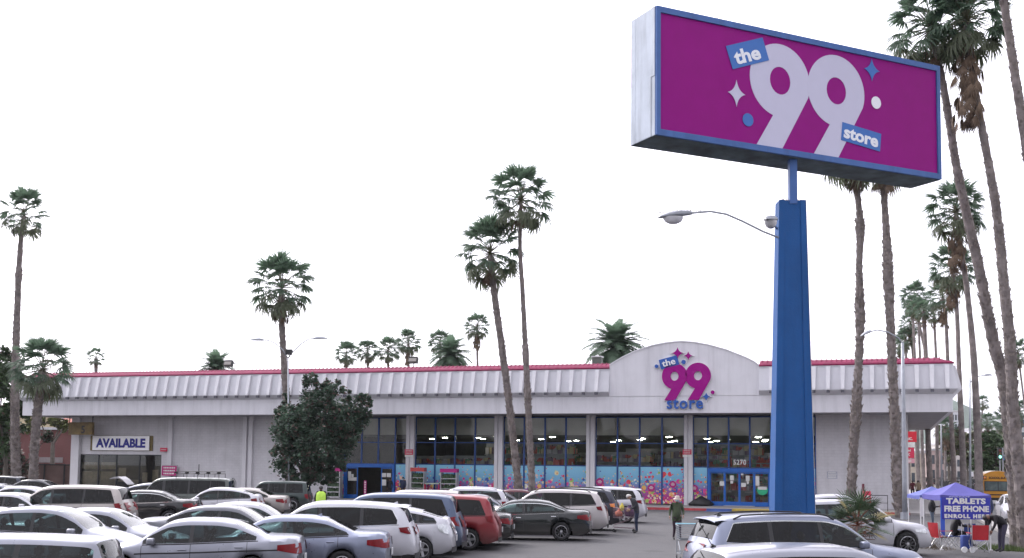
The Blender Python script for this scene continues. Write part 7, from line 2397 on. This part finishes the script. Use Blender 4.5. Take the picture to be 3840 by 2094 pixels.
# camp chairs
M_rcl = mat('red_chair_cloth', (0.50, 0.025, 0.035), 0.7, var=.15)
M_bcl = mat('blue_chair_cloth', (0.03, 0.06, 0.25), 0.7, var=.15)
def camp_chair(label, loc, rz, m, seat=None, sc=0.85):
    t = thing('camp_chair', label, 'chair', loc, rz); t.scale = (sc,) * 3
    rows = [[(x, y, .46 - .05 * math.cos(y / .27 * PI / 2)) for y in [(-.27 + .54 * k / 6) for k in range(7)]] for x in (-.22, 0, .24)]
    g = MB(); g.grid(rows); o = g.build('seat', seat or m, t, smooth=True)
    rows = [[(-.22 - .10 * v - .03 * math.cos(y / .27 * PI / 2), y, .44 + .50 * v) for y in [(-.27 + .54 * k / 6) for k in range(7)]] for v in (0, .5, 1)]
    g = MB(); g.grid(rows)
    rows2 = [[(p[0] - .012, p[1], p[2]) for p in r] for r in rows]; g.grid(rows2)
    g.build('backrest', m, t, smooth=True)
    for s in (-1, 1):
        MB().tube([(.26, s * .29, .02), (-.24, s * .29, .62)], .011, 6).build('leg', M_steel, t)
        MB().tube([(-.26, s * .29, .02), (.24, s * .29, .66)], .011, 6).build('leg', M_steel, t)
        MB().tube([(-.25, s * .28, .02), (-.34, s * .28, .96)], .011, 6).build('back_post', M_steel, t)
        MB().box(-.25, .25, s * .29 - .03, s * .29 + .03, .655, .67).build('armrest', m, t)
    MB().tube([(-.26, -.28, .03), (-.26, .28, .44)], .009, 5).build('brace', M_steel, t)
    MB().tube([(-.26, .28, .03), (-.26, -.28, .44)], .009, 5).build('brace', M_steel, t)
    MB().tube([(.26, -.28, .03), (.26, .28, .42)], .009, 5).build('brace', M_steel, t)
    MB().tube([(.26, .28, .03), (.26, -.28, .42)], .009, 5).build('brace', M_steel, t)
    return t
def gp(px, py, z=.12): p = ground(px, py, z); return (p.x, p.y, z)
camp_chair('red folding camp chair at the left foot of the violet tent', gp(3528, 2062), R(20), M_rcl, sc=.9)
camp_chair('red camp chair with blue seat seen from behind at the right tent leg', gp(3668, 2074), R(85), M_rcl, M_bcl, sc=.9)
camp_chair('dark blue camp chair standing between the two red chairs', gp(3622, 2046), R(100), M_bcl, sc=.78)
# seated and bending people
sit = dict(pelvis=(0, 0, .50), spine=(.02, 0, .66), chest=(.10, 0, .86), neck=(.18, 0, 1.0), head=(.25, 0, 1.10), crown=(.28, 0, 1.18), shL=(.12, .17, .95), shR=(.12, -.17, .95), elL=(.26, .22, .74), wrL=(.48, .16, .72), elR=(.26, -.22, .74), wrR=(.48, -.16, .72),
           hiL=(.02, .10, .48), knL=(.42, .13, .50), anL=(.50, .13, .09), toL=(.64, .14, .04), hiR=(.02, -.10, .48), knR=(.40, -.16, .50), anR=(.60, -.14, .12), toR=(.74, -.15, .06))
g0 = gp(3574, 2052)
person('person in black hoodie seated under the violet tent leaning forward', g0, R(-8), pose=sit, top=M_blk, low=M_trous, shoe=M_shoe, skin=M_skin2, hair=M_hairb, scale=.95, rad=dict(chest=.185, spine=.17, shL=.085, shR=.085))
st = thing('stool', 'small folding stool under the seated person in black', 'stool', g0, 0)
for s in (-1, 1):
    MB().tube([(.15, s * .16, 0), (-.15, s * .16, .34)], .012, 6).build('leg', M_steel, st); MB().tube([(-.15, s * .16, 0), (.15, s * .16, .34)], .012, 6).build('leg', M_steel, st)
MB().box(-.17, .17, -.18, .18, .34, .365).build('seat', M_bcl, st)
person('person in black jacket bending down to the left at the right tent leg', gp(3756, 2072), PI + .1,
       pose=dict(pelvis=(-.08, 0, .90), spine=(.06, 0, 1.02), chest=(.24, 0, 1.10), neck=(.38, 0, 1.10), head=(.47, 0, 1.08), crown=(.56, 0, 1.06), shL=(.26, .17, 1.12), shR=(.26, -.17, 1.12), elL=(.30, .20, .86), wrL=(.40, .16, .66), elR=(.30, -.20, .86), wrR=(.40, -.16, .66), hiL=(-.08, .09, .86), hiR=(-.08, -.09, .86), knL=(.0, .1, .48), knR=(.0, -.1, .48)),
       top=M_blk, low=mat('dark_violet_jeans', (0.05, 0.045, 0.08), .85), shoe=M_shoe, skin=M_skin2, hair=M_hairb, scale=.98, rad=dict(chest=.185, spine=.18, pelvis=.17))
person('person in black coat with long dark hair behind the left red chair', gp(3496, 1990), R(-20), top=M_blk, low=mat('grey_blue_jeans', (0.10, 0.13, 0.18), .85), shoe=M_shoe, skin=M_skin2, hair=M_hairb, scale=.86, rad=dict(chest=.19, spine=.185, pelvis=.17, shL=.085, shR=.085),
       pose=dict(elR=(.1, -.22, 1.14), wrR=(.34, -.2, 1.16)))
person('person in maroon top walking on the far pavement left of the tents', gp(3423, 1872), R(70), top=mat('maroon_top', (0.12, 0.02, 0.03), .8), low=M_trous, shoe=M_shoe, skin=M_skin2, hair=M_hairb, scale=.95)
person('person with tan jacket and dark bag walking on the far pavement', gp(3444, 1877), R(75), top=mat('tan_jacket', (0.28, 0.22, 0.15), .8), low=mat('dark_teal_skirt', (0.02, 0.035, 0.05), .8), shoe=M_shoe, skin=M_skin, hair=M_hairb, scale=.97, rad=dict(hiL=.13, hiR=.13))
person('person in dark clothes behind the right leg of the violet tent', gp(3708, 2010), R(200), top=M_navy, low=M_trous, shoe=M_shoe, skin=M_skin2, hair=M_hairb, scale=.95)
o = thing('luggage_trolley', 'dark blue wheeled bag between the seated person and the red chair', 'bag', gp(3625, 2072), 0)
bbox('body', (-.16, .16, -.12, .12, .10, .52), .04, M_bcl, o)
for s in (-1, 1): g = MB(); g.lathe([(0, -.02), (.09, -.02), (.09, .02), (0, .02)], 14, axis='y'); g.build('wheel', M_whitep, o, loc=(s * .12, -.14, .09))
MB().tube([(-.1, .1, .5), (-.1, .12, .85), (.1, .12, .85), (.1, .1, .5)], .01, 6).build('handle', M_steel, o)
# dry debris heap at the kerb near the white SUV
g = MB(); rnd = random.Random(21); p = ground(3490, 2055, .0)
for i in range(700):
    a = rnd.uniform(0, 6.28); r_ = .9 * rnd.random(); x = p.x + r_ * math.cos(a) * .8; y = p.y + r_ * math.sin(a) * 1.6; h = rnd.uniform(.05, .45) * (1 - r_)
    b_ = rnd.uniform(0, 6.28)
    g.add([(x, y, 0), (x + .012, y, 0), (x + .1 * math.cos(b_), y + .1 * math.sin(b_), h)], [(0, 1, 2)])
o = g.build('dry_brush', mat('dry_brush', (0.20, 0.17, 0.13), .95, var=.3)); o['kind'] = 'stuff'
# ------------------------------------------------------------------ school bus and street car
M_bus = mat('school_bus_yellow', (0.62, 0.27, 0.02), 0.4, var=.08)
q = at(3742, 1780, 88)
bz = -.03
t = thing('school_bus', 'yellow school bus seen end-on between the tent and the thick palm trunk', 'bus', (q.x, 88, bz), NB)
W_, Hb, Lb = 1.12, 2.62, 6.2
prof = []
for k in range(17):
    a = PI * k / 16
    prof.append((-W_ * math.cos(a) * (1.0), 1.95 + (Hb - 1.95) * math.sin(a) ** .75))
sec = [(-W_, .45)] + prof + [(W_, .45)]
g = MB(); n_ = len(sec)
g.add([(x, 0, z) for x, z in sec] + [(x, Lb, z) for x, z in sec], [tuple(range(n_)), tuple(range(2 * n_ - 1, n_ - 1, -1))] + [(i, n_ + i, n_ + (i + 1) % n_, (i + 1) % n_) for i in range(n_)])
o = g.build('body', M_bus, t); fix_normals(o.data)
rr = [(x * .93, z + .03) for x, z in prof if z > 2.2]
g = MB(); g.grid([[(x, y, z) for x, z in rr] for y in (.02, Lb - .1)]); g.add([(x, .02, z) for x, z in rr], [tuple(range(len(rr)))]); g.build('roof', mat('cream_bus_roof', (0.62, 0.55, 0.45), .5), t)
MB().box(-W_ * .86, W_ * .86, -.04, -.002, 1.12, 1.86).build('window_frame', M_black, t)
for s in (-1, 1): MB().box(min(s * .03, s * W_ * .8), max(s * .03, s * W_ * .8), -.05, -.041, 1.16, 1.82).build('window', mat('bus_glass', (0.10, 0.13, 0.13), 0.08, var=.5, scale=1.5), t)
up_face(text_mesh('SCHOOL BUS', .17, .01, M_black, .008, width=1.15), 'lettering', t, (-.05, -.012, 2.03))
for x, m in ((-.93, M_amber), (.72, M_tail), (.95, M_tail)):
    MB().box(x - .12, x + .12, -.03, -.002, 1.98, 2.24).build('lamp_box', M_black, t)
    g = MB(); g.lathe([(0, -.03), (.09, -.02), (.1, 0)], 16, axis='y'); g.build('lamp', m, t, loc=(x, -.035, 2.11))
MB().box(-W_ + .02, W_ - .02, -.14, -.002, .42, .62).build('bumper', M_black, t)
MB().box(-W_ * .98, W_ * .98, -.02, -.004, .80, .88).build('stripe', M_black, t)
ty, ri = get_wheel(.38, 5)
for x in (-.95, .95):
    for y in (1.2, 4.8):
        o = link('wheel', ty, t, (x, y, .38), (0, 0, PI / 2)); link('rim', ri, o)
c = make_car('hatch', 'white', 'street_car', 'white car on the street in front of the school bus right of the tent', 'car', L=4.3, H=1.45)
p = b2w(5.15, -11.2)
c.location = (p.x, p.y, -.03); c.rotation_euler = (0, 0, NB - PI / 2); del c['len']
# car just below the frame whose whip aerial shows
c = make_car('sedan', 'grey', 'parked_sedan', 'grey car hidden below the bottom edge, only its thin whip aerial pokes into the asphalt', 'car', L=4.5, H=1.38, aerial=-1.0)
park(c, 'R', 'rear', 2185, 330, 0)
# ------------------------------------------------------------------ air
def build_haze():
    m = bpy.data.materials.new('pale_air'); m.use_nodes = True
    n = m.node_tree; n.nodes.clear()
    o = n.nodes.new('ShaderNodeOutputMaterial'); v = n.nodes.new('ShaderNodeVolumePrincipled')
    v.inputs['Color'].default_value = (0.92, 0.94, 1.0, 1)
    v.inputs['Density'].default_value = 0.00010
    n.links.new(v.outputs[0], o.inputs['Volume'])
    g = MB(); g.box(-1600, 1600, -450, 5100, -3.2, 230)
    h = g.build('haze', m); h['kind'] = 'stuff'
build_haze()
